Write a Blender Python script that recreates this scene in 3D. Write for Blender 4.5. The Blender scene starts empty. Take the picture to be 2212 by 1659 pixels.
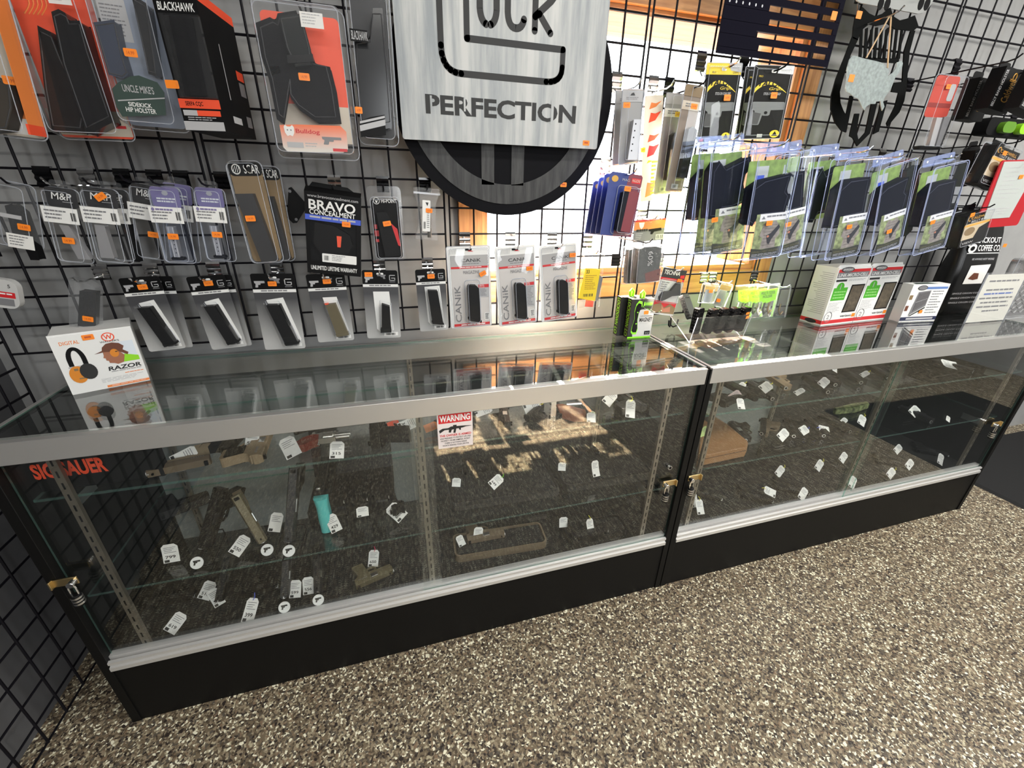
import bpy, bmesh, math, random
from mathutils import Vector, Matrix, Euler
random.seed(7)
C = bpy.context.scene.collection
PI = math.pi
# ------------------------------------------------------------------ camera
FPX, RX, RY, RZ = 899.4961, 1.14447, -0.01886, -0.28054
CAM = Vector((1.0484, -1.3999, 1.4472))
W, H = 2212, 1659
cd = bpy.data.cameras.new('camera'); cam = bpy.data.objects.new('camera', cd); C.objects.link(cam)
cam.location = CAM; cam.rotation_euler = (RX, RY, RZ)
cd.sensor_width = 36; cd.sensor_fit = 'HORIZONTAL'; cd.lens = FPX / W * 36; cd.clip_start = .02
sc = bpy.context.scene; sc.camera = cam
RM = Euler((RX, RY, RZ)).to_matrix()
# ------------------------------------------------------------------ world, sun, lamps, exposure
wd = bpy.data.worlds.new('sky'); sc.world = wd; wd.use_nodes = True
bg = wd.node_tree.nodes['Background']; bg.inputs[0].default_value = (.93, .96, 1, 1); bg.inputs[1].default_value = 6.0
sc.view_settings.view_transform = 'Standard'; sc.view_settings.look = 'None'
sc.view_settings.gamma = 1; sc.view_settings.exposure = 0.0
cy = sc.cycles
cy.max_bounces = 10; cy.diffuse_bounces = 3; cy.glossy_bounces = 4; cy.transmission_bounces = 4; cy.transparent_max_bounces = 40
cy.caustics_reflective = False; cy.caustics_refractive = False; cy.sample_clamp_indirect = 14
cy.use_denoising = True
def lamp(name, kind, loc, rot, energy, col=(1, 1, 1), size=(1, 1), ang=None):
    l = bpy.data.lights.new(name, kind); o = bpy.data.objects.new(name, l); C.objects.link(o)
    o.location = loc; o.rotation_euler = rot; l.energy = energy; l.color = col
    if kind == 'AREA':
        l.shape = 'RECTANGLE'; l.size, l.size_y = size
    if ang is not None: l.angle = ang
    return o
sd = Vector((-.10, -1, -.86)).normalized()
lamp('sun', 'SUN', (2, 4, 4), sd.to_track_quat('-Z', 'Y').to_euler(), 165, (1, .84, .68), ang=.009)
lamp('ceiling_lamp', 'AREA', (2.5, -1.55, 2.86), (0, 0, 0), 46, (1, .98, .93), (2.4, .3))
lamp('ceiling_lamp', 'AREA', (4.5, -1.5, 2.86), (0, 0, 0), 74, (1, .97, .92), (1.2, .3))
lamp('ceiling_lamp', 'AREA', (1.2, -3.2, 2.86), (0, 0, 0), 58, (1, .98, .93), (2.4, .3))
for x_, e_ in ((1.5, 30), (3.3, 34), (5.1, 24)): lamp('shop_front_fill', 'AREA', (x_, -4.5, 1.85), (PI / 2, 0, 0), e_, (.95, .98, 1), (.42, 1.3))  # unseen fill lights added to brighten the wall, standing for windows behind the camera
# ------------------------------------------------------------------ helpers
def U(u, v, ax, val):
    d = RM @ Vector(((u - W / 2) / FPX, -(v - H / 2) / FPX, -1))
    t = (val - CAM[ax]) / d[ax]
    return CAM + d * t
MATS = {}
def mat(name, col, rough=.5, metal=0, spec=.5, emit=0, var=0, bump=0, scale=60, alpha=None):
    if name in MATS: return MATS[name]
    m = bpy.data.materials.new(name); m.use_nodes = True; nt = m.node_tree; b = nt.nodes['Principled BSDF']
    c = (*col, 1) if len(col) == 3 else col
    b.inputs['Base Color'].default_value = c; b.inputs['Roughness'].default_value = rough
    b.inputs['Metallic'].default_value = metal; b.inputs['Specular IOR Level'].default_value = spec
    if emit: b.inputs['Emission Color'].default_value = c; b.inputs['Emission Strength'].default_value = emit
    if var or bump:
        tc = nt.nodes.new('ShaderNodeTexCoord'); n = nt.nodes.new('ShaderNodeTexNoise'); n.inputs['Scale'].default_value = scale; n.inputs['Detail'].default_value = 5
        nt.links.new(tc.outputs['Object'], n.inputs['Vector'])
        if var:
            r = nt.nodes.new('ShaderNodeValToRGB'); nt.links.new(n.outputs[0], r.inputs[0])
            r.color_ramp.elements[0].position = .3; r.color_ramp.elements[1].position = .7
            r.color_ramp.elements[0].color = tuple(x * (1 - var) for x in c[:3]) + (1,)
            r.color_ramp.elements[1].color = tuple(min(1, x * (1 + var)) for x in c[:3]) + (1,)
            nt.links.new(r.outputs[0], b.inputs['Base Color'])
        if bump:
            bp = nt.nodes.new('ShaderNodeBump'); bp.inputs['Strength'].default_value = bump; bp.inputs['Distance'].default_value = .002
            nt.links.new(n.outputs[0], bp.inputs['Height']); nt.links.new(bp.outputs[0], b.inputs['Normal'])
    MATS[name] = m; return m
def clear(name, tint=(1, 1, 1), haze=.010, rough=.04, r0=.024, hazecol=(.8, .82, .85), wob=0):
    """thin clear plastic or glass: transmits straight, mirrors by angle, a little haze"""
    if name in MATS: return MATS[name]
    m = bpy.data.materials.new(name); m.use_nodes = True; nt = m.node_tree; nt.nodes.clear(); N = nt.nodes.new; L = nt.links.new
    o = N('ShaderNodeOutputMaterial'); t = N('ShaderNodeBsdfTransparent'); t.inputs[0].default_value = (*tint, 1)
    g = N('ShaderNodeBsdfGlossy'); g.inputs['Roughness'].default_value = rough; g.inputs[0].default_value = (1, 1, 1, 1)
    lw = N('ShaderNodeLayerWeight'); lw.inputs[0].default_value = .5; pw = N('ShaderNodeMath'); pw.operation = 'POWER'; pw.inputs[1].default_value = 5; L(lw.outputs['Facing'], pw.inputs[0])
    f = N('ShaderNodeMath'); f.operation = 'MULTIPLY_ADD'; L(pw.outputs[0], f.inputs[0]); f.inputs[1].default_value = 1 - r0; f.inputs[2].default_value = r0
    x = N('ShaderNodeMixShader'); L(f.outputs[0], x.inputs[0]); L(t.outputs[0], x.inputs[1]); L(g.outputs[0], x.inputs[2])
    if wob:
        n = N('ShaderNodeTexNoise'); n.inputs['Scale'].default_value = 45; bp = N('ShaderNodeBump'); bp.inputs['Strength'].default_value = wob; bp.inputs['Distance'].default_value = .004
        L(n.outputs[0], bp.inputs['Height']); L(bp.outputs[0], g.inputs['Normal']); L(bp.outputs[0], lw.inputs['Normal'])
    d = N('ShaderNodeBsdfDiffuse'); d.inputs[0].default_value = (*hazecol, 1)
    y = N('ShaderNodeMixShader'); y.inputs[0].default_value = haze; L(x.outputs[0], y.inputs[1]); L(d.outputs[0], y.inputs[2])
    L(y.outputs[0], o.inputs[0]); MATS[name] = m; return m
# -- shared materials
BLK = mat('black_plastic', (.0045, .0045, .005), .5, spec=.16); DARK = mat('dark_grey', (.024, .024, .026), .5)
BLKG = mat('black_gloss', (.004, .004, .005), .18); BLKM = mat('black_matte', (.003, .003, .0035), .8, spec=.2)
LAM = mat('black_laminate', (.0042, .004, .0038), .55, spec=.2, bump=.1, scale=300)
NAVY = mat('navy_kydex', (.003, .004, .009), .6, spec=.06); CLOTH = mat('black_nylon', (.005, .005, .0065), .85, spec=.15, bump=.5, scale=900)
WHITE = mat('white_print', (.82, .82, .80), .5); PAPER = mat('white_paper', (.80, .79, .76), .7); LGREY = mat('light_grey', (.45, .45, .46), .5)
GREY = mat('mid_grey', (.2, .2, .21), .5); INK = mat('grey_ink', (.25, .25, .26), .6); BINK = mat('black_ink', (.015, .015, .015), .6)
ORANGE = mat('orange_sticker', (1, .26, .015), .55); ORED = mat('orange_red_card', (.85, .085, .03), .5); RED = mat('red_print', (.62, .02, .025), .5)
ORG2 = mat('orange_card', (.86, .25, .06), .5); BEIGE = mat('beige_card', (.62, .55, .45), .5); TAN = mat('tan_polymer', (.30, .235, .15), .55); BROWN = mat('brown_card', (.23, .155, .075), .5)
OLIVE = mat('olive_polymer', (.115, .095, .05), .55); GREEN = mat('lime_green', (.22, .72, .03), .5); DGREEN = mat('dark_green_card', (.03, .055, .045), .5)
BLUE = mat('blue_print', (.05, .10, .55), .5); YEL = mat('yellow_print', (.85, .62, .02), .5); GOLD = mat('gold_print', (.62, .36, .06), .5)
STEEL = mat('steel', (.62, .62, .62), .28, 1); CHROME = mat('chrome', (.8, .8, .8), .12, 1); ALU = mat('brushed_aluminium', (.61, .60, .58), .42, .75)
BRASS = mat('brass', (.75, .58, .3), .3, 1); WIREB = mat('black_wire', (.006, .0055, .008), .5, spec=.15); TEAL = mat('teal_grip', (.10, .52, .50), .5)
TWINE = mat('jute_twine', (.62, .45, .27), .8); LEATH = mat('brown_leather', (.25, .125, .05), .55, bump=.3, scale=400); WOODG = mat('red_wood_grip', (.16, .02, .015), .25)
CLR = clear('clear_plastic'); CLRB = clear('bluish_plastic', (.93, .95, 1), .014, hazecol=(.6, .68, .95)); CLRH = clear('hazy_plastic', (1, 1, 1), .035, .12)
BAGM = clear('crinkled_bag', (1, 1, 1), .06, .08, wob=.5); ACR = clear('acrylic', (1, 1, 1), .012, .03)
EDGE = clear('plastic_rim', (.92, .94, .96), .42, .1, hazecol=(.75, .78, .85)); EDGEB = clear('blue_rim', (.88, .92, 1), .45, .1, hazecol=(.62, .7, .98)); TABC = clear('blue_tab', (.85, .9, 1), .22, .1, hazecol=(.55, .64, .98))  # white highlights along plastic edges put into the pale rim haze
GLASS = clear('glass', (.985, .995, .99), 0.002, .0, .058, (.6, .75, .7)); GLASST = clear('counter_glass', (.985, .995, .99), .004, .0, .085, (.6, .72, .68)); GEDGE = clear('glass_edge', (.55, .85, .75), .10, .1, .05, (.35, .62, .55))

TXT = {}
def glyphs(s, bold=0, shear=0):
    k = (s, bold, shear)
    if k in TXT: return TXT[k]
    cu = bpy.data.curves.new('t', 'FONT'); cu.body = s; cu.resolution_u = 3; cu.fill_mode = 'FRONT'; cu.shear = shear; cu.offset = bold * .55
    o = bpy.data.objects.new('t', cu); me = o.to_mesh()
    v = [(p.co.x, p.co.y) for p in me.vertices]; f = [tuple(p.vertices) for p in me.polygons]
    o.to_mesh_clear(); bpy.data.objects.remove(o); bpy.data.curves.remove(cu)
    x0 = min(p[0] for p in v); x1 = max(p[0] for p in v); y0 = min(p[1] for p in v); y1 = max(p[1] for p in v)
    v = [((p[0] - x0) / (x1 - x0), (p[1] - y0) / (y1 - y0)) for p in v]
    TXT[k] = (v, f, (x1 - x0) / (y1 - y0)); return TXT[k]
def rrect(w, h, r, n=4):
    r = min(r, w / 2 - 1e-5, h / 2 - 1e-5); p = []
    for cx, cz, a in ((w / 2 - r, h / 2 - r, 0), (-w / 2 + r, h / 2 - r, 90), (-w / 2 + r, -h / 2 + r, 180), (w / 2 - r, -h / 2 + r, 270)):
        for i in range(n + 1):
            t = math.radians(a + 90 * i / n); p.append((cx + r * math.cos(t), cz + r * math.sin(t)))
    return p
class MB:
    """collects shapes (several materials) and links them as ONE mesh object; local x right, y away from the viewer, z up"""
    def __init__(s, M=None): s.v = []; s.f = []; s.fm = []; s.ms = []; s.M = M
    def mi(s, m):
        if m not in s.ms: s.ms.append(m)
        return s.ms.index(m)
    def add(s, vs, fs, m):
        b = len(s.v)
        s.v += [tuple(s.M @ Vector(p)) if s.M else tuple(p) for p in vs]; i = s.mi(m)
        for f in fs: s.f.append(tuple(b + k for k in f)); s.fm.append(i)
    def box(s, x0, x1, y0, y1, z0, z1, m):
        s.add([(x0, y0, z0), (x1, y0, z0), (x1, y1, z0), (x0, y1, z0), (x0, y0, z1), (x1, y0, z1), (x1, y1, z1), (x0, y1, z1)],
              [(0, 3, 2, 1), (4, 5, 6, 7), (0, 1, 5, 4), (1, 2, 6, 5), (2, 3, 7, 6), (3, 0, 4, 7)], m)
    def prism(s, pts, y0, y1, m, side=None):
        """outline in x,z extruded from y0 (front) to y1"""
        n = len(pts); a = sum(pts[i][0] * pts[(i + 1) % n][1] - pts[(i + 1) % n][0] * pts[i][1] for i in range(n))
        if a < 0: pts = pts[::-1]
        vs = [(x, y0, z) for x, z in pts] + [(x, y1, z) for x, z in pts]
        s.add(vs, [tuple(range(n)), tuple(range(2 * n - 1, n - 1, -1))], m)
        s.add(vs, [(i, n + i, n + (i + 1) % n, (i + 1) % n) for i in range(n)], side or m)
    def poly(s, pts, y, m):
        n = len(pts); a = sum(pts[i][0] * pts[(i + 1) % n][1] - pts[(i + 1) % n][0] * pts[i][1] for i in range(n))
        if a < 0: pts = pts[::-1]
        s.add([(x, y, z) for x, z in pts], [tuple(range(n))], m)
    def rect(s, x0, x1, z0, z1, y, m): s.poly([(x0, z0), (x1, z0), (x1, z1), (x0, z1)], y, m)
    def rr(s, cx, cz, w, h, r, y0, y1, m, side=None): s.prism([(cx + x, cz + z) for x, z in rrect(w, h, r)], y0, y1, m, side)
    def ell(s, cx, cz, rx, rz, y, m, n=20): s.poly([(cx + rx * math.cos(i * 2 * PI / n), cz + rz * math.sin(i * 2 * PI / n)) for i in range(n)], y, m)
    def loft(s, secs, m, cap0=True, cap1=True):
        n = len(secs[0]); vs = [p for q in secs for p in q]; fs = []
        for k in range(len(secs) - 1):
            for i in range(n): a = k * n + i; b = k * n + (i + 1) % n; fs.append((a, b, b + n, a + n))
        if cap0: fs.append(tuple(range(n - 1, -1, -1)))
        if cap1: fs.append(tuple(range((len(secs) - 1) * n, len(secs) * n)))
        s.add(vs, fs, m)
    def shell(s, cx, cz, w, h, d, y, m, r=.008, taper=.006, rim=None):
        """blister bubble standing d proud of plane y, no back"""
        a = [(cx + x, y, cz + z) for x, z in rrect(w, h, r)]
        b = [(cx + x, y - d * .8, cz + z) for x, z in rrect(w - taper, h - taper, r)]
        c = [(cx + x, y - d, cz + z) for x, z in rrect(w - taper * 1.7 - .003, h - taper * 1.7 - .003, r * .8)]
        s.loft([a, b, c], m, cap0=False)
        if rim:
            s.tube([(p[0], y - .0008, p[2]) for p in a], .0011, rim, 5, closed=True)
            s.tube([(p[0], p[1], p[2]) for p in c], .0007, rim, 5, closed=True)
    def tube(s, path, r, m, n=6, closed=False, caps=True):
        P = [Vector(p) for p in path]; k = len(P); secs = []; up = None
        for i in range(k):
            if closed: t = P[(i + 1) % k] - P[i - 1]
            else: t = P[min(i + 1, k - 1)] - P[max(i - 1, 0)]
            t.normalize()
            if up is None: up = Vector((0, 0, 1)) if abs(t.z) < .9 else Vector((1, 0, 0))
            a = t.cross(up)
            if a.length < 1e-4: a = t.orthogonal()
            a.normalize(); b = a.cross(t).normalized(); up = b
            rr = r[i] if isinstance(r, (list, tuple)) else r
            secs.append([tuple(P[i] + a * (rr * math.cos(j * 2 * PI / n)) + b * (rr * math.sin(j * 2 * PI / n))) for j in range(n)])
        if closed: secs.append(secs[0])
        s.loft(secs, m, caps and not closed, caps and not closed)
    def text(s, t, x0, x1, z0, z1, y, m, bold=0, shear=0, keep=False, rot=0):
        v, f, asp = glyphs(t, bold, shear); w = x1 - x0; h = z1 - z0
        if keep: w = min(w, h * asp); cx = (x0 + x1) / 2; x0 = cx - w / 2
        pts = []
        for a, b in v:
            if rot == 90: pts.append((x1 - b * (x1 - x0), y, z0 + a * h))
            elif rot == -90: pts.append((x0 + b * (x1 - x0), y, z1 - a * h))
            else: pts.append((x0 + a * w, y, z0 + b * h))
        s.add(pts, f, m)
    def lines(s, x0, x1, z0, z1, n, y, m, fill=.45, ragged=.35, seed=1):
        R = random.Random(seed); st = (z1 - z0) / n
        for i in range(n):
            z = z1 - i * st; e = x1 - (x1 - x0) * ragged * R.random(); x = x0
            while x < e:
                w = min(e - x, (x1 - x0) * R.uniform(.08, .25)); s.rect(x, x + w, z - st * fill, z, y, m); x += w + (x1 - x0) * .025
    def bars(s, x0, x1, z0, z1, y, n=14, bgm=None, m=None, seed=3):
        R = random.Random(seed)
        if bgm: s.rect(x0, x1, z0, z1, y, bgm)
        p = (x1 - x0) * .06; w = (x1 - x0 - 2 * p) / n
        for i in range(n):
            k = R.uniform(.25, .8); s.rect(x0 + p + i * w, x0 + p + i * w + w * k, z0 + (z1 - z0) * .12, z1 - (z1 - z0) * .12, y - .0003, m or BINK)
    def build(s, name, parent=None, loc=(0, 0, 0), rot=(0, 0, 0), bevel=0, smooth=True, seg=2):
        me = bpy.data.meshes.new(name); me.from_pydata(s.v, [], s.f)
        for m in s.ms: me.materials.append(m)
        me.polygons.foreach_set('material_index', s.fm)
        if smooth:
            me.polygons.foreach_set('use_smooth', [True] * len(me.polygons)); me.set_sharp_from_angle(angle=math.radians(35))
        me.validate(); me.update()
        o = bpy.data.objects.new(name, me); C.objects.link(o); o.location = loc; o.rotation_euler = rot
        if parent: o.parent = parent
        if bevel:
            b = o.modifiers.new('bevel', 'BEVEL'); b.width = bevel; b.segments = seg; b.limit_method = 'ANGLE'; b.angle_limit = math.radians(40)
        return o
def tag(o, label, cat, group=None):
    o['label'] = label; o['category'] = cat
    if group: o['group'] = group
    return o
def thing(name, label, cat, loc=(0, 0, 0), rot=(0, 0, 0), group=None):
    o = bpy.data.objects.new(name, None); C.objects.link(o); o.empty_display_size = .05
    o.location = loc; o.rotation_euler = rot; return tag(o, label, cat, group)
def struct(o): o['kind'] = 'structure'; return o
# ------------------------------------------------------------------ the setting
S = .0762; GAP = .0154; Z0 = 1.4828
def gx(k, i): return k * (8 * S + GAP) + i * S
def gz(j): return Z0 - j * S
WY = .10                                   # face of the back wall
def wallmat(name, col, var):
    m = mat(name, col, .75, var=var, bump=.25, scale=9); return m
WALL = wallmat('painted_wall', (.33, .33, .325), .07); WALLD = wallmat('painted_wall_shaded', (.12, .12, .125), .1)  # WALLD: shadow beside the case put into a darker wall colour
def flake():
    m = bpy.data.materials.new('epoxy_flake_floor'); m.use_nodes = True; nt = m.node_tree; N = nt.nodes.new; L = nt.links.new; b = nt.nodes['Principled BSDF']
    tc = N('ShaderNodeTexCoord'); nz = N('ShaderNodeTexNoise'); nz.inputs['Scale'].default_value = 90; nz.inputs['Detail'].default_value = 2
    ad = N('ShaderNodeVectorMath'); ad.operation = 'MULTIPLY_ADD'; ad.inputs[1].default_value = (.012, .012, 0)
    L(tc.outputs['Object'], nz.inputs['Vector']); L(nz.outputs['Color'], ad.inputs[0]); L(tc.outputs['Object'], ad.inputs[2])
    vo = N('ShaderNodeTexVoronoi'); vo.inputs['Scale'].default_value = 190; vo.inputs['Randomness'].default_value = 1; L(ad.outputs[0], vo.inputs['Vector'])
    sp = N('ShaderNodeSeparateColor'); L(vo.outputs['Color'], sp.inputs[0]); r = N('ShaderNodeValToRGB'); r.color_ramp.interpolation = 'CONSTANT'; L(sp.outputs[0], r.inputs[0])
    cols = [(0, (.035, .026, .022)), (.13, (.10, .076, .050)), (.30, (.19, .147, .095)), (.50, (.31, .25, .168)), (.66, (.115, .098, .076)), (.77, (.48, .42, .285)), (.87, (.90, .86, .66)), (.95, (.24, .165, .105))]
    e = r.color_ramp.elements
    for i, (p, c) in enumerate(cols):
        el = e[i] if i < 2 else e.new(p)
        el.position = p; el.color = (*c, 1)
    L(r.outputs[0], b.inputs['Base Color']); b.inputs['Roughness'].default_value = .42; b.inputs['Specular IOR Level'].default_value = .35
    bp = N('ShaderNodeBump'); bp.inputs['Strength'].default_value = .25; bp.inputs['Distance'].default_value = .001; L(sp.outputs[1], bp.inputs['Height']); L(bp.outputs[0], b.inputs['Normal'])
    return m
def wood(name, c0, c1, along='X', rough=.5):
    m = bpy.data.materials.new(name); m.use_nodes = True; nt = m.node_tree; N = nt.nodes.new; L = nt.links.new; b = nt.nodes['Principled BSDF']
    tc = N('ShaderNodeTexCoord'); mp = N('ShaderNodeMapping'); mp.inputs['Scale'].default_value = (3, 40, 40) if along == 'X' else (40, 40, 3)
    n = N('ShaderNodeTexNoise'); n.inputs['Scale'].default_value = 1.4; n.inputs['Detail'].default_value = 6; n.inputs['Distortion'].default_value = 1
    r = N('ShaderNodeValToRGB'); r.color_ramp.elements[0].color = (*c0, 1); r.color_ramp.elements[1].color = (*c1, 1); r.color_ramp.elements[0].position = .35; r.color_ramp.elements[1].position = .65
    L(tc.outputs['Object'], mp.inputs[0]); L(mp.outputs[0], n.inputs['Vector']); L(n.outputs[0], r.inputs[0]); L(r.outputs[0], b.inputs['Base Color']); b.inputs['Roughness'].default_value = rough
    return m
PINE = wood('stained_pine', (.42, .17, .055), (.62, .30, .11)); PINEV = wood('stained_pine_upright', (.42, .17, .055), (.62, .30, .11), 'Z')
b = MB(); b.box(-.06, 6.6, -4.6, .35, -.05, 0, flake()); struct(b.build('floor'))
# back wall with the window opening x 1.374..2.57, z 1.17..1.99
WX0, WX1, WZ0, WZ1 = 1.374, 2.572, 1.175, 1.99
b = MB()
for x0, x1, z0, z1 in ((-.06, WX0, 0, 3), (WX1, 6.6, 0, 3), (WX0, WX1, 0, WZ0), (WX0, WX1, WZ1, 3)): b.box(x0, x1, WY, WY + .2, z0, z1, WALL)
struct(b.build('wall_back', smooth=False))
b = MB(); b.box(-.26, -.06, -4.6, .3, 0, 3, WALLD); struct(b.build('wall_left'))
b = MB(); b.box(6.6, 6.8, -4.6, .3, 0, 3, WALL); struct(b.build('wall_right'))
b = MB(); b.box(-.26, 6.8, -4.8, -4.6, 0, 3, WALLD); struct(b.build('wall_front'))
b = MB(); b.box(-.26, 6.8, -4.8, .3, 3, 3.1, mat('ceiling_paint', (.35, .35, .35), .8)); struct(b.build('ceiling'))
# window: pine casing, reveals and sill, glass pane
b = MB()
b.box(WX0 - .082, WX0, WY - .018, WY, WZ0 - .09, WZ1 + .09, PINEV); b.box(WX1, WX1 + .082, WY - .018, WY, WZ0 - .09, WZ1 + .09, PINEV)
b.box(WX0, WX1, WY - .018, WY, WZ1, WZ1 + .09, PINE); b.box(WX0, WX1, WY - .018, WY, WZ0 - .09, WZ0, PINE)
w = struct(b.build('window_1', bevel=.002))
b = MB(); b.box(WX0, WX1, WY, WY + .2, WZ0, WZ0 + .02, PINE); b.box(WX0, WX1, WY, WY + .2, WZ1 - .02, WZ1, PINE)
b.box(WX0, WX0 + .02, WY, WY + .2, WZ0 + .02, WZ1 - .02, PINEV); b.box(WX1 - .02, WX1, WY, WY + .2, WZ0 + .02, WZ1 - .02, PINEV); b.build('window_reveal', w)
b = MB(); b.box(WX0 + .02, WX1 - .02, WY + .15, WY + .156, WZ0 + .02, WZ1 - .02, GLASS); b.build('window_glass', w)
po = lamp('window_portal', 'AREA', ((WX0 + WX1) / 2, WY + .19, (WZ0 + WZ1) / 2), (-PI / 2, 0, 0), 1, size=(WX1 - WX0, WZ1 - WZ0)); po.data.cycles.is_portal = True
# grid wall panels
GZT = gz(-12); GZB = gz(6); WR = .0031
def grid_panel(name, label, horiz, vert):
    b = MB()
    for a, c in horiz + vert: b.tube([a, c], WR, WIREB, 6)
    return tag(b.build(name), label, 'grid panel', 'black wire grid panels on the walls')
gl = ['black wire grid panel nearest the left corner, behind the {} packs', 'black wire grid panel second from the left corner, behind the small parts bag',
      'black wire grid panel third from the left corner, under the round sign', 'black wire grid panel in front of the right half of the window',
      'black wire grid panel behind the silver map ornament', 'black wire grid panel furthest right on the back wall, behind the belly bands']
gl[0] = 'black wire grid panel on the back wall in the left corner'
for k in range(6):
    i0 = 1 if k == 0 else 0; xs = .040 if k == 0 else gx(k, 0)
    grid_panel('grid_panel', gl[k], [((xs, 0, gz(j)), (gx(k, 8), 0, gz(j))) for j in range(-12, 7)],
               [((gx(k, i), -.003, GZB), (gx(k, i), -.003, GZT)) for i in range(i0, 9)])
LX = .036
zr = [.9856 - S * k for k in range(-14, 13)]
grid_panel('grid_panel', 'black wire grid panel on the left wall beside the display case', [((LX, -1.3, z), (LX, 0, z)) for z in zr],
           [((LX + .003, -S * i, min(zr)), (LX + .003, -S * i, max(zr))) for i in range(18)])
# floor mat by the right wall
b = MB(); b.prism([(4.12, 0), (4.135, .012), (5.6, .012), (5.6, 0)], -1.4, .02, mat('rubber_mat', (.006, .006, .0065), .75, bump=.6, scale=350))
tag(b.build('floor_mat'), 'black rubber floor mat beyond the far end of the display cases', 'mat')
# ------------------------------------------------------------------ the two display cases
YF, YB = -.414, .088; ZT = .965
def display_case(label, x0, x1, shelves, posts, backs, name='display_case'):
    t = thing(name, label, 'display case', ((x0 + x1) / 2, 0, 0), group='glass display cases along the wall'); ox = (x0 + x1) / 2
    def B(): return MB(Matrix.Translation((-ox, 0, 0)))
    e = .022
    b = B(); b.box(x0 + e, x1 - e, YF + .004, YB, 0, .235, LAM); b.build('base', t)
    for xa in (x0, x1 - e):
        b = B(); b.box(xa, xa + e, YF, YB, 0, ZT - .004, LAM); b.build('end_panel', t, bevel=.001)
    b = B(); b.box(x0 + e, x1 - e, YF + .035, YB - .012, .235, .245, mat('deck_felt', (.006, .006, .006), .95)); b.build('deck', t)
    for xa, xb, m in backs:
        b = B(); b.box(max(xa, x0 + e), min(xb, x1 - e), YB - .012, YB, .245, .94, m); b.build('back_panel', t)
    prof = [(YF - .004, .237), (YF - .004, .250), (YF + .002, .252), (YF + .002, .258), (YF - .002, .260), (YF - .002, .268), (YF + .006, .270), (YF + .006, .262), (YF + .012, .262), (YF + .012, .278), (YF + .030, .278), (YF + .030, .237)]
    b = B(); n = len(prof); xa, xb = x0 + e, x1 - e
    b.loft([[(xa, y, z) for y, z in prof], [(xb, y, z) for y, z in prof]], mat('bright_aluminium', (.78, .77, .75), .38, .6)); b.build('bottom_track', t, smooth=False)
    b = B(); b.box(x0 + .004, x1 - e * .5, YF - .004, YF + .014, .912, ZT, ALU); b.build('front_rail', t, bevel=.0012)
    b = B(); b.box(x0 + .014, x1 - .014, YF + .014, YF + .036, ZT - .0095, ZT - .0066, MATS['bright_aluminium']); b.build('glass_ledge', t)
    for xa in (x0 + .002, x1 - .012):
        b = B(); b.box(xa, xa + .010, YF + .014, YB, ZT - .012, ZT + .0005, ALU); b.build('side_trim', t)
    b = B(); b.box(x0 + e, x1 - e, YB - .05, YB, .905, ZT - .007, ALU); b.build('rear_rail', t)
    def pane(nm, xa, xb, ya, yb, za, zb, thin):
        b = B(); a = [(xa, ya, za), (xb, ya, za), (xb, yb, za), (xa, yb, za), (xa, ya, zb), (xb, ya, zb), (xb, yb, zb), (xa, yb, zb)]
        F = {'z': [(0, 3, 2, 1), (4, 5, 6, 7)], 'y': [(0, 1, 5, 4), (2, 3, 7, 6)], 'x': [(1, 2, 6, 5), (3, 0, 4, 7)]}
        b.add(a, F[thin], GLASST if nm == 'top_glass' else GLASS)
        for k in 'xyz':
            if k != thin: b.add(a, F[k], GEDGE)
        return b.build(nm, t, smooth=False)
    pane('top_glass', x0 + .012, x1 - .012, YF + .014, YB - .035, ZT - .006, ZT, 'z')
    xm = posts[1]
    pane('sliding_door', x0 + e + .002, xm + .03, YF + .020, YF + .025, .264, .912, 'y')
    pane('sliding_door', xm - .03, x1 - e - .002, YF + .008, YF + .013, .264, .912, 'y')
    for z in shelves: pane('glass_shelf', x0 + e + .004, x1 - e - .004, -.372, YB - .02, z - .007, z, 'z')
    for x in posts:
        for y in (YF + .032, YB - .034):
            b = B(); b.box(x - .009, x + .009, y, y + .010, .246, .912, mat('slotted_standard', (.24, .21, .17), .4, .7))
            for i in range(20): b.rect(x - .002, x + .002, .27 + i * .032, .288 + i * .032, y - .0004, BLKM)
            b.build('upright', t, smooth=False)
    for z in shelves:
        for x in posts:
            b = B(); b.prism([(x - .002, z - .035), (x + .002, z - .035), (x + .002, z - .0075), (x - .002, z - .0075)], -.371, -.30, STEEL); b.build('shelf_bracket', t)
    return t
GP = mat('grey_back_panel', (.21, .22, .215), .7); BP = mat('black_back_panel', (.008, .008, .008), .7)
display_case('black framed glass display case in the left half, under the round sign', .19, 1.988, (.79, .48), (.29, 1.09, 1.88), ((.19, 1.09, GP), (1.09, 1.99, BP)))
display_case('black framed glass display case in the right half, under the white camera boxes', 1.992, 3.79, (.766, .535), (2.08, 2.9, 3.66), ((1.99, 2.9, GP), (2.9, 3.8, BP)))
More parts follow.
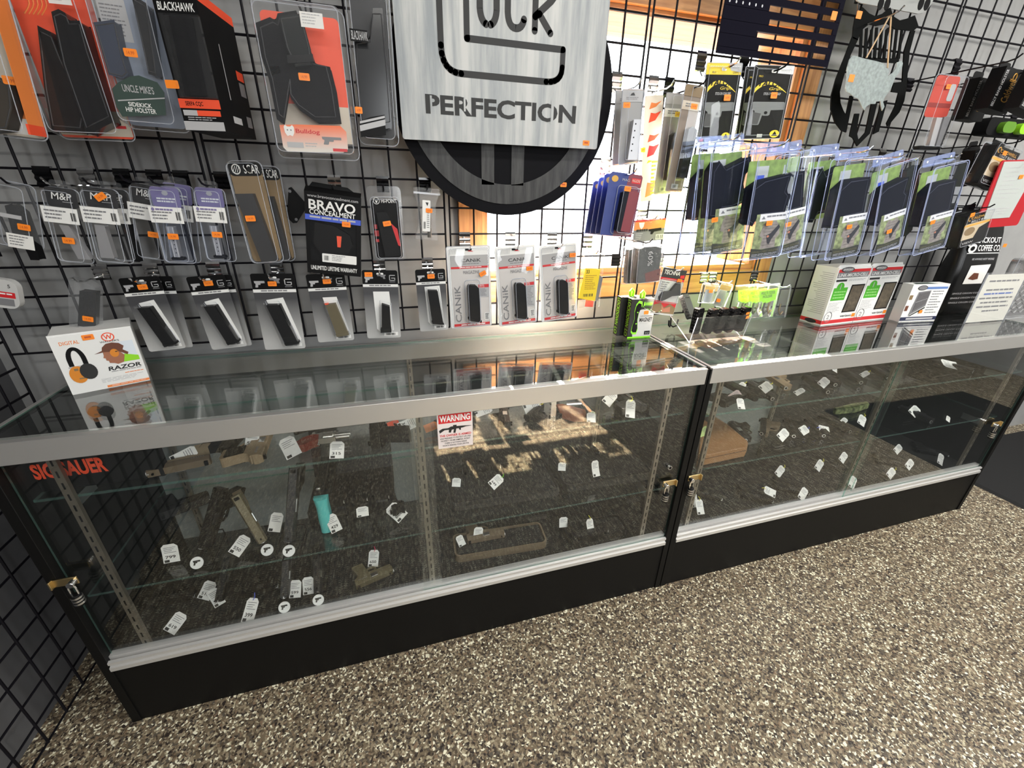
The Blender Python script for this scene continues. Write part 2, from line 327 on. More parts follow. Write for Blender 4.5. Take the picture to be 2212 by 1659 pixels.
# ------------------------------------------------------------------ hanging packs: shared builders
class Pk:
    """a hanging package: Empty at its top centre, sized from where its corners stand on the plane y"""
    def __init__(s, name, label, cat, q, y, group=None, lean=True):
        a = [U(u, v, 1, y) for u, v in q]
        s.w = ((a[1].x - a[0].x) + (a[2].x - a[3].x)) / 2; s.h = ((a[0].z - a[3].z) + (a[1].z - a[2].z)) / 2
        tp = (a[0] + a[1]) / 2; bt = (a[2] + a[3]) / 2; s.ang = math.atan2(tp.x - bt.x, tp.z - bt.z) if lean else 0
        s.y = y; s.top = tp; s.t = thing(name, label, cat, (tp.x, y, tp.z), (0, s.ang, 0), group)
        s.m = Matrix.Translation(tp) @ Euler((0, s.ang, 0)).to_matrix().to_4x4()
    def X(s, f): return (f - .5) * s.w
    def Z(s, f): return -f * s.h
    def loc(s, u, v, y=0):
        p = s.m.inverted() @ U(u, v, 1, s.y + y); return p.x, p.z
    def R(s, b, x0, x1, z0, z1, m, y=-.001): b.rect(s.X(x0), s.X(x1), s.Z(z1), s.Z(z0), y, m)
    def T(s, b, t, x0, x1, z0, z1, m, y=-.0016, **k): b.text(t, s.X(x0), s.X(x1), s.Z(z1), s.Z(z0), y, m, **k)
    def sticker(s, u, v, y=-.003, w=.022, h=.0135, rot=0, m=None, name='price_sticker'):
        x, z = s.loc(u, v, y); b = MB(); b.rr(0, 0, w, h, .002, -.0004, 0, m or ORANGE)
        b.text('14.99', -w * .28, w * .28, -h * .22, h * .2, -.0007, mat('sticker_ink', (.55, .09, .02), .6))
        return b.build(name, s.t, (x, y, z), (0, rot, 0))
HK = 0
def hook(what, x, zrow, zrod, yend, m=None, plate=None, x2=None):
    """wire display hook: face plate over a grid wire, rod, upturned tip"""
    m = m or CHROME; plate = plate or m; t = thing('display_hook', what, 'display hook', (x, 0, zrow), group='hooks on the wire grid')
    b = MB(); z = 0; lo = max(-.048, min(-.036, zrod - zrow - .004)); w = .017
    for k in range(3):
        za = z + lo * k / 3; zb = z + lo * (k + 1) / 3
        b.add([(-w, -.006, za), (w, -.006, za), (w, -.011, (za + zb) / 2), (-w, -.011, (za + zb) / 2), (w, -.006, zb), (-w, -.006, zb)], [(0, 3, 2, 1), (3, 5, 4, 2)], plate)
    b.box(-w, w, -.0055, -.004, lo, .006, plate); b.box(-w, w, -.005, .006, .004, .0055, plate); b.build('face_plate', t, smooth=False)
    r = zrod - zrow; dx = (x2 - x) if x2 is not None else 0
    b = MB(); b.tube([(0, -.006, max(r, lo + .004)), (0, -.024, r), (dx * .9, yend + .02, r), (dx, yend, r + .004), (dx, yend - .012, r + .014)], .0023, m, 6); b.build('rod', t); return t
def hook_for(p, what, chrome=True, row=None, up=.010, ext=.02, dx=0):
    z = p.top.z - up; j = row if row is not None else math.floor((Z0 - z - .012) / S)
    return hook(what, p.top.x + dx, gz(j), z, p.y - ext, CHROME if chrome else WIREB, CHROME if chrome else BLKG)
def blister(p, name, cx, cz, w, h, d, m=None, r=.008, rim=None, y=-.001):
    b = MB(); b.shell(p.X(cx), p.Z(cz), w * p.w, h * p.h, d, y, m or CLR, r, rim=rim); return b.build(name, p.t)
def hangcard(p, b, m, r=.008, th=.0008, slot=True):
    b.rr(0, -p.h / 2, p.w, p.h, r, 0, th, m)
    if slot: b.rr(0, -.012, .022, .005, .0024, -.0004, -.0001, BLKM)
def magazine(p, name, pts, d, m, base=None, y=-.0015, base_m=None):
    """pistol magazine from its outline (fractions of the pack)"""
    b = MB(); b.prism([(p.X(a), p.Z(c)) for a, c in pts], y - d, y, m); o = b.build(name, p.t, bevel=min(.003, d * .25))
    if base:
        b = MB(); b.prism([(p.X(a), p.Z(c)) for a, c in base], y - d - .001, y, base_m or m); b.build('base_plate', o, bevel=.002)
    return o
def gradmat(name, c0, c1, z0, z1):
    """printed card fading from c0 at local height z0 to c1 at z1"""
    if name in MATS: return MATS[name]
    m = bpy.data.materials.new(name); m.use_nodes = True; nt = m.node_tree; N = nt.nodes.new; L = nt.links.new; b = nt.nodes['Principled BSDF']
    tc = N('ShaderNodeTexCoord'); sp = N('ShaderNodeSeparateXYZ'); mr = N('ShaderNodeMapRange'); mr.inputs[1].default_value = z0; mr.inputs[2].default_value = z1
    r = N('ShaderNodeValToRGB'); r.color_ramp.elements[0].color = (*c0, 1); r.color_ramp.elements[1].color = (*c1, 1)
    L(tc.outputs['Object'], sp.inputs[0]); L(sp.outputs[2], mr.inputs[0]); L(mr.outputs[0], r.inputs[0]); L(r.outputs[0], b.inputs['Base Color']); b.inputs['Roughness'].default_value = .45
    MATS[name] = m; return m
# ---- pistol silhouettes printed on cards (x right 0..1, z up 0..1)
PISTOL = [(0, .98), (.04, 1), (.96, 1), (1, .96), (1, .66), (.60, .64), (.585, .44), (.54, .40), (.40, .40), (.36, .42), (.31, .05), (.29, 0), (.07, 0), (.05, .04), (.12, .5), (.10, .62), (.02, .68)]
def pistol_print(b, x0, x1, z0, z1, y, m, flip=False, hole=None):
    b.poly([((x1 - a * (x1 - x0)) if flip else x0 + a * (x1 - x0), z0 + c * (z1 - z0)) for a, c in PISTOL], y, m)
    if hole:
        cx = .455; xx = (x1 - cx * (x1 - x0)) if flip else x0 + cx * (x1 - x0)
        b.ell(xx, z0 + .53 * (z1 - z0), (x1 - x0) * .055, (z1 - z0) * .07, y - .0002, hole, 12)
# ------------------------------------------------------------------ row of black and grey magazine cards
GCARD = gradmat('fading_grey_card', (.50, .50, .49), (.055, .055, .06), -.20, -.07)
GQ = [([(256, 600), (340, 597), (407, 760), (318, 752)], (308, 620), 'big'), ([(400, 597), (484, 594), (535, 751), (458, 753)], (450, 612), 'big'),
      ([(541, 592), (632, 590), (662, 751), (572, 757)], (588, 613), 'big'), ([(660, 593), (743, 590), (766, 733), (688, 741)], (706, 608), 'tan'),
      ([(782, 584.5), (857, 583), (867, 729), (793, 731)], (796, 593), 'small'), ([(896, 582), (961, 581), (969, 713), (908, 715)], (931, 597), 'slim')]
GL = ['black and grey magazine card nearest the left, behind the white box', 'black and grey magazine card second from left in the bottom row', 'black and grey magazine card third from left in the bottom row',
      'black and grey card with an olive brown magazine and red follower', 'black and grey card with a short magazine low in its white window', 'black and grey magazine card beside the first red and white pack']
GG = 'black topped magazine cards in the bottom row'
def mag_card(q, label, kind, y=-.08, full=True):
    p = Pk('magazine_card', label, 'magazine pack', q, y, GG); b = MB(); hangcard(p, b, GCARD, .006)
    b.rr(0, p.Z(.10), p.w, p.h * .20, .006, -.0008, 0, BLK); p.R(b, 0, 1, .195, .235, WHITE, -.0010); b.lines(p.X(.18), p.X(.8), p.Z(.228), p.Z(.205), 1, -.0014, GREY, .7, .05)
    # maker's mark: broken squared ring with a bar, and two small pistols
    x, z = p.X(.84), p.Z(.105); u = p.w * .085
    for r in ((-u, u, u * .75, u), (-u, -u * .75, -u, u), (-u, u, -u, -u * .75), (u * .75, u, -u, -u * .2), (-u * .3, u, -u * .2, u * .05)): b.rect(x + r[0], x + r[1], z + r[2], z + r[3], -.0012, LGREY)
    b.rect(x - u, x + u, z - u * 1.5, z - u * 1.3, -.0012, GREY)
    pistol_print(b, p.X(.06), p.X(.30), p.Z(.17), p.Z(.09), -.0012, LGREY); pistol_print(b, p.X(.42), p.X(.66), p.Z(.12), p.Z(.06), -.0012, GREY, True)
    b.rr(0, p.Z(.05), .020, .006, .003, -.0012, -.0009, WHITE)
    b.build('card', p.t)
    if not full: return p
    sh = {'big': ((.26, .33), (.66, .30), (.93, .86), (.88, .93), (.60, .93)), 'tan': ((.33, .33), (.70, .33), (.90, .88), (.62, .92), (.52, .88)), 'small': ((.27, .30), (.73, .30), (.80, .88), (.40, .90), (.30, .85)), 'slim': ((.27, .27), (.78, .26), (.86, .90), (.40, .90), (.30, .84))}[kind]
    b = MB(); pts = [(p.X(a), p.Z(c)) for a, c in sh]; b.prism(pts, -.0022, -.0008, WHITE); b.build('white_insert', p.t, bevel=.0008)
    mg = {'big': ((.28, .375), (.60, .375), (.86, .88), (.55, .90)), 'tan': ((.40, .42), (.66, .41), (.86, .86), (.55, .87)), 'small': ((.50, .46), (.72, .50), (.72, .84), (.45, .84)), 'slim': ((.36, .31), (.68, .32), (.80, .86), (.44, .83))}[kind]
    bs = {'big': ((.53, .885), (.88, .865), (.90, .90), (.56, .925)), 'tan': ((.53, .855), (.88, .845), (.89, .885), (.55, .90)), 'small': ((.42, .83), (.73, .83), (.72, .885), (.40, .885)), 'slim': ((.42, .82), (.82, .85), (.82, .88), (.42, .85))}[kind]
    mm = OLIVE if kind == 'tan' else BLK
    o = magazine(p, 'magazine', mg, .020, mm, bs, y=-.0024)
    if kind == 'tan':
        b = MB(); b.prism([(p.X(a), p.Z(c)) for a, c in ((.37, .405), (.47, .40), (.47, .425), (.40, .43))], -.018, -.004, ORED); b.build('follower', o)
    xs = [a for a, c in mg]; cz = sum(c for a, c in mg) / 4
    b = MB(); k = .016
    for i, dd in ((0, .001), (1, .024)):
        pass
    A = [(p.X(a + (-.05 if a < .62 else .05)), -.001, p.Z(c + (-.03 if c < .6 else .035))) for a, c in mg]; Bq = [(x * .99, -.027, z) for x, _, z in A]
    b.loft([A, Bq], CLR, cap0=False); b.tube([(x, y - .0008, z) for x, y, z in A], .0010, EDGE, 5, closed=True); b.build('blister', p.t)
    b = MB(); b.rect(p.X(.50), p.X(.92), p.Z(.965), p.Z(.91), -.0016, WHITE); b.bars(p.X(.55), p.X(.87), p.Z(.96), p.Z(.915), -.0019, 13, seed=5); b.build('barcode_label', p.t)
    return p
for (q, st, kind), lb in zip(GQ, GL):
    p = mag_card(q, lb, kind); p.sticker(*st, y=-.0022)
    hook_for(p, 'chrome hook of the ' + lb.replace('black and grey ', ''), up=.009, ext=.03)
p = mag_card([(300, 600), (367, 594), (421, 751), (345, 752)], 'black and grey magazine card tucked behind the leftmost card of its row', 'big', -.035, False)
p = mag_card([(430, 597), (497, 593), (548, 748), (475, 750)], 'black and grey magazine card tucked behind the second card of its row', 'big', -.035, False)
# ------------------------------------------------------------------ three red and white magazine packs
CQ = [([(963, 533), (1058, 530), (1062, 704), (975, 709)], (1043, 591), -.45, 'its sticker aslant, leftmost of three'),
      ([(1068, 532), (1155, 530), (1160, 697), (1078, 704)], (1144, 580), 0, 'a sticker under its header, middle of three'),
      ([(1166, 530), (1243, 526), (1248, 686), (1168, 695)], (1237, 551), .05, 'a sticker in its top corner, rightmost')]
PALE = mat('pale_card', (.60, .57, .55), .5); PALE2 = mat('silver_header', (.42, .41, .41), .35)
for k, (q, st, rt, lb) in enumerate(CQ):
    p = Pk('magazine_blister_pack', 'red and white pistol magazine blister pack with ' + lb, 'magazine pack', q, -.06, 'red and white magazine packs under the window')
    b = MB(); b.rr(0, -p.h / 2, p.w, p.h, .006, .0008, .0014, WHITE); b.rr(p.X(.52), p.Z(.545), p.w * .88, p.h * .88, .004, 0, .0008, PALE)
    p.R(b, .08, .96, .105, .235, PALE2); p.T(b, 'CANiK', .32, .78, .145, .185, DARK, bold=.02); b.lines(p.X(.36), p.X(.74), p.Z(.215), p.Z(.20), 1, -.0015, GREY, .6, 0)
    p.R(b, .08, .96, .235, .26, RED); b.lines(p.X(.3), p.X(.8), p.Z(.255), p.Z(.242), 1, -.0015, WHITE, .6, .1)
    p.T(b, 'MAGAZINE', .36, .74, .285, .325, GREY, bold=.0)
    p.T(b, 'CANiK', .13, .27, .46, .92, GREY, rot=90, bold=.01); p.R(b, .10, .115, .5, .92, LGREY)
    p.R(b, .70, .95, .46, .50, RED); p.T(b, 'FITS', .74, .84, .465, .495, WHITE); p.R(b, .71, .95, .505, [.62, .78, .75][k], LGREY); b.lines(p.X(.73), p.X(.93), p.Z([.61, .77, .74][k]), p.Z(.515), [6, 13, 12][k], -.0015, GREY, .5, .4, seed=k)
    p.R(b, .83, .95, .82, .915, WHITE); b.lines(p.X(.845), p.X(.935), p.Z(.91), p.Z(.83), 5, -.0015, DARK, .6, .2)
    p.R(b, .08, .96, .945, .985, RED); b.lines(p.X(.25), p.X(.85), p.Z(.978), p.Z(.955), 1, -.0015, WHITE, .6, 0)
    # grey diagonal ribbed pattern and red spark above the header
    for i in range(9): b.poly([(p.X(.06 + i * .035), p.Z(.09)), (p.X(.07 + i * .035), p.Z(.09)), (p.X(.10 + i * .035), p.Z(.02)), (p.X(.09 + i * .035), p.Z(.02))], -.0004, LGREY)
    b.poly([(p.X(.48), p.Z(.06)), (p.X(.56), p.Z(.03)), (p.X(.55), p.Z(.05)), (p.X(.62), p.Z(.065))], -.0004, RED)
    b.rr(0, p.Z(.04), .022, .006, .003, -.0006, -.0002, BLKM)
    b.build('card', p.t)
    o = magazine(p, 'magazine', ((.43, .47), (.46, .445), (.62, .455), (.68, .49), (.70, .90), (.44, .86)), .022, BLK, ((.42, .855), (.72, .895), (.72, .925), (.41, .885)))
    b = MB(); b.shell(p.X(.555), p.Z(.67), p.w * .36, p.h * .54, .027, -.001, CLR, .01, rim=EDGE); b.build('blister', p.t)
    b = MB(); b.shell(0, -p.h / 2, p.w, p.h, .006, .001, CLR, .006, rim=EDGE); b.build('clear_tray', p.t)
    p.sticker(*st, y=-.0075, rot=rt)
    hook_for(p, 'chrome hook holding the red and white pack with ' + lb.split(',')[0], up=.008, ext=.03)
# ------------------------------------------------------------------ second row: clear packs with steel magazines
PURP = mat('purple_header', (.22, .19, .36), .4); SILV = mat('satin_silver', (.50, .50, .52), .35, .6)
MPG = 'clear magazine clamshells in the upper left row'
def steel_pack(q, label, y, head, st=None, rot=0, logo='M&P', silver=(.35, .8), full=True, sy=-.026):
    p = Pk('magazine_clamshell', label, 'magazine pack', q, y, MPG); b = MB(); hm = PURP if head == 'purple' else DARK
    b.rr(0, p.Z(.12), p.w * .9, p.h * .25, .006, -.006, -.0055, hm)
    if head == 'purple':
        b.lines(p.X(.2), p.X(.8), p.Z(.20), p.Z(.13), 2, -.0066, WHITE, .55, .1); b.ell(0, p.Z(.07), p.w * .1, p.h * .03, -.0066, LGREY, 14)
    else:
        b.text(logo, p.X(.20), p.X(.80), p.Z(.15), p.Z(.06), -.0066, WHITE, bold=.02, shear=.15); b.rect(p.X(.5), p.X(.8), p.Z(.175), p.Z(.17), -.0066, WHITE)
    b.build('header_card', p.t)
    b = MB(); b.prism([(p.X(-.02), p.Z(.24)), (p.X(1.02), p.Z(.24)), (p.X(1.02), p.Z(.445)), (p.X(-.02), p.Z(.445))], -.0245, -.024, WHITE)
    b.lines(p.X(.06), p.X(.72), p.Z(.42), p.Z(.30 if head == 'purple' else .28), 3, -.0252, GREY, .4, .4); b.bars(p.X(.80), p.X(.97), p.Z(.42), p.Z(.28), -.0252, 8, seed=2)
    if head == 'purple': b.ell(p.X(.12), p.Z(.275), p.w * .05, p.h * .022, -.0252, PURP, 12); b.lines(p.X(.2), p.X(.75), p.Z(.29), p.Z(.262), 1, -.0252, PURP, .8, 0)
    b.build('wrap_label', p.t)
    if full:
        a, c = silver
        if head == 'purple':
            b = MB(); b.prism([(p.X(.36), p.Z(.49)), (p.X(.60), p.Z(.49)), (p.X(.60), p.Z(.90)), (p.X(.40), p.Z(.90))], -.020, -.003, SILV)
            for i in range(5): b.ell(p.X(.505), p.Z(.62 + i * .055), .0013, .0013, -.0204, BLKM, 8)
            b.rect(p.X(.42), p.X(.435), p.Z(.9), p.Z(.5), -.0204, WHITE); b.rect(p.X(.56), p.X(.575), p.Z(.9), p.Z(.5), -.0204, WHITE); o = b.build('magazine', p.t, bevel=.002)
            b = MB(); b.box(p.X(.30), p.X(.72), -.022, -.002, p.Z(.94), p.Z(.90), BLK); b.build('base_plate', o, bevel=.002)
        else:
            b = MB(); b.prism([(p.X(a), p.Z(.47)), (p.X(a + .28), p.Z(.47)), (p.X(c + .12), p.Z(.92)), (p.X(c - .28), p.Z(.92))], -.019, -.003, SILV); b.build('magazine', p.t, bevel=.003)
    b = MB(); b.shell(0, -p.h / 2, p.w, p.h, .024, 0, CLRB if head == 'purple' else CLR, .010, rim=EDGE); b.rr(0, .006, p.w * .62, .020, .006, -.001, 0, CLRH); b.build('clear_shell', p.t)
    if st: p.sticker(*st, y=sy, rot=rot)
    return p
MPH = 'chrome hook of the '
p = steel_pack([(95, 408), (168, 405), (204, 569), (137, 569)], 'clear magazine pack with a white slanted magazine, leftmost of the black header packs', -.12, 'dark', (148, 520), silver=(.34, .95))
hook_for(p, 'chrome hook holding the leftmost clear magazine pack', up=-.006, ext=.04)
p = steel_pack([(182, 406), (250, 408), (294, 569), (215, 569)], 'clear magazine pack with its orange sticker set aslant over the white letters', -.12, 'dark', (217, 425), rot=-.6, silver=(.22, .45))
hook_for(p, 'black hook holding the pack with the aslant sticker', chrome=False, up=-.006, ext=.04)
p = steel_pack([(215, 408), (275, 410), (312, 565), (252, 566)], 'clear magazine pack tucked behind the one with the aslant sticker', -.065, 'dark', full=False)
b = MB(); b.prism([(p.X(.62), p.Z(.45)), (p.X(.98), p.Z(.45)), (p.X(1.0), p.Z(.98)), (p.X(.72), p.Z(.98))], -.02, -.003, BLK); b.build('magazine', p.t, bevel=.002)
p = steel_pack([(283, 397), (343, 402), (362, 562), (302, 562)], 'clear magazine pack half hidden left of the first purple pack', -.07, 'dark', (331, 507), full=False)
hook_for(p, 'black hook holding the half hidden clear pack', chrome=False, up=-.006, ext=.09)
p = steel_pack([(324, 405), (386, 405), (428, 569), (359, 569)], 'clear magazine pack with a purple header, left of two', -.12, 'purple', (374, 511))
hook_for(p, 'black hook holding the left purple header pack', chrome=False, up=-.006, ext=.05)
steel_pack([(352, 398), (414, 398), (436, 567), (372, 567)], 'clear magazine pack behind the left purple header pack', -.06, 'purple', full=False)
p = steel_pack([(421, 407), (481, 406), (514, 565), (449, 564)], 'clear magazine pack with a purple header, right of two', -.12, 'purple', (469, 507))
hook_for(p, 'glossy black hook holding the right purple header pack', chrome=False, up=-.006, ext=.04)
# bag with a black holster, far left
p = Pk('holster_bag', 'clear bag with a black holster and white label at the far left edge', 'holster pack', [(-12, 392), (70, 395), (98, 536), (10, 541)], -.11)
b = MB(); b.shell(0, -p.h / 2, p.w, p.h, .03, 0, BAGM, .012, rim=EDGE); b.build('bag', p.t)
b = MB(); b.prism([(p.X(a), p.Z(c)) for a, c in ((.42, .35), (.60, .30), (.82, .40), (1.0, .95), (1.05, 1.12), (.82, 1.14), (.72, .95), (.50, .85))], -.028, -.006, BLK); b.build('holster', p.t, bevel=.006)
b = MB(); b.rect(p.X(.36), p.X(1.0), p.Z(.97), p.Z(.75), -.0312, PAPER); b.lines(p.X(.42), p.X(.9), p.Z(.95), p.Z(.78), 4, -.0316, GREY, .35, .4); b.rect(p.X(.30), p.X(.8), p.Z(.52), p.Z(.46), -.0312, LGREY); b.build('label', p.t)
p.sticker(52, 491, y=-.033); hook_for(p, 'black hook holding the far left holster bag', chrome=False, up=.006, ext=.02)
# tan and black pack pair, rifle magazines
for q, y, lb, st in (([(492, 347), (558, 348), (620, 570), (541, 566)], -.12, 'tall clear pack with a brown and black card and long black magazine', (541, 472)), ([(545, 356), (604, 361), (638, 563), (590, 565)], -.055, 'second tall brown and black card pack tucked behind the first', None)):
    p = Pk('rifle_magazine_pack', lb, 'magazine pack', q, y, 'tall rifle magazine packs'); b = MB()
    b.rr(0, -p.h / 2, p.w * .92, p.h * .96, .012, -.001, 0, BROWN); b.rr(0, p.Z(.075), p.w * .94, p.h * .125, .010, -.0016, -.001, BLK)
    b.text('SCAR', p.X(.46), p.X(.90), p.Z(.115), p.Z(.035), -.0028, WHITE, bold=.01)
    xs, zs = p.X(.24), p.Z(.075); r = p.w * .12
    for i in range(2): b.tube([(xs + (r - i * .001) * math.cos(a * PI / 10), -.0022, zs + (r - i * .001) * 1.2 * math.sin(a * PI / 10)) for a in range(20)], .0007, WHITE, 4, closed=True)
    for dx in (-.5, 0, .5): b.poly([(xs + dx * r - r * .5, zs - r * .8), (xs + dx * r - r * .35, zs - r * .8), (xs + dx * r + r * .5, zs + r * .8), (xs + dx * r + r * .35, zs + r * .8)], -.0022, WHITE)
    b.build('card', p.t)
    magazine(p, 'magazine', ((.10, .30), (.62, .30), (.86, .97), (.36, .97)), .024, DARK, y=-.002)
    b = MB(); b.shell(0, -p.h / 2, p.w, p.h, .034, 0, CLR, .014, rim=EDGE); b.build('clear_shell', p.t)
    if st: p.sticker(*st, y=-.0365)
hook(u'black hook holding the tall brown and black packs', U(560, 340, 1, 0).x, gz(0), gz(0) + .004, -.15, WIREB, BLKG)
# black triangular bracket on the grid
b = MB(); P = [U(u, v, 1, -.014) for u, v in ((624, 406), (630, 404), (662, 440), (663, 447), (642, 481), (634, 482), (621, 470))]; c0 = P[0].copy()
b.prism([(a.x - c0.x, a.z - c0.z) for a in P], -.006, 0, BLK)
for u, v in ((626, 413), (640, 474)): a = U(u, v, 1, -.02); b.ell(a.x - c0.x, a.z - c0.z, .004, .004, -.0066, GREY, 12)
t = tag(b.build('bracket', None, c0, bevel=.001), 'black triangular bracket plate on the grid left of the blue banded box', 'bracket')
# black box with a window and blue band
p = Pk('holster_box', 'black window box with big white letters and a blue band', 'holster box', [(662, 418), (779, 421), (781, 593), (667, 588)], -.07)
b = MB(); w2 = p.w / 2; D = .030
def ring(x0, x1, z0, z1, wx0, wx1, wz0, wz1, m):
    for a in ((x0, x1, wz1, z1), (x0, x1, z0, wz0), (x0, wx0, wz0, wz1), (wx1, x1, wz0, wz1)): b.box(a[0], a[1], -D, -D + .001, a[2], a[3], m)
ring(-w2, w2, -p.h, 0, p.X(.07), p.X(.92), p.Z(.84), p.Z(.30), BLK)
b.box(-w2, w2, -.001, 0, -p.h, 0, BLK); b.box(-w2, w2, -D + .001, -.001, -p.h, -p.h + .001, BLK)
for x in (-w2, w2 - .001): b.box(x, x + .001, -D + .001, -.001, -p.h + .001, 0, BLK)
b.prism([(p.X(0), 0), (p.X(.12), p.Z(-.11)), (p.X(.75), p.Z(-.10)), (p.X(1), 0)], -.001, 0, BLK); b.add([(-w2, -D, 0), (w2, -D, 0), (w2, -.001, .012), (-w2, -.001, .012)], [(0, 1, 2, 3)], BLK)
y = -D - .0005
p.T(b, 'www.bravoconcealment.com', .05, .95, .03, .065, LGREY, y, bold=.02); p.T(b, 'BRAVO', .07, .90, .09, .205, WHITE, y, bold=.04); p.T(b, 'CONCEALMENT', .08, .90, .205, .265, WHITE, y, bold=.03)
p.R(b, 0, 1, .27, .335, BLUE, y); b.lines(p.X(.08), p.X(.92), p.Z(.32), p.Z(.285), 1, y - .0004, LGREY, .6, 0)
p.T(b, 'UNLIMITED LIFETIME WARRANTY', .07, .93, .90, .955, WHITE, y, bold=.03); b.build('box', p.t)
b = MB(); b.prism([(p.X(a), p.Z(c)) for a, c in ((.16, .36), (.5, .38), (.80, .48), (.84, .60), (.70, .80), (.30, .80), (.12, .62))], -.024, -.004, BLK); b.prism([(p.X(a), p.Z(c)) for a, c in ((.55, .5), (.64, .5), (.62, .64), (.56, .64))], -.026, -.024, ORED); b.build('holster', p.t, bevel=.006)
b = MB(); b.rect(p.X(.07), p.X(.92), p.Z(.84), p.Z(.30), -D + .0008, CLR); b.build('window', p.t)
b = MB(); b.rr(p.X(.60), p.Z(.79), p.w * .64, p.h * .11, .002, y - .0008, y, WHITE); b.lines(p.X(.46), p.X(.72), p.Z(.83), p.Z(.75), 4, y - .0012, GREY, .35, .4); b.bars(p.X(.31), p.X(.42), p.Z(.83), p.Z(.75), y - .0012, 7); b.build('label', p.t)
p.sticker(748, 485, y=y); hook_for(p, 'chrome hook holding the blue banded window box', up=-.010, ext=.01)
# small clamshell with red and black magazine
p = Pk('magazine_clamshell', 'clear rimmed clamshell with a round white eagle mark and black header', 'magazine pack', [(789, 402), (865, 402), (877, 562), (809, 562)], -.055)
b = MB(); b.rr(0, p.Z(.57), p.w * .80, p.h * .80, .008, -.002, -.001, BLKM); b.text('HI-POINT', p.X(.40), p.X(.86), p.Z(.215), p.Z(.165), -.0026, WHITE, bold=.02)
b.ell(p.X(.26), p.Z(.19), p.w * .095, p.w * .095, -.0026, WHITE, 20); b.ell(p.X(.26), p.Z(.19), p.w * .078, p.w * .078, -.0029, BLKM, 20); b.poly([(p.X(.22), p.Z(.165)), (p.X(.25), p.Z(.19)), (p.X(.27), p.Z(.19)), (p.X(.30), p.Z(.165)), (p.X(.28), p.Z(.215)), (p.X(.24), p.Z(.215))], -.0032, WHITE)
for a, c, d, e in ((.12, .50, .2, .56), (.11, .58, .24, .66), (.12, .7, .22, .74)): p.R(b, a, d, c, e, RED, -.0026)
b.build('card', p.t); magazine(p, 'magazine', ((.22, .34), (.50, .33), (.58, .40), (.86, .92), (.36, .94)), .02, BLK, y=-.003)
b = MB(); b.prism([(p.X(a), p.Z(c)) for a, c in ((.62, .48), (.80, .56), (.86, .80), (.78, .78))], -.015, -.004, RED); b.build('red_insert', p.t)
b = MB(); b.shell(0, p.Z(.56), p.w * .84, p.h * .84, .030, -.001, CLR, .010, rim=EDGE); b.rr(0, -p.h / 2, p.w, p.h, .012, 0, .0006, CLRH); b.build('clear_shell', p.t)
p.sticker(836, 483, y=-.032, rot=-.15); hook_for(p, 'black hook holding the round eagle mark clamshell', chrome=False, up=.012, ext=.03)
# small zip bag
p = Pk('parts_bag', 'small clear zip bag with a white label and dark metal part', 'bag', [(891, 405), (951, 407), (947, 520), (894, 515)], -.045)
b = MB(); o = [[(x * s, -d, z) for x, z in ((p.X(0), 0), (p.X(1), 0), (p.X(.97), p.Z(.12)), (p.X(.86), p.Z(.30)), (p.X(.86), p.Z(.70)), (p.X(.98), p.Z(1)), (p.X(.03), p.Z(1)), (p.X(.16), p.Z(.72)), (p.X(.16), p.Z(.32)), (p.X(.02), p.Z(.13)))] for s, d in ((1, 0), (.9, .014))]
b.loft(o, BAGM); b.rect(p.X(0), p.X(1), p.Z(.12), p.Z(.085), -.0145, EDGE); b.build('bag', p.t)
b = MB(); b.rr(p.X(.48), p.Z(.53), p.w * .30, p.h * .60, .002, -.0158, -.0152, WHITE); b.bars(p.X(.37), p.X(.47), p.Z(.8), p.Z(.62), -.0162, 6); b.poly([(p.X(.44), p.Z(.27)), (p.X(.56), p.Z(.27)), (p.X(.52), p.Z(.34))], -.0162, BINK); b.lines(p.X(.50), p.X(.60), p.Z(.78), p.Z(.42), 9, -.0162, GREY, .4, .2); b.build('label', p.t)
b = MB(); b.tube([(p.X(.60), -.007, p.Z(.4)), (p.X(.62), -.007, p.Z(.95))], .0062, mat('gunmetal', (.09, .085, .07), .35, .7), 10); b.build('metal_part', p.t)
p.sticker(927, 455, y=-.0168, w=.019, h=.012); hook_for(p, 'black hook holding the small zip bag', chrome=False, up=.006, ext=.02)
# white rimmed case pack cut by the left edge, and the bag with a black magazine
p = Pk('accessory_pack', 'white rimmed clear pack with a red band at the left edge', 'pack', [(-62, 596), (44, 597), (56, 652), (-48, 668)], -.13)
b = MB(); b.rr(0, -p.h / 2, p.w, p.h, .018, -.02, -.004, mat('frosted_white', (.55, .55, .54), .45)); b.rect(p.X(.1), p.X(.94), p.Z(.62), p.Z(.42), -.0206, RED); b.lines(p.X(.2), p.X(.9), p.Z(.56), p.Z(.46), 1, -.021, WHITE, .5, .1); p.T(b, '5', .82, .87, .15, .27, BINK, -.0206); p.R(b, .08, .9, .66, .9, GREY, -.0206); b.build('card', p.t, bevel=.003)
hook(u'black hook holding the white rimmed pack at the left edge', .105, gz(2), p.top.z - .006, -.16, WIREB)
p = Pk('magazine_bag', 'clear bag with one black magazine hanging above the white earmuff box', 'magazine pack', [(150, 598), (226, 605), (221, 706), (168, 706)], -.07)
b = MB(); b.loft([[(x * s, -d, z) for x, z in ((p.X(.1), 0), (p.X(.7), p.Z(.02)), (p.X(1.0), p.Z(.10)), (p.X(.95), p.Z(1)), (p.X(.0), p.Z(1)), (p.X(.05), p.Z(.3)))] for s, d in ((1, 0), (.93, .028))], BAGM); b.build('bag', p.t)
magazine(p, 'magazine', ((.42, .22), (.95, .20), (.84, .98), (.28, .98)), .020, BLK, y=-.004)
p.sticker(190, 689, y=-.030); hook(u'chrome hook holding the bag with one black magazine', p.top.x, gz(3), p.top.z - .004, -.11)
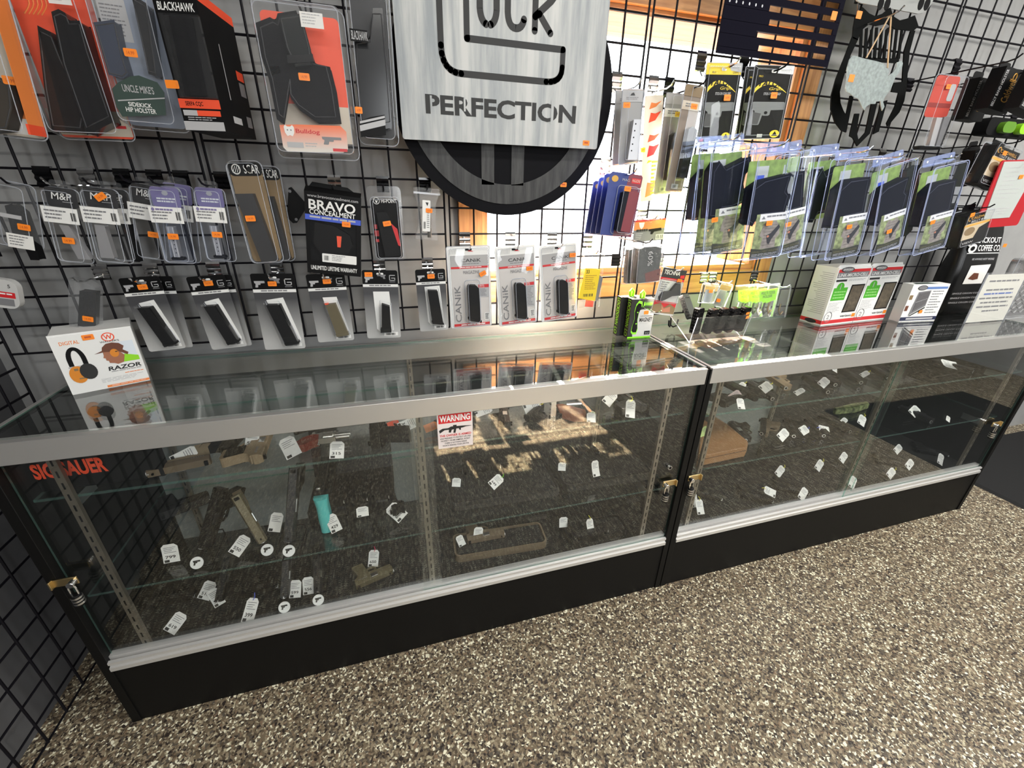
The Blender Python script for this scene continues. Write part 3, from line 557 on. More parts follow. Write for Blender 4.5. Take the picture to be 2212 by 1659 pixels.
# ------------------------------------------------------------------ top row: big clamshells
def shell_part(p, d, m=CLR, r=.012, rim=EDGE, inset=1.0, name='clear_shell'):
    b = MB(); b.shell(0, -p.h / 2, p.w * inset, p.h * inset, d, 0, m, r, .010, rim=rim); return b.build(name, p.t)
def outline(p, pts, d, y, m, name, bevel=.006, par=None):
    b = MB(); b.prism([(p.X(a), p.Z(c)) for a, c in pts], y - d, y, m); return b.build(name, par or p.t, bevel=bevel, seg=3)
def stitched(o, pts, y, m=None):
    """seam line running just inside an outline, on the front of part o"""
    n = len(pts); cx = sum(p[0] for p in pts) / n; cz = sum(p[1] for p in pts) / n; Q = []
    for k, (x, z) in enumerate(pts):
        x2, z2 = pts[(k + 1) % n]
        for f in (0, .33, .67): a, c = x + (x2 - x) * f, z + (z2 - z) * f; Q.append((cx + (a - cx) * .88, y, cz + (c - cz) * .90))
    b = MB(); b.tube(Q, .0011, m or mat('grey_thread', (.045, .045, .05), .7), 4, closed=True); b.build('stitching', o)
def pxoutline(p, pts, d, y, m, name, bevel=.006, seam=True):
    b = MB(); q = [p.loc(u, v, y) for u, v in pts]; b.prism(q, y - d, y, m); o = b.build(name, p.t, bevel=bevel, seg=3)
    if seam: stitched(o, q, y - d - .0004)
    return o
p = Pk('holster_clamshell', 'orange edged clamshell with a brown holster, at the top left edge', 'holster pack', [(-150, -60), (-4, -60), (110, 301), (-40, 297)], -.21)
b = MB(); b.rr(0, -p.h / 2, p.w * .96, p.h * .97, .01, -.001, 0, BEIGE); p.R(b, .02, .98, .80, .86, ORG2, -.0016); p.R(b, .02, .98, .86, .97, PAPER, -.0016); b.build('card', p.t)
pxoutline(p, [(-30, 180), (20, 170), (48, 190), (52, 240), (40, 285), (-20, 292)], .03, -.004, mat('dark_brown_holster', (.035, .027, .018), .6), 'holster', .01)
b = MB(); b.box(p.w * .48, p.w * .485, -.045, -.001, -p.h * .97, 0, ORG2); b.box(p.w * .45, p.w * .486, -.0455, -.001, -p.h * .97, -p.h * .90, ORED); b.build('side_panel', p.t)
shell_part(p, .048); p.sticker(22, 174, y=-.035)
p = Pk('holster_clamshell', 'tall orange red card pack with black twin pouches and white label', 'holster pack', [(2, -60), (176, -60), (298, 302), (132, 305)], -.15)
b = MB(); b.rr(0, -p.h / 2, p.w * .97, p.h * .97, .008, -.001, 0, ORED); b.rect(p.X(.02), p.X(.98), p.Z(.97), p.Z(.80), -.0014, BEIGE); b.rect(p.X(.70), p.X(.92), p.Z(.915), p.Z(.895), -.0018, RED)
x0, z0 = p.loc(124, 0); x1, z1 = p.loc(180, 26); b.rect(x0, x1, z1, z0, -.033, PAPER); b.lines(x0 + .005, x1 - .005, z1 + .004, z0 - .002, 4, -.0334, LGREY, .3, .4)
# bird like swirl print
for i in range(5): b.tube([(p.X(.15 + .05 * i + .08 * math.sin(a * .5)), -.0014, p.Z(.10 + a * .02)) for a in range(8)], .0012, ORG2, 4)
b.build('card', p.t)
pxoutline(p, [(104, 66), (131, 80), (150, 130), (180, 190), (205, 240), (196, 290), (133, 285), (118, 200)], .03, -.003, BLK, 'pouch', .012)
pxoutline(p, [(137, 40), (152, 34), (166, 42), (172, 58), (196, 58), (212, 120), (245, 220), (262, 270), (210, 296), (160, 150)], .035, -.006, BLKG, 'pouch', .012)
shell_part(p, .05)
# tall clear clamshell with a green tag
p = Pk('holster_clamshell', 'tall clear clamshell with a dark green tag low on its front', 'holster pack', [(181, -60), (336, -60), (411, 284), (279, 282)], -.17)
b = MB(); b.rr(0, -p.h / 2, p.w * .9, p.h * .95, .01, -.001, 0, mat('blue_grey_card', (.26, .30, .38), .45)); b.rect(p.X(.05), p.X(.45), p.Z(.42), p.Z(.05), -.0014, LGREY); b.lines(p.X(.08), p.X(.42), p.Z(.40), p.Z(.2), 9, -.0018, GREY, .35, .3); b.build('card', p.t)
pxoutline(p, [(218, 58), (262, 52), (276, 120), (290, 168), (280, 176), (250, 168)], .025, -.003, mat('navy_card', (.02, .03, .06), .4), 'holster', .006)
pxoutline(p, [(300, 0), (332, 20), (350, 150), (352, 172), (336, 168), (322, 100)], .03, -.004, BLKG, 'strap', .01)
b = MB(); y = -.053; pts = [p.loc(u, v, y) for u, v in ((242, 192), (256, 178), (282, 165), (300, 163), (340, 178), (355, 200), (359, 249), (265, 252), (252, 232))]
b.prism(pts, y - .0006, y, DGREEN); a0 = p.loc(255, 216, y); a1 = p.loc(356, 211, y); b.prism([a0, a1, (a1[0], a1[1] - .002), (a0[0], a0[1] - .002)], y - .0010, y - .0007, LGREY)
def tx(u0, v0, u1, v1, s, m, bold=.02, **k): a = (p.loc(u0, v1, y)[0], p.loc(308, v1, y)[1]); c = (p.loc(u1, v0, y)[0], p.loc(308, v0, y)[1]); b.text(s, a[0], c[0], a[1], c[1], y - .0012, m, bold=bold, **k)
tx(268, 186, 330, 202, "UNCLE MIKE'S", LGREY); tx(280, 223, 327, 232, 'SIDEKICK', WHITE); tx(275, 234, 336, 244, 'HIP HOLSTER', WHITE); b.build('tag_card', p.t, smooth=False)
shell_part(p, .050, CLRH, .014); p.sticker(282, 114, y=-.053)
# tall black box with a clear corner window
t = thing('holster_box', 'tall black box with an orange lid and clear window, seen from its side', 'holster box', (.713, -.254, 1.557), (0, 0, -.155))
bw, bd, bh = .076, .150, .215; b = MB(); X0, X1 = -bw / 2, bw / 2
b.box(X0, X1, .002, bd, 0, bh, BLK); b.box(X0, X1, 0, .002, 0, bh * .25, BLK); b.box(X0, X1, 0, .002, bh * .88, bh, BLK); b.box(X0, X0 + .012, 0, .002, bh * .25, bh * .88, BLK)
b.box(X0, X1, 0, bd, bh, bh + .016, ORED); b.box(X0 - .0004, X1 + .0004, -.0004, .0, bh * .18, bh * .255, ORED); b.box(X1 - .03, X1 + .0008, -.0006, -.0004, bh * .18, bh * .25, ORED)
b.box(X0 + .004, X1 - .002, -.0006, 0, bh * .12, bh * .165, ORED); b.box(X0 + .004, X0 + .03, -.001, -.0004, bh * .12, bh * .165, LGREY); b.box(X0, X1, -.0006, 0, .0, .016, LGREY)
b.text('BLACKHAWK', X0 + .006, X1 - .006, bh * .905, bh * .965, -.0006, WHITE, bold=.03, shear=.1); b.text('SERPA CQC', X0 + .012, X0 + .045, bh * .195, bh * .235, -.0009, BLK, bold=.02)
b.lines(X0 + .01, X1 - .01, bh * .075, bh * .11, 2, -.0007, LGREY, .4, .3)
for z0, z1, y0, y1, m in ((.52, .60, .112, .145, ORED), (.10, .16, .05, .09, LGREY), (.30, .75, .055, .058, LGREY), (.38, .50, .115, .142, GREY), (.10, .2, .118, .142, GREY)):
    b.add([(X1 + .0004, y0, z0 * bh), (X1 + .0004, y1, z0 * bh), (X1 + .0004, y1, z1 * bh), (X1 + .0004, y0, z1 * bh)], [(0, 1, 2, 3)], m)
b.build('box', t, smooth=False)
b = MB(); b.prism([(-.02, .06), (.02, .06), (.026, .185), (-.014, .185)], -.006, -.001, BLKG); b.build('holster', t, bevel=.002)
b = MB(); b.box(X0 + .008, X1 + .001, -.009, -.0012, bh * .26, bh * .875, CLR); b.build('window', t); b = MB(); b.rr(0, 0, .024, .014, .002, -.0004, 0, ORANGE); b.build('price_sticker', t, (X0 - .002, -.004, bh * .36))
b = MB(); b.tube([(.71, -.005, 1.80), (.71, -.30, 1.80)], .0025, WIREB); b.box(.69, .73, -.009, -.004, 1.785, 1.81, BLKG); tag(b.build('display_hook'), 'black rod over the tall black box with the orange lid', 'display hook', 'hooks on the wire grid')
# clear clamshell with bulldog card
p = Pk('holster_clamshell', 'clear clamshell with an orange card and black flap holster, beside the round sign', 'holster pack', [(546, 8), (737, 16), (780, 340), (602, 348)], -.17)
FADE = gradmat('orange_fade_card', (.70, .66, .60), (.86, .16, .04), -.275, -.225)
b = MB(); b.rr(0, p.Z(.45), p.w * .86, p.h * .80, .010, -.001, 0, ORED); b.rect(p.X(.07), p.X(.93), p.Z(.88), p.Z(.62), -.0014, BEIGE); b.build('card', p.t)
b = MB(); pts = [p.loc(u, v, -.045) for u, v in ((604, 270), (640, 269), (735, 272), (748, 285), (752, 322), (742, 330), (622, 328), (612, 318))]; b.prism(pts, -.046, -.045, FADE)
a0 = p.loc(640, 290, -.046); a1 = p.loc(690, 281, -.046); b.text('Bulldog', a0[0], a1[0], a0[1], a1[1], -.0465, RED, bold=.03)
hx, hz = p.loc(625, 282, -.046); b.poly([(hx + a * .0105, hz + c * .011) for a, c in ((-1, .6), (-.7, 1), (-.3, .7), (.3, .7), (.7, 1), (1, .6), (.9, -.4), (.5, -1), (0, -.8), (-.5, -1), (-.9, -.4))], -.0465, WHITE)
for dx in (-.4, .4): b.ell(hx + dx * .009, hz + .001, .0016, .0016, -.0468, GREY, 8)
a0 = p.loc(622, 318, -.046); a1 = p.loc(655, 308, -.046); b.rect(a0[0], a1[0], a0[1], a1[1], -.0465, LGREY); b.lines(a1[0] + .004, a1[0] + .03, a0[1], a1[1], 2, -.0465, LGREY, .4, .2)
pistol_print(b, *sorted((p.loc(700, 300)[0], p.loc(740, 300)[0])), p.loc(700, 316)[1], p.loc(700, 300)[1], -.0465, GREY); a0 = p.loc(720, 327, -.046); a1 = p.loc(750, 322, -.046); b.rect(a0[0], a1[0], a0[1], a1[1], -.0465, RED)
b.build('label_card', p.t, smooth=False)
pxoutline(p, [(560, 60), (590, 48), (602, 55), (606, 40), (645, 34), (655, 60), (664, 95), (676, 120), (684, 145), (716, 152), (728, 200), (738, 268), (690, 268), (650, 240), (632, 215), (630, 180), (615, 270), (604, 262), (588, 180), (572, 130)], .030, -.004, CLOTH, 'holster', .012)
pxoutline(p, [(606, 40), (652, 34), (672, 108), (676, 143), (640, 147), (622, 110), (612, 70)], .012, -.034, mat('green_grey_nylon', (.009, .011, .011), .55, spec=.15), 'flap', .006)
pxoutline(p, [(584, 145), (604, 143), (607, 158), (588, 164)], .004, -.030, ORG2, 'orange_tab', .001, False)
pxoutline(p, [(620, 120), (676, 118), (678, 134), (622, 138)], .004, -.047, BLKG, 'strap', .001, False)
b = MB(); a0 = p.loc(651, 58, -.048); a1 = p.loc(696, 30, -.048); b.rect(a0[0], a1[0], a0[1], a1[1], -.049, PAPER); b.lines(a0[0] + .004, a1[0] - .004, a0[1] + .003, a1[1] - .003, 4, -.0494, LGREY, .3, .4); b.build('label', p.t)
shell_part(p, .055, CLRH, .014); p.sticker(657, 166, y=-.053)
hook('black hook over the clamshell with the orange card', p.top.x, gz(-6), p.top.z + .006, -.20, WIREB)
p = Pk('holster_clamshell', 'narrow clear clamshell with a black holster and grey band label', 'holster pack', [(744, -30), (838, -30), (863, 316), (777, 313)], -.13)
b = MB(); b.rr(0, -p.h / 2, p.w * .8, p.h * .9, .006, -.001, 0, DARK); b.build('card', p.t)
pxoutline(p, [(768, 100), (800, 95), (806, 30), (826, 30), (838, 160), (846, 280), (782, 290), (770, 180)], .035, -.003, BLKG, 'holster', .010)
b = MB(); y = -.058; pts = [p.loc(u, v, y) for u, v in ((776, 262), (800, 253), (831, 248), (834, 292), (780, 296))]; b.prism(pts, y - .0006, y, BLK)
for a, c, m in (((777, 262, 831, 250), 6, LGREY), ((777, 271, 832, 258), 15, LGREY)):
    q = [p.loc(a[0], a[1], y), p.loc(a[2], a[3], y)]; b.poly([q[0], q[1], (q[1][0], q[1][1] - c * .0008), (q[0][0], q[0][1] - c * .0008)], y - .001, m)
b.build('band_label', p.t, smooth=False); b = MB(); a0 = p.loc(757, 88, y); a1 = p.loc(793, 66, y); b.rect(a0[0], a1[0], a0[1], a1[1], y - .0004, BLK); b.text('BLACKHAWK', a0[0] + .003, a1[0], a0[1] + .003, a1[1] - .003, y - .001, LGREY, bold=.02); b.build('name_label', p.t, smooth=False)
shell_part(p, .057, CLR, .016); p.sticker(775, 238, y=-.058, w=.016)
hook('black hook over the narrow black holster clamshell', p.top.x, gz(-7), p.top.z - .01, -.19, WIREB)
# ------------------------------------------------------------------ round black sign and brushed plate
SCR = bpy.data.materials.new('scratched_black'); SCR.use_nodes = True
def brushed(m, c0, c1, sc_, metal, rough, rot=0):
    nt = m.node_tree; N = nt.nodes.new; L = nt.links.new; b = nt.nodes['Principled BSDF']; tc = N('ShaderNodeTexCoord'); mp = N('ShaderNodeMapping'); mp.inputs['Scale'].default_value = sc_; mp.inputs['Rotation'].default_value = (0, rot, 0)
    n = N('ShaderNodeTexNoise'); n.inputs['Scale'].default_value = 1; n.inputs['Detail'].default_value = 6; n.inputs['Roughness'].default_value = .65; r = N('ShaderNodeValToRGB')
    r.color_ramp.elements[0].color = (*c0, 1); r.color_ramp.elements[1].color = (*c1, 1); r.color_ramp.elements[0].position = .36; r.color_ramp.elements[1].position = .62
    L(tc.outputs['Object'], mp.inputs[0]); L(mp.outputs[0], n.inputs['Vector']); L(n.outputs[0], r.inputs[0]); L(r.outputs[0], b.inputs['Base Color']); b.inputs['Metallic'].default_value = metal; b.inputs['Roughness'].default_value = rough; return m
brushed(SCR, (.016, .016, .016), (.05, .049, .047), (60, 60, 6), .2, .5, .3)
PM = bpy.data.materials.new('brushed_plate'); PM.use_nodes = True; PLATE = brushed(PM, (.25, .27, .28), (.47, .47, .455), (24, 24, 1.8), .3, .5, .06)
cx, cz, R = 1.420, 1.711, .3215
t = thing('round_sign', 'large round black metal sign hanging under the brushed plate', 'sign', (cx, -.052, cz)); DSK = mat('satin_black_disc', (.005, .005, .0065), .6, spec=.08)
def circ(r, n=96, a0=0, a1=2 * PI, dx=0, dz=0): return [(dx + r * math.cos(a0 + (a1 - a0) * i / n), dz + r * math.sin(a0 + (a1 - a0) * i / n)) for i in range(n)]
b = MB(); b.prism(circ(R), 0, .006, DSK); b.build('disc', t, bevel=.0015)
b = MB(); ro, ri = .290, .236; o_ = circ(ro); i_ = circ(ri)
for k in range(96):
    j = (k + 1) % 96; b.add([(o_[k][0], -.003, o_[k][1]), (o_[j][0], -.003, o_[j][1]), (i_[j][0], -.003, i_[j][1]), (i_[k][0], -.003, i_[k][1]), (o_[k][0], 0, o_[k][1]), (o_[j][0], 0, o_[j][1]), (i_[j][0], 0, i_[j][1]), (i_[k][0], 0, i_[k][1])], [(3, 2, 1, 0), (0, 1, 5, 4), (2, 3, 7, 6)], SCR)
b.build('ring', t)
for xa, xb in ((-.079, -.040), (.012, .052)):
    b = MB(); b.box(xa, xb, -.003, 0, -.238, .05, SCR); b.build('bar', t, bevel=.0006)
P = U(1217, 399, 1, -.053); b = MB(); b.rr(0, 0, .021, .013, .002, -.0006, 0, ORANGE); b.lines(-.006, .006, -.003, .003, 1, -.0009, mat('sticker_ink', (.55, .09, .02), .6), .8, 0); b.build('price_sticker', t, (P.x - cx, -.0015, P.z - cz))
# plate
PY = -.088; t = thing('metal_sign', 'square brushed metal plate sign with cut out black lettering', 'sign', (1.405, PY, 1.575))
def pl(u, v): a = U(u, v, 1, PY - .003); return a.x - 1.405, a.z - 1.575
b = MB(); b.rr(0, .2885, .568, .573, .006, -.003, 0, PLATE); b.build('plate', t, bevel=.0008)
b = MB(); zz = lambda v, u0=0: v
def Lz(px, py): return pl(840 + px / 3.53, py / 3.53)
def stroke(pts, w, close=False):
    Q = [Vector((a, 0, c)) for a, c in pts]; n = len(Q); A = []; B = []
    for i in range(n):
        d = (Q[min(i + 1, n - 1)] - Q[max(i - 1, 0)]).normalized(); nrm = Vector((-d.z, 0, d.x))
        A.append((Q[i].x + nrm.x * w / 2, Q[i].z + nrm.z * w / 2)); B.append((Q[i].x - nrm.x * w / 2, Q[i].z - nrm.z * w / 2))
    for i in range(n - 1): b.poly([A[i], A[i + 1], B[i + 1], B[i]], -.0036, BINK)
    for i in (0, n - 1): b.ell(Q[i].x, Q[i].z, w / 2, w / 2, -.0036, BINK, 12)
def corner(p0, c, p1, n=6): return [((1 - s) ** 2 * p0[0] + 2 * s * (1 - s) * c[0] + s * s * p1[0], (1 - s) ** 2 * p0[1] + 2 * s * (1 - s) * c[1] + s * s * p1[1]) for s in [i / n for i in range(n + 1)]]
lx = Lz(395, 300)[0]; rx = Lz(1325, 450)[0]; zt_ = Lz(950, 335)[1]; zb = Lz(900, 595)[1]; ix = Lz(592, 150)[0]; w_ = .0150
TOPZ = .52
path = [(ix, TOPZ - .10), (ix, zt_)] + corner((ix, zt_), (ix, zt_), (ix + .001, zt_), 1) + [(rx, zt_), (rx, zb + .035)] + corner((rx, zb + .035), (rx, zb), (rx - .045, zb)) + [(lx + .05, zb)] + corner((lx + .05, zb), (lx, zb), (lx, zb + .055)) + [(lx, TOPZ - .05)] + corner((lx, TOPZ - .05), (lx, TOPZ), (lx + .05, TOPZ)) + [(rx, TOPZ), (rx, TOPZ - .10), (ix, TOPZ - .10)]
for seg in (path,): 
    for i in range(len(seg) - 1): stroke([seg[i], seg[i + 1]], w_) if (seg[i] != seg[i + 1]) else None
# letters O C K (L, O ... continue above the frame)
def at(px, py): return Lz(px, py)
x0, z0 = at(693, 0); x1, _ = at(822, 0); zb1 = at(750, 185)[1]; xm = (x0 + x1) / 2; zc = zb1 + .043
stroke([(x0, zb1 + .105), (x0, zb1 + .03)] + corner((x0, zb1 + .03), (x0 + .002, zb1 + .006), (xm - .006, zb1)), .0160); stroke([(x1, zb1 + .105), (x1, zb1 + .03)] + corner((x1, zb1 + .03), (x1 - .002, zb1 + .006), (xm + .006, zb1)), .0160)
stroke(corner((x0, zb1 + .105), (x0, zb1 + .132), (xm - .006, zb1 + .134)), .0160); stroke(corner((x1, zb1 + .105), (x1, zb1 + .132), (xm + .006, zb1 + .134)), .0160)
c0, _ = at(908, 0); c1, _ = at(1030, 160); zb2 = at(965, 215)[1]
stroke(corner((c1, zb2 + .02), (c1 - .004, zb2), ((c0 + c1) / 2, zb2)) + corner(((c0 + c1) / 2, zb2), (c0 + .002, zb2), (c0, zb2 + .03)) + [(c0, zb2 + .10)] + corner((c0, zb2 + .10), (c0, zb2 + .132), ((c0 + c1) / 2, zb2 + .132)) + corner(((c0 + c1) / 2, zb2 + .132), (c1, zb2 + .132), (c1, zb2 + .11)), .0160)
k0, zk = at(1112, 235); k1, zk1 = at(1232, 255); kt = at(1240, 8)
stroke([(k0, zk), (k0, zk + .13)], .0160); km = at(1148, 108); stroke([km, (k1, zk1)], .0160); stroke([(k0, km[1] - .006), kt, (kt[0] + .01, kt[1] + .012)], .0160)
a0 = at(283, 862); a1 = at(1420, 815); b.text('PERFECTION', a0[0], at(1420, 950)[0], (a0[1] + at(1415, 950)[1]) / 2, (at(283, 705)[1] + a1[1]) / 2, -.0036, BINK, bold=.06)
# stencil bridges
for px, py, w, h in ((322, 780, .005, .03), (578, 800, .005, .03), (1245, 860, .008, .055)): x, z = at(px, py); b.rect(x - w / 2, x + w / 2, z - h / 2, z + h / 2, -.0040, PLATE)
b.build('lettering', t, smooth=False)
x, z = pl(1266, 309); b = MB(); b.rr(0, 0, .021, .013, .002, -.0006, 0, ORANGE); b.lines(-.006, .006, -.003, .003, 1, -.0009, MATS['sticker_ink'], .8, 0); b.build('price_sticker', t, (x, -.0032, z))
for s in (-.15, .15): hook('black hook carrying the metal plate sign, %s side' % ('left' if s < 0 else 'right'), 1.405 + s, gz(-9), gz(-9) - .03, -.10, WIREB)
# ------------------------------------------------------------------ packs in front of the window
p = Pk('magazine_clamshell', 'grey card pack with a drilled steel magazine in front of the window', 'magazine pack', [(1345, 191), (1389, 195), (1378, 355), (1335, 354)], -.11)
GC = mat('grey_card', (.33, .33, .33), .5)
def greymag(p, full=True):
    b = MB(); hangcard(p, b, GC, .004); p.R(b, 0, 1, 0, .16, LGREY); b.poly([(p.X(.38), p.Z(.08)), (p.X(.62), p.Z(.08)), (p.X(.55), p.Z(.04)), (p.X(.45), p.Z(.05))], -.0016, DARK); b.lines(p.X(.2), p.X(.8), p.Z(.14), p.Z(.10), 2, -.0016, GREY, .4, .2); b.build('card', p.t)
    if full:
        o = magazine(p, 'magazine', ((.48, .40), (.86, .40), (.80, .95), (.30, .95)), .018, SILV)
        b = MB()
        for i in range(5): b.ell(p.X(.58 - i * .03), p.Z(.46 + i * .09), .0022, .0022, -.0200, BLKM, 10)
        b.build('witness_holes', o)
    shell_part(p, .024, CLR, .006)
greymag(p); p.sticker(1354, 227, y=-.026); hook_for(p, 'chrome hook of the grey drilled magazine pack', up=-.004, ext=.03)
p = Pk('magazine_clamshell', 'grey card pack half hidden behind the drilled magazine pack', 'magazine pack', [(1331, 195), (1376, 197), (1367, 357), (1322, 357)], -.055); greymag(p, False)
# whitish card with orange lettering
p = Pk('hang_card', 'long pale card with orange red flame lettering in front of the window', 'card', [(1395, 205), (1432, 207), (1420, 438), (1383, 432)], -.03)
b = MB(); hangcard(p, b, mat('cream_card', (.80, .74, .62), .5), .004, slot=False)
for i, (z0, z1, m) in enumerate(((.05, .12, ORG2), (.14, .24, ORED), (.34, .42, ORED), (.44, .56, RED), (.58, .62, YEL), (.80, .96, ORG2))):
    b.poly([(p.X(.25), p.Z(z1)), (p.X(.62), p.Z(z1 - .02)), (p.X(.92), p.Z(z0)), (p.X(.6), p.Z(z0 + .02)), (p.X(.35), p.Z(z0 + .01))], -.0006, m)
b.lines(p.X(.55), p.X(.9), p.Z(.95), p.Z(.6), 9, -.0008, YEL, .5, .5); b.build('card', p.t); p.sticker(1389, 324, y=-.001, w=.016, m=YEL)
def longmag(q, y, lb, hdr, tray, st, m=None):
    p = Pk('magazine_clamshell', lb, 'magazine pack', q, y); b = MB(); hangcard(p, b, tray, .004); p.R(b, 0, 1, 0, .10, BROWN if hdr else LGREY); p.R(b, .02, .98, .14, .22, hdr or WHITE); b.lines(p.X(.2), p.X(.8), p.Z(.2), p.Z(.16), 2, -.0016, GREY, .5, .3); b.rect(p.X(.28), p.X(.68), p.Z(.97), p.Z(.92), -.0016, LGREY); b.bars(p.X(.35), p.X(.6), p.Z(.965), p.Z(.925), -.002, 7); b.build('card', p.t)
    magazine(p, 'magazine', ((.42, .40), (.62, .37), (.92, .40), (.90, .86), (.42, .85)), .020, BLKG)
    shell_part(p, .026, CLR, .006); p.sticker(*st, y=-.028, m=m); return p
TRAY = mat('taupe_card', (.24, .19, .15), .5)
p = longmag([(1442, 200), (1476, 203), (1449, 419), (1410, 420)], -.065, 'pale grey magazine pack with a yellow sticker, left of the taupe one', None, GC, (1465, 247), YEL); hook_for(p, 'chrome hook of the pale grey pack with the yellow sticker', up=-.006, ext=.04, dx=-.045)
p = longmag([(1481, 182), (1520, 186), (1472, 416), (1437, 413)], -.135, 'taupe magazine pack with a long black magazine, left of the pistol cards', BEIGE, TRAY, (1499.5, 230)); hook_for(p, 'black hook of the taupe long magazine pack', chrome=False, up=.006, ext=.04)
# blue and red pack with copies behind
PROG = mat('deep_blue_card', (.025, .045, .22), .4); PROR = mat('plum_red_card', (.20, .03, .05), .4)
def blue_pack(q, y, lb, full):
    p = Pk('magazine_blister_pack', lb, 'magazine pack', q, y, 'blue and red packs by the window'); b = MB(); b.prism([(p.X(0), -.006), (p.X(.06), 0), (p.X(.58), 0), (p.X(.40), -p.h), (p.X(0), -p.h)], -.0005, .0005, PROG); b.prism([(p.X(.58), 0), (p.X(.95), 0), (p.X(1), -.006), (p.X(1), -p.h), (p.X(.40), -p.h)], -.0005, .0005, PROR)
    b.ell(p.X(.17), p.Z(.10), p.w * .10, p.h * .05, -.0010, GOLD, 16); b.rect(p.X(.68), p.X(.96), p.Z(.14), p.Z(.06), -.0010, RED); p.T(b, 'MAG', .40, .62, .08, .12, LGREY, -.0010); p.T(b, 'MAGAZINE', .70, .94, .075, .12, BEIGE, -.0012)
    b.build('card', p.t)
    if full:
        o = magazine(p, 'magazine', ((.42, .30), (.72, .25), (.86, .28), (.80, .92), (.42, .90)), .022, mat('dark_red_magazine', (.25, .03, .03), .4)); b = MB(); b.prism([(p.X(a), p.Z(c)) for a, c in ((.40, .30), (.55, .26), (.50, .92), (.38, .90))], -.024, -.002, BLK); b.build('spine', o)
        b = MB(); b.shell(p.X(.62), p.Z(.58), p.w * .64, p.h * .78, .028, -.001, CLRB, .010, rim=EDGE); b.build('blister', p.t); p.sticker(1356, 408, y=-.030)
    else: shell_part(p, .02, CLRB, .006, EDGEB)
    return p
p = blue_pack([(1318, 372), (1390, 377), (1363, 511), (1296, 509)], -.15, 'blue and plum red magazine blister pack hanging beside the window', True); hook_for(p, 'chrome hook of the blue and plum red pack', up=.004, ext=.04)
for i, dy in enumerate((.04, .075, .11)):
    blue_pack([(1306 - i * 12, 376 + i * 8), (1376 - i * 12, 381 + i * 8), (1351 - i * 11, 509), (1285 - i * 11, 507)], -.15 + dy, 'blue edged pack %s behind the blue and plum red one' % ('first', 'second', 'third')[i], False)
# orange and grey accessory card, clip card
p = Pk('accessory_card', 'small orange and grey card with a black device print', 'card', [(1371, 473), (1437, 474), (1433, 521), (1367, 521)], -.06)
b = MB(); hangcard(p, b, GREY, .002, slot=False); p.R(b, 0, 1, 0, .08, RED); p.R(b, 0, 1, .08, .45, ORG2); b.poly([(p.X(.15 + a), p.Z(.12 + c)) for a, c in ((0, 0), (.18, 0), (.15, .2), (.09, .3), (.03, .2))], -.0014, PAPER)
b.poly([(p.X(a), p.Z(c)) for a, c in ((.48, .45), (.88, .42), (.90, .55), (.66, .58), (.60, .70), (.54, .68), (.56, .56), (.48, .54))], -.0014, BLK); b.lines(p.X(.08), p.X(.45), p.Z(.55), p.Z(.42), 1, -.0014, BINK, .8, 0); b.lines(p.X(.06), p.X(.3), p.Z(.92), p.Z(.6), 4, -.0014, LGREY, .4, .3); b.bars(p.X(.72), p.X(.98), p.Z(.95), p.Z(.72), -.0014, 12, WHITE); b.build('card', p.t)
b = MB(); b.shell(p.X(.6), p.Z(.14), p.w * .6, p.h * .3, .01, -.001, CLR, .006); b.build('blister', p.t); hook_for(p, 'chrome hook of the small orange and grey card', up=.0, ext=.03)
p = Pk('clip_card', 'white and red card pack with a black clip and red photo strip', 'card', [(1435, 580), (1483, 582), (1456, 680), (1401, 682)], -.11)
b = MB(); hangcard(p, b, mat('pale_grey_card', (.62, .62, .61), .5), .004); p.R(b, 0, 1, .0, .20, DARK); p.R(b, 0, 1, .20, .25, RED); p.T(b, 'TECHNA', .08, .74, .04, .13, WHITE, shear=.2, bold=.03)
b.poly([(p.X(.78), p.Z(.12)), (p.X(.95), p.Z(.10)), (p.X(.97), p.Z(.17)), (p.X(.8), p.Z(.18))], -.0018, RED); b.lines(p.X(.08), p.X(.42), p.Z(.52), p.Z(.29), 5, -.0016, GREY, .35, .3); p.R(b, .02, .98, .70, .96, RED); b.poly([(p.X(a), p.Z(c)) for a, c in ((.02, .96), (.02, .80), (.3, .74), (.5, .84), (.7, .74), (.98, .82), (.98, .96))], -.0016, BROWN); b.poly([(p.X(a), p.Z(c)) for a, c in ((.35, .78), (.5, .86), (.75, .80), (.8, .92), (.45, .94))], -.0018, mat('skin_print', (.5, .2, .12), .6)); b.build('card', p.t)
outline(p, ((.12, .62), (.22, .50), (.48, .46), (.66, .28), (.78, .24), (.86, .40), (.94, .52), (.60, .56), (.34, .66), (.20, .70)), .012, -.002, mat('graphite', (.05, .05, .052), .4), 'clip', .003)
b = MB(); b.shell(p.X(.5), p.Z(.48), p.w * .9, p.h * .5, .018, -.001, CLR, .008, rim=EDGE); b.build('blister', p.t); p.sticker(1468, 607, y=-.004, w=.02); hook_for(p, 'chrome hook of the white and red clip card', up=.004, ext=.03)
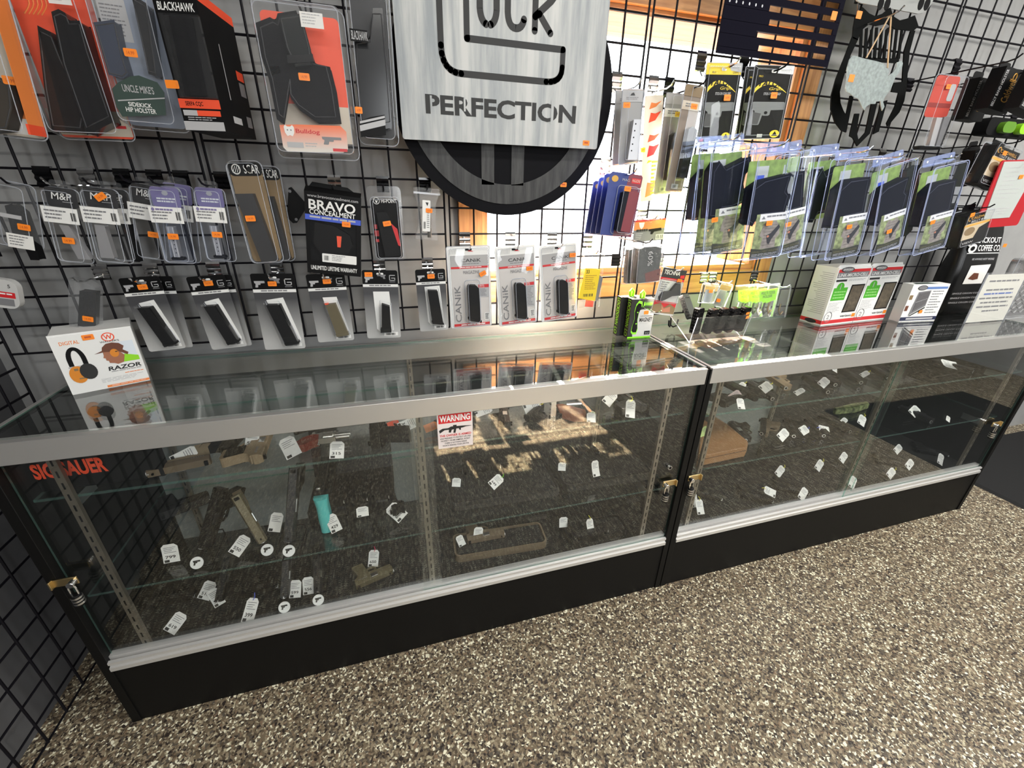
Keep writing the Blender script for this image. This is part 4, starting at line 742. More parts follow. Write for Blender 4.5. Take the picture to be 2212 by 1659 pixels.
# folded cloth in bags
def cloth_bag(q, y, lb, full=True):
    p = Pk('cloth_bag', lb, 'bag', q, y, 'folded cloths in bags'); b = MB()
    def P(a, c, d=.0): return (p.X(a), -.012 - d, p.Z(c))
    b.loft([[(p.X(a) * s, -d, p.Z(c)) for a, c in ((.04, .03), (.3, -.01), (.7, 0), (.98, .06), (1, .30), (.97, .62), (.95, .97), (.5, 1.0), (.03, .98), (.0, .5))] for s, d in ((1, .002), (.98, .014), (.86, .022))], mat('charcoal_cloth', (.055, .06, .06), .9, bump=.8, scale=120)); b.prism([(p.X(a), p.Z(c)) for a, c in ((.35, .72), (.95, .62), (.95, .97), (.42, .99))], -.0228, -.020, mat('maroon_print', (.13, .03, .025), .8))
    if full: b.text('60%', p.X(.42), p.X(.60), p.Z(.52), p.Z(.12), -.0232, LGREY, rot=-90); b.ell(p.X(.87), p.Z(.78), .0025, .0025, -.0232, BLKM, 10)
    b.build('cloth', p.t, smooth=True)
    b = MB(); b.shell(p.X(.48), p.Z(.48), p.w * 1.08, p.h * 1.1, .028, .001, BAGM, .01, rim=EDGE); b.build('bag', p.t); return p
p = cloth_bag([(1371, 529), (1425, 534), (1418, 606), (1364, 611)], -.16, 'bagged dark folded cloth with big numerals, over the two lime boxes')
hook('black hook under the blue and plum pack, holding the bagged cloths', p.top.x - .02, gz(3), p.top.z + .012, -.20, WIREB)
cloth_bag([(1350, 532), (1402, 536), (1396, 606), (1344, 612)], -.10, 'bagged folded cloth half hidden behind the front one', False)
# yellow tagged bag
p = Pk('parts_bag', 'clear bag with a bright yellow tag and orange red strip', 'bag', [(1262, 545), (1302, 548), (1296, 664), (1246, 664)], -.06)
b = MB(); b.shell(0, -p.h / 2, p.w, p.h, .014, 0, BAGM, .006); b.build('bag', p.t)
b = MB(); pts = [p.loc(u, v, -.016) for u, v in ((1265, 579), (1297, 582), (1285, 650), (1249, 644))]; b.prism(pts, -.017, -.016, YEL); x, z = p.loc(1270, 587, -.017); b.text('33', x - .006, x + .006, z - .006, z + .006, -.0176, BINK, bold=.02)
a0 = p.loc(1258, 642, -.017); a1 = p.loc(1283, 633, -.017); b.bars(a0[0], a1[0], a0[1], a1[1], -.0172, 12, YEL); a0 = p.loc(1262, 628, -.017); a1 = p.loc(1290, 594, -.017); b.lines(a0[0], a1[0], a0[1], a1[1], 8, -.0176, mat('ochre_ink', (.45, .25, .02), .6), .35, .4); b.build('tag_card', p.t, smooth=False)
b = MB(); b.prism([p.loc(u, v, -.010) for u, v in ((1266, 646), (1282, 650), (1280, 663), (1263, 662))], -.012, -.010, ORED); b.build('strip', p.t); b = MB(); b.prism([p.loc(u, v, -.008) for u, v in ((1290, 590), (1301, 600), (1290, 648), (1284, 650))], -.014, -.008, GREY); b.build('metal_part', p.t)
hook_for(p, 'chrome hook of the yellow tagged bag', up=.004, ext=.02)
# two pistol grip cards and one behind
def grip_card(q, y, lb, yellow_top, st=None, full=True):
    p = Pk('grip_card', lb, 'card pack', q, y, 'black cards with grey pistol prints'); b = MB(); CB = mat('soot_black_card', (.009, .0085, .0075), .6, spec=.08)
    b.rr(0, -p.h / 2, p.w, p.h, .003, 0, .0012, CB); 
    if yellow_top: p.R(b, 0, 1, 0, .14, YEL, -.0004); p.T(b, 'PRO', .18, .28, .10, .125, BINK, -.0008); p.T(b, 'GRIPS', .76, .92, .10, .125, BINK, -.0008); b.poly([(p.X(.62), 0), (p.X(1), 0), (p.X(1), p.Z(.11)), (p.X(.70), p.Z(.09))], -.0009, LGREY)
    else: b.poly([(p.X(a), p.Z(c)) for a, c in ((.62, .03), (.68, 0), (1.0, 0), (1.0, .11), (.60, .10))], -.0009, WHITE); b.lines(p.X(.68), p.X(.95), p.Z(.10), p.Z(.02), 4, -.0012, LGREY, .3, .2); p.T(b, 'PRO', .15, .25, .13, .155, YEL, -.0008)
    # talon shaped arc with name
    arc = [(.10 + .82 * i / 16, .30 - .11 * math.sin(PI * (i / 16) ** .8) + .05 * (i / 16)) for i in range(17)]
    b.poly([(p.X(a), p.Z(c)) for a, c in arc] + [(p.X(a), p.Z(c + .055 * (1 - i / 16.0) + .008)) for i, (a, c) in reversed(list(enumerate(arc)))], -.0006, YEL)
    p.T(b, 'TALON', .16, .84, .195, .275, CB, -.0011, bold=.05, shear=.2); p.T(b, 'Grips', .46, .80, .285, .335, YEL, -.0011, shear=.2); p.T(b, 'STICK-ON GUN GRIP', .34, .78, .355, .39, LGREY, -.0011, bold=.03)
    if full:
        pistol_print(b, p.X(.10), p.X(.94), p.Z(.80), p.Z(.48), -.0008, mat('slate_print', (.17, .18, .18), .45), hole=CB); b.poly([(p.X(a), p.Z(c)) for a, c in ((.14, .62), (.36, .64), (.32, .79), (.11, .79))], -.0012, mat('charcoal_print', (.055, .055, .055), .6)); b.rect(p.X(.11), p.X(.93), p.Z(.545), p.Z(.54), -.0012, GREY)
        b.ell(p.X(.82), p.Z(.93), p.w * .13, p.h * .055, -.0010, YEL, 20); b.poly([(p.X(.74), p.Z(.96)), (p.X(.82), p.Z(.89)), (p.X(.90), p.Z(.96))], -.0013, CB)
        if yellow_top: b.poly([(p.X(a), p.Z(c)) for a, c in ((.03, .93), (.17, .95), (.16, .99), (.05, .985))], -.001, RED); b.rect(p.X(.03), p.X(.09), p.Z(.96), p.Z(.93), -.0013, BLUE)
        else: p.R(b, .36, .50, .93, .98, LGREY)
    b.rr(p.X(.5), p.Z(.075), .018, .008, .0035, -.0013, -.0009, WHITE); b.build('card', p.t, smooth=False); shell_part(p, .004, ACR, .003)
    if st: p.sticker(*st, y=-.006, w=.024, h=.016)
    return p
p = grip_card([(1527, 132), (1604, 140), (1577, 306), (1506, 308)], -.12, 'black card with a yellow top and a grey pistol print', True, (1571, 211)); hook_for(p, 'chrome hook of the yellow topped pistol card', up=.014, ext=.05)
p = grip_card([(1632, 139), (1715, 144), (1683, 308), (1604, 292)], -.14, 'black card with a white label and a grey pistol print', False, (1672, 206)); hook_for(p, 'black hook of the pistol card with the white label', chrome=False, up=.014, ext=.04)
grip_card([(1612, 142), (1690, 146), (1662, 304), (1588, 296)], -.06, 'black pistol print card tucked behind the white labelled one', False)
# chest holster clamshells
CAMO = mat('camo_green_print', (.24, .28, .12), .55, var=.75, scale=55); JACK = mat('grey_quilt_print', (.27, .235, .20), .55, var=.25, scale=70); MOSS = mat('dark_moss_card', (.03, .032, .017), .5); LGRN = mat('leaf_green_card', (.24, .36, .08), .5, var=.3, scale=40); FOIL = mat('pale_photo_card', (.5, .52, .5), .5)
DG = 'tall chest holster clamshells on the long hooks'
def chest(q, y, lb, st=None, kind=0, full=True):
    p = Pk('holster_clamshell', lb, 'holster pack', q, y, DG); D = .045; b = MB()
    b.rr(p.X(.52), p.Z(.35), p.w * .82, p.h * .56, .006, -.001, 0, LGRN); b.rect(p.X(.30), p.X(.58), p.Z(.30), p.Z(.12), -.0014, FOIL)
    if kind == 1: b.rect(p.X(.32), p.X(.50), p.Z(.32), p.Z(.20), -.0018, BLUE)
    b.build('backing_card', p.t)
    if full:
        y2 = -D + .006; b = MB(); b.rect(p.X(.26), p.X(.96), p.Z(.97), p.Z(.55), y2, CAMO); b.rect(p.X(.34), p.X(.98), p.Z(.62), p.Z(.55), y2 - .0004, PAPER); b.lines(p.X(.5), p.X(.95), p.Z(.60), p.Z(.57), 1, y2 - .0008, GREY, .5, .1); b.poly([(p.X(.38), p.Z(.60)), (p.X(.42), p.Z(.57)), (p.X(.47), p.Z(.60))], y2 - .0008, GREY)
        b.poly([(p.X(a), p.Z(c)) for a, c in ((.50, .62), (.62, .645), (.74, .62), (.84, .68), (.88, .76), (.80, .80), (.82, .89), (.46, .89), (.48, .78), (.40, .76), (.44, .67))], y2 - .0004, JACK)
        for i in range(7): b.rect(p.X(.49), p.X(.78), p.Z(.663 + i * .032), p.Z(.660 + i * .032), y2 - .0008, mat('quilt_seam_print', (.06, .05, .045), .6))
        b.poly([(p.X(a), p.Z(c)) for a, c in ((.56, .76), (.66, .74), (.82, .66), (.86, .69), (.70, .80), (.66, .85), (.61, .84))], y2 - .0010, DARK); b.ell(p.X(.60), p.Z(.77), p.w * .03, p.h * .012, y2 - .0012, mat('skin_print', (.5, .2, .12), .6), 10)
        b.poly([(p.X(a), p.Z(c)) for a, c in ((.24, .98), (.24, .875), (.5, .895), (.96, .88), (.96, .98))], y2 - .0010, MOSS); p.T(b, 'DENALI CHEST HOLSTER', .28, .92, .905, .925, mat('dull_olive_ink', (.14, .13, .05), .6), y2 - .0014, bold=.02); b.lines(p.X(.28), p.X(.9), p.Z(.965), p.Z(.937), 2, y2 - .0014, LGREY, .35, .1)
        b.build('insert_card', p.t, smooth=False)
    H = [((.12, .20), (.24, .12), (.34, .17), (.40, .20), (.92, .12), (.96, .22), (.80, .30), (.92, .52), (.66, .56), (.38, .56), (.30, .64), (.12, .63)), ((.08, .30), (.30, .24), (.90, .20), (.86, .36), (.96, .40), (.92, .56), (.30, .56), (.20, .66), (.06, .62)), ((.10, .28), (.34, .20), (.84, .20), (.90, .55), (.40, .56), (.36, .66), (.08, .66))][kind % 3]
    o = outline(p, H, .034, -.003, NAVY, 'holster', .010); stitched(o, [(p.X(a), p.Z(c)) for a, c in H], -.0374, mat('navy_thread', (.03, .035, .06), .7))
    b = MB(); b.shell(0, -p.h / 2, p.w, p.h, D, 0, CLRB, .012, .010, rim=EDGEB); b.tube([(x, -D - .0008, z - p.h / 2) for x, z in rrect(p.w * .95, p.h * .965, .012)], .0014, EDGEB, 5, closed=True); b.build('clear_shell', p.t)
    b = MB(); b.rr(0, .010, p.w * .85, .030, .008, -.002, 0, TABC)
    for s in (-.32, .32): b.ell(s * p.w, .012, .004, .004, -.0026, WHITE, 10)
    b.build('hang_tab', p.t)
    if st: p.sticker(*st, y=-D - .001)
    return p
dl = 'bluish clamshell with a chest holster, '
p = chest([(1490, 314), (1562, 315), (1532, 546), (1465, 547)], -.15, dl + 'at the left end, half hidden', full=True, kind=2)
p = chest([(1512, 312), (1612, 316), (1583, 549), (1496, 547)], -.235, dl + 'leftmost of the front ones', (1544, 475), 0); HP = [p]
p = chest([(1652, 326), (1732, 331), (1708, 553), (1628, 551)], -.20, dl + 'showing right of the second front one', (1703, 485), 2)
p = chest([(1615, 327), (1702, 330), (1662, 561), (1573, 556)], -.29, dl + 'second in front and nearest the viewer', (1662, 482), 1); HP.append(p)
chest([(1742, 328), (1815, 334), (1763, 553), (1703, 553)], -.15, dl + 'seen edge on in the middle of the row', kind=0, full=False)
p = chest([(1800, 338), (1876, 341), (1828, 556), (1750, 559)], -.235, dl + 'pale label at its top, third in front', (1835, 490), 2); HP.append(p)
p = chest([(1882, 347), (1950, 352), (1914, 548), (1850, 549)], -.21, dl + 'fourth of the front ones', (1921, 500), 1); HP.append(p)
p = chest([(1990, 348), (2060, 356), (2008, 545), (1940, 548)], -.21, dl + 'rightmost, with a faded photo insert', (2015, 480), 2); HP.append(p)
for p, n in zip(HP, ('leftmost', 'second', 'third', 'fourth', 'rightmost')): hook('long chrome hook of the %s front chest holster clamshell' % n, p.top.x, gz(-1) if p.top.z < gz(-1) else gz(-2), p.top.z + .012, p.y - .05)
p = Pk('holster', 'black leather look holster hanging between the two right chest holster clamshells', 'holster', [(1945, 362), (1972, 364), (1962, 522), (1926, 520)], -.17)
b = MB(); b.prism([(p.X(a), p.Z(c)) for a, c in ((.2, 0), (.9, 0), (1, .6), (.85, .95), (.5, 1), (.05, .95), (0, .5))], -.02, 0, BLK); b.build('body', p.t, bevel=.008); b = MB(); b.tube([(p.X(.5), -.01, -.002), (p.X(.5), -.01, .03)], .004, BLK); b.build('loop', p.t)
hook('chrome hook of the black holster between the clamshells', p.top.x, gz(-1), p.top.z + .022, -.19)
# ------------------------------------------------------------------ black metal flag
FY = -.065; c0 = U(1546, 114, 1, FY); t = thing('flag_sign', 'dark metal flag with slotted stripes and star canton, above the pistol cards', 'sign', c0, group=None)
FM = mat('dark_blue_metal', (.004, .0035, .010), .7, spec=.06); b = MB(); FW, FH = .440, .345
nst = 13; sh = .0162; FH = nst * sh
def wv(x): return .0
for i in range(nst):
    z0 = i * sh; x0 = 0 if i < 7 else .15
    if i % 2 == 0 or i == 0: b.box(x0, FW, -.003, .002, z0, z0 + sh * 1.05, FM)
    else:
        b.box(x0, (.16 if i > 6 else .13 + .02 * (i % 3)), -.003, .002, z0, z0 + sh, FM); b.box(FW - .016, FW, -.003, .002, z0, z0 + sh, FM); b.box(FW - .085, FW - .079, -.003, .002, z0, z0 + sh, FM)
b.box(0, .15, -.003, .002, 7 * sh, FH, FM); b.build('plate', t, smooth=False)
b = MB()
for r in range(5):
    for k in range(6): b.ell(.014 + k * .0235 + (r % 2) * .006, 7 * sh + .010 + r * .019, .0030, .0042, -.0034, mat('cut_star', (.55, .56, .6), .5), 5)
b.build('stars', t, smooth=False)
for (u, v) in ((1799, 35),): a = U(u, v, 1, FY); b = MB(); b.rr(0, 0, .022, .022, .002, -.0006, 0, ORANGE); b.build('price_sticker', t, (a.x - c0.x, -.004, a.z - c0.z))
for x in (.05, .35): hook('black hook carrying the metal flag, %s end' % ('left' if x < .2 else 'right'), c0.x + x, gz(-8), gz(-8) - .03, -.09, WIREB)
# ------------------------------------------------------------------ black cut metal shield and silver map ornament
SY = -.055; c0 = U(1880, 150, 1, SY)
def sp(x, y): a = U(1740 + x / 5.027, y / 5.027, 1, SY); return a.x - c0.x, a.z - c0.z
t = thing('shield_sign', 'black cut metal shield sign with vertical bars, behind the silver map', 'sign', c0); SB = mat('black_cut_metal', (.006, .0065, .0065), .75, spec=.04)
def piece(pts, nm, d=.004): b = MB(); b.prism([sp(*q) for q in pts], -d, 0, SB); b.build(nm, t, bevel=.0008)
piece([(605, 80), (680, 150), (745, 180), (830, 150), (910, 85), (940, 180), (1010, 225), (1090, 205), (1175, 170), (1215, 290), (1160, 340), (1060, 330), (960, 320), (880, 260), (760, 285), (680, 265), (600, 330), (555, 440), (500, 420), (510, 300), (530, 190)], 'crest')
piece([(500, 400), (560, 430), (480, 600), (400, 850), (362, 1000), (370, 1120), (400, 1200), (430, 1250), (475, 1040), (512, 1050), (460, 1300), (432, 1440), (380, 1420), (310, 1330), (265, 1190), (270, 1040), (320, 860), (400, 660)], 'side_bar')
piece([(1130, 340), (1180, 335), (1120, 560), (1100, 760), (1085, 960), (1060, 1100), (1010, 1220), (905, 1345), (880, 1375), (870, 1340), (960, 1160), (1000, 1010), (920, 1000), (950, 900), (1040, 890), (1060, 560)], 'side_bar')
piece([(525, 1235), (575, 1235), (545, 1430), (565, 1525), (640, 1440), (705, 1130), (770, 1120), (690, 1450), (550, 1590), (505, 1500), (468, 1480), (475, 1440)], 'lower_bar')
piece([(805, 1110), (880, 1090), (840, 1230), (785, 1430), (725, 1460), (770, 1300)], 'lower_bar')
for i in range(9):
    x = 590 + i * 55; piece([(x, 300 + (i % 3) * 14), (x + 26, 300), (x + 10 - i * 3, 640), (x - 18 - i * 3, 640)], 'stripe', .003)
piece([(470, 620), (1010, 640), (1000, 690), (455, 660)], 'cross_bar', .003)
a = sp(565, 168); b = MB(); b.rr(0, 0, .022, .020, .002, -.0006, 0, ORANGE); b.build('price_sticker', t, (a[0], -.005, a[1]))
for x in (560, 1210): a = U(1740 + x / 5.027, 300 / 5.027, 1, SY); hook('black hook carrying the black shield sign, %s side' % ('left' if x < 900 else 'right'), a.x, gz(-8), gz(-8) - .015, -.10, WIREB)
MY = -.13; m0 = U(1740 + 910 / 5.027, 190 / 5.027, 1, MY)
def mp_(x, y): a = U(1740 + x / 5.027, y / 5.027, 1, MY); return a.x - m0.x, a.z - m0.z
t = thing('map_ornament', 'silver galvanized country map ornament hanging on brown twine', 'ornament', m0)
GALV = mat('galvanized_steel', (.25, .29, .285), .55, .2, var=.22, scale=110)
us = [(495, 610), (520, 605), (640, 640), (760, 665), (830, 685), (865, 730), (905, 770), (885, 830), (940, 790), (975, 740), (985, 680), (1040, 660), (1050, 690), (1040, 740), (1000, 800), (965, 850), (930, 940), (890, 1010), (850, 1060), (835, 1110), (850, 1160), (825, 1205), (810, 1150), (805, 1100), (760, 1105), (750, 1130), (700, 1130), (650, 1160), (635, 1200), (610, 1170), (590, 1120), (570, 1080), (520, 1055), (480, 1020), (440, 1000), (425, 960), (440, 870), (445, 740), (470, 650)]
b = MB(); b.prism([mp_(*q) for q in us], -.0025, 0, GALV); b.build('map_plate', t, smooth=False)
b = MB(); a = mp_(650, 630); c = mp_(880, 740); b.tube([(a[0], -.003, a[1]), (-.004, -.002, 0), (.004, -.002, .002), (c[0], -.003, c[1])], .0022, TWINE, 6); b.build('twine', t)
a = mp_(490, 852); b = MB(); b.rr(0, 0, .022, .020, .002, -.0006, 0, ORANGE); b.build('price_sticker', t, (a[0], -.0028, a[1]))
hook('chrome hook with the twine of the silver map over it', m0.x, gz(-8), m0.z + .004, -.155)
# ------------------------------------------------------------------ right end of the wall
p = Pk('tool_clamshell', 'tall clear clamshell with a red card at its top, right of the shield sign', 'tool pack', [(2030, 158), (2073, 166), (2024, 330), (1963, 318)], -.13)
b = MB(); b.rr(p.X(.5), p.Z(.28), p.w * .9, p.h * .54, .012, -.001, 0, mat('brick_red_card', (.50, .05, .03), .5)); p.R(b, .06, .94, .36, .42, mat('deep_red_card', (.25, .02, .015), .5), -.0014); b.rr(p.X(.78), p.Z(.22), p.w * .22, p.h * .22, .008, -.0018, -.0012, LGREY); b.build('card', p.t)
outline(p, ((.40, .56), (.62, .56), (.70, .95), (.50, .97)), .012, -.004, LGREY, 'blade', .002); outline(p, ((.62, .55), (.88, .55), (.86, .95), (.70, .95)), .018, -.003, GREY, 'handle', .004); outline(p, ((.08, .95), (.9, .95), (.9, 1.0), (.08, 1.0)), .02, -.002, BLK, 'base', .002)
shell_part(p, .03, CLR, .014); p.sticker(2049, 253 - 121, y=-.006) if False else p.sticker(2049, 247 - 60, y=-.006)
hook('black hook of the red carded tool clamshell', p.top.x, gz(-5), p.top.z + .004, -.30, WIREB)
GLDM = mat('bright_gold_print', (.72, .38, .06), .5)
def belly(q, y, lb, clearf=False, st=None):
    p = Pk('belly_band_pack', lb, 'holster pack', q, y, 'black and gold belly band packs'); b = MB(); w = p.w / 2; D = .04
    b.rr(0, -p.h / 2, p.w, p.h, .010, 0, .001, BLK); b.box(-w, w, -D, 0, -p.h, -p.h * .08, BLK)
    y2 = -D - .0006
    if clearf:
        p.T(b, 'CALDWELL', .22, .92, .14, .21, GLDM, y2); b.tube([(p.X(.16) + .008 * math.cos(a * PI / 8), y2, p.Z(.17) + .008 * math.sin(a * PI / 8)) for a in range(14)], .0015, GLDM, 4); p.T(b, 'BELLY BAND', .25, .95, .24, .30, LGREY, y2, bold=.03)
        b.rect(p.X(.04), p.X(.96), p.Z(.78), p.Z(.32), y2, mat('cream_print', (.56, .46, .32), .5)); b.ell(p.X(.28), p.Z(.55), p.w * .2, p.h * .12, y2 - .0004, BROWN); b.poly([(p.X(a), p.Z(c)) for a, c in ((.5, .78), (.62, .5), (.96, .40), (.96, .78))], y2 - .0004, BLK); b.rect(p.X(.02), p.X(.98), p.Z(.40), p.Z(.34), y2 - .0006, GLDM); p.T(b, 'VIEW', .12, .55, .86, .92, LGREY, y2, bold=.03)
    else:
        p.T(b, 'BELLY BAND HOLSTER', .06, .18, .14, .94, LGREY, y2, rot=90, bold=.03); p.T(b, 'Caldwell', .40, .72, .30, .80, GLDM, y2, rot=90, bold=.03); b.tube([(p.X(.56) + .008 * math.cos(a * PI / 8), y2, p.Z(.25) + .011 * math.sin(a * PI / 8)) for a in range(16)], .0018, GLDM, 4, closed=True)
    b.build('box', p.t, smooth=False)
    b = MB(); b.rr(0, .006, p.w * .5, .024, .008, -.001, .0, BLK); b.build('hang_tab', p.t)
    if clearf: b = MB(); b.shell(0, -p.h / 2, p.w * 1.06, p.h * 1.03, D + .006, .001, CLR, .01, rim=EDGE); b.build('clear_sleeve', p.t)
    if st: p.sticker(*st, y=-D - .010)
    return p
ps = []
ps.append(belly([(2090, 170), (2132, 166), (2094, 264), (2050, 262)], -.09, 'black belly band pack with gold upright lettering, beside the red carded clamshell'))
ps.append(belly([(2146, 146), (2190, 150), (2146, 246), (2099, 242)], -.17, 'black belly band pack with gold upright lettering, above the lime pads'))
ps.append(belly([(2210, 156), (2262, 160), (2212, 250), (2162, 246)], -.25, 'black belly band pack cut by the right edge of the picture'))
ps.append(belly([(2083, 316), (2118, 318), (2089, 402), (2056, 400)], -.12, 'black belly band pack with gold upright lettering, left of the clear sleeved one'))
ps.append(belly([(2122, 316), (2184, 318), (2130, 408), (2082, 403)], -.20, 'clear sleeved belly band pack with a photo print, over the bare grid', True, (2171, 331)))
ps.append(belly([(2040, 448), (2070, 450), (2044, 528), (2012, 525)], -.12, 'black belly band pack with gold upright lettering, left of the coffee bag lettering'))
ps.append(belly([(2068, 452), (2114, 455), (2094, 530), (2042, 527)], -.22, 'clear sleeved belly band pack with a photo print, over the coffee bag', True, (2101, 464)))
for p, n in zip((ps[2], ps[4], ps[6], ps[5]), ('upper right belly band packs', 'middle row belly band packs', 'lowest clear sleeved belly band pack', 'lowest plain belly band pack')) if 1 else zip(ps, ('upper left belly band pack', 'belly band pack above the lime pads', 'belly band pack at the right edge', 'middle row plain belly band pack', 'middle row clear sleeved pack', 'lowest plain belly band pack', 'lowest clear sleeved pack')): hook('black hook of the ' + n, p.top.x, gz(math.floor((Z0 - p.top.z) / S) - (0 if (p.top.z + .02 < gz(math.floor((Z0 - p.top.z) / S))) else 1)), p.top.z + .008, p.y - .06, WIREB)
# dark bulk under the upper packs with lime pads
LIME = mat('lime_pad', (.30, .72, .02), .45)
p = Pk('pouch_pack', 'dark clear pack with lime green pads at the right edge', 'pack', [(2110, 262), (2240, 262), (2216, 300), (2086, 296)], -.018, lean=False)
b = MB(); b.rr(0, -p.h / 2, p.w, p.h, .02, -.045, 0, BLKM); b.build('pouch', p.t, bevel=.008)
for x0, x1, lm in ((.14, .36, mat('dim_lime_pad', (.10, .25, .01), .6)), (.42, .62, LIME), (.68, .94, LIME)): b = MB(); b.rr(p.X((x0 + x1) / 2), p.Z(.55), p.w * (x1 - x0) * .9, p.h * .62, .018, -.066, -.040, lm); b.build('lime_pad', p.t, bevel=.008)
hook('black hook of the pack with the lime pads', p.top.x + .05, gz(-4), p.top.z + .002, -.05, WIREB)
# red board with a white paper, leaning off a hook
p = Pk('clipboard', 'red board with a white printed sheet at the right edge', 'board', [(2166, 345), (2262, 345), (2196, 492), (2105, 489)], -.26)
b = MB(); b.rr(0, -p.h / 2, p.w, p.h, .012, 0, .004, mat('bright_red_board', (.42, .006, .014), .45)); b.build('board', p.t, bevel=.001)
b = MB(); pts = [p.loc(u, v, -.001) for u, v in ((2172, 347), (2248, 347), (2164, 473), (2119, 471))]; b.prism([(p.X(.05), p.Z(.02)), (p.X(.86), p.Z(.02)), (p.X(.70), p.Z(.86)), (p.X(.12), p.Z(.86))], -.002, 0, mat('mint_white_paper', (.42, .45, .43), .7)); b.lines(p.X(.18), p.X(.62), p.Z(.82), p.Z(.70), 3, -.0024, LGREY, .35, .3); b.lines(p.X(.2), p.X(.7), p.Z(.6), p.Z(.1), 8, -.0024, LGREY, .15, .5); b.build('paper', p.t)
p.sticker(2206, 382, y=-.004); hook('black hook of the red board', p.top.x, gz(-1), p.top.z - .008, -.30, WIREB)
# ------------------------------------------------------------------ things standing on the counter
def face(M, name, parent, build):
    b = MB(M); build(b); return b.build(name, parent, smooth=False)
# white earmuff box
t = thing('earmuff_box', 'white box with a picture of orange earmuffs, at the left end of the counter', 'box', (.252, -.185, ZT + .0002), (0, 0, math.radians(24.5)))
w, h, d = .153, .151, .115; b = MB(); b.box(0, w, 0, d, 0, h, WHITE)
def X(f): return f * w
def Zf(f): return (1 - f) * h
y = -.0006
b.text('DIGITAL', X(.10), X(.33), Zf(.155), Zf(.095), y, ORG2, bold=.02)
x, z = X(.68), Zf(.115); b.ell(x, z, .0125, .0115, y, ORED, 20); b.ell(x, z, .0100, .0092, y - .0003, WHITE, 20); b.text('W', x - .008, x + .008, z - .006, z + .0065, y - .0006, ORED, bold=.04); b.text("WALKER'S", X(.56), X(.80), Zf(.205), Zf(.175), y, BINK, bold=.02)
band = [(.22 + .115 * math.cos(a), .42 + .22 * math.sin(a)) for a in [PI * (1 + i / 16) for i in range(17)]]; inn = [(.22 + .055 * math.cos(a), .43 + .17 * math.sin(a)) for a in [PI * (1 + i / 16) for i in range(17)]]
for i in range(16): b.poly([(X(q[0]), Zf(q[1])) for q in (band[i], band[i + 1], inn[i + 1], inn[i])], y, BLK)
b.rect(X(.105), X(.165), Zf(.52), Zf(.42), y, BLK); b.rect(X(.275), X(.335), Zf(.52), Zf(.42), y, BLK); b.rect(X(.09), X(.36), Zf(.545), Zf(.52), y - .0003, LGREY)
EAR = mat('earmuff_orange', (.70, .24, .02), .45)
b.ell(X(.17), Zf(.67), X(.105), h * .15, y - .0006, EAR, 20); b.ell(X(.30), Zf(.64), X(.105), h * .14, y - .0009, BINK, 20); b.rect(X(.14), X(.19), Zf(.60), Zf(.56), y - .0009, BROWN); b.rect(X(.16), X(.25), Zf(.75), Zf(.73), y - .0009, BROWN)
HAIR = mat('brown_print', (.14, .045, .022), .5); FACEP = mat('face_print', (.36, .14, .075), .5)
# side view of a head with cap and earmuff, printed
b.rect(X(.70), X(.96), Zf(.53), Zf(.22), y, mat('sky_print', (.72, .78, .84), .5)); b.poly([(X(q[0]), Zf(q[1])) for q in ((.76, .58), (.80, .44), (.97, .50), (.97, .58))], y - .0003, LIME)
b.poly([(X(q[0]), Zf(q[1])) for q in ((.55, .36), (.545, .42), (.53, .46), (.555, .47), (.555, .51), (.58, .52), (.585, .56), (.64, .575), (.68, .60), (.76, .58), (.80, .46), (.74, .36))], y - .0006, FACEP)
b.poly([(X(q[0]), Zf(q[1])) for q in ((.44, .375), (.56, .36), (.74, .38), (.84, .46), (.86, .42), (.80, .36), (.83, .30), (.78, .24), (.70, .215), (.62, .225), (.56, .28), (.545, .335))], y - .0009, HAIR)
b.ell(X(.685), Zf(.40), X(.055), h * .072, y - .0012, EAR, 18); b.rect(X(.70), X(.73), Zf(.385), Zf(.37), y - .0015, BINK)
b.text('RAZOR', X(.535), X(.965), Zf(.70), Zf(.625), y - .0003, BINK, bold=.05, shear=.1); b.lines(X(.56), X(.96), Zf(.735), Zf(.715), 1, y, GREY, .5, 0); b.lines(X(.72), X(.97), Zf(.79), Zf(.77), 1, y, ORG2, .6, 0); b.lines(X(.40), X(.97), Zf(.90), Zf(.82), 4, y, LGREY, .3, .3)
b.rect(X(.44), X(.999), Zf(.985), Zf(.945), y, ORG2); b.lines(X(.5), X(.96), Zf(.975), Zf(.958), 1, y - .0003, WHITE, .4, 0)
b.build('box', t, smooth=False); b = MB(); b.rr(0, 0, .022, .0135, .002, -.0005, 0, ORANGE); b.lines(-.006, .006, -.003, .003, 1, -.0008, MATS['sticker_ink'], .8, 0); b.build('price_sticker', t, (X(.45), -.0008, Zf(.075)))
b = MB(); b.prism([(0, h), (w, h), (w, h + .002), (0, h + .004)], .001, .0016, WHITE); b.build('lid_flap', t)
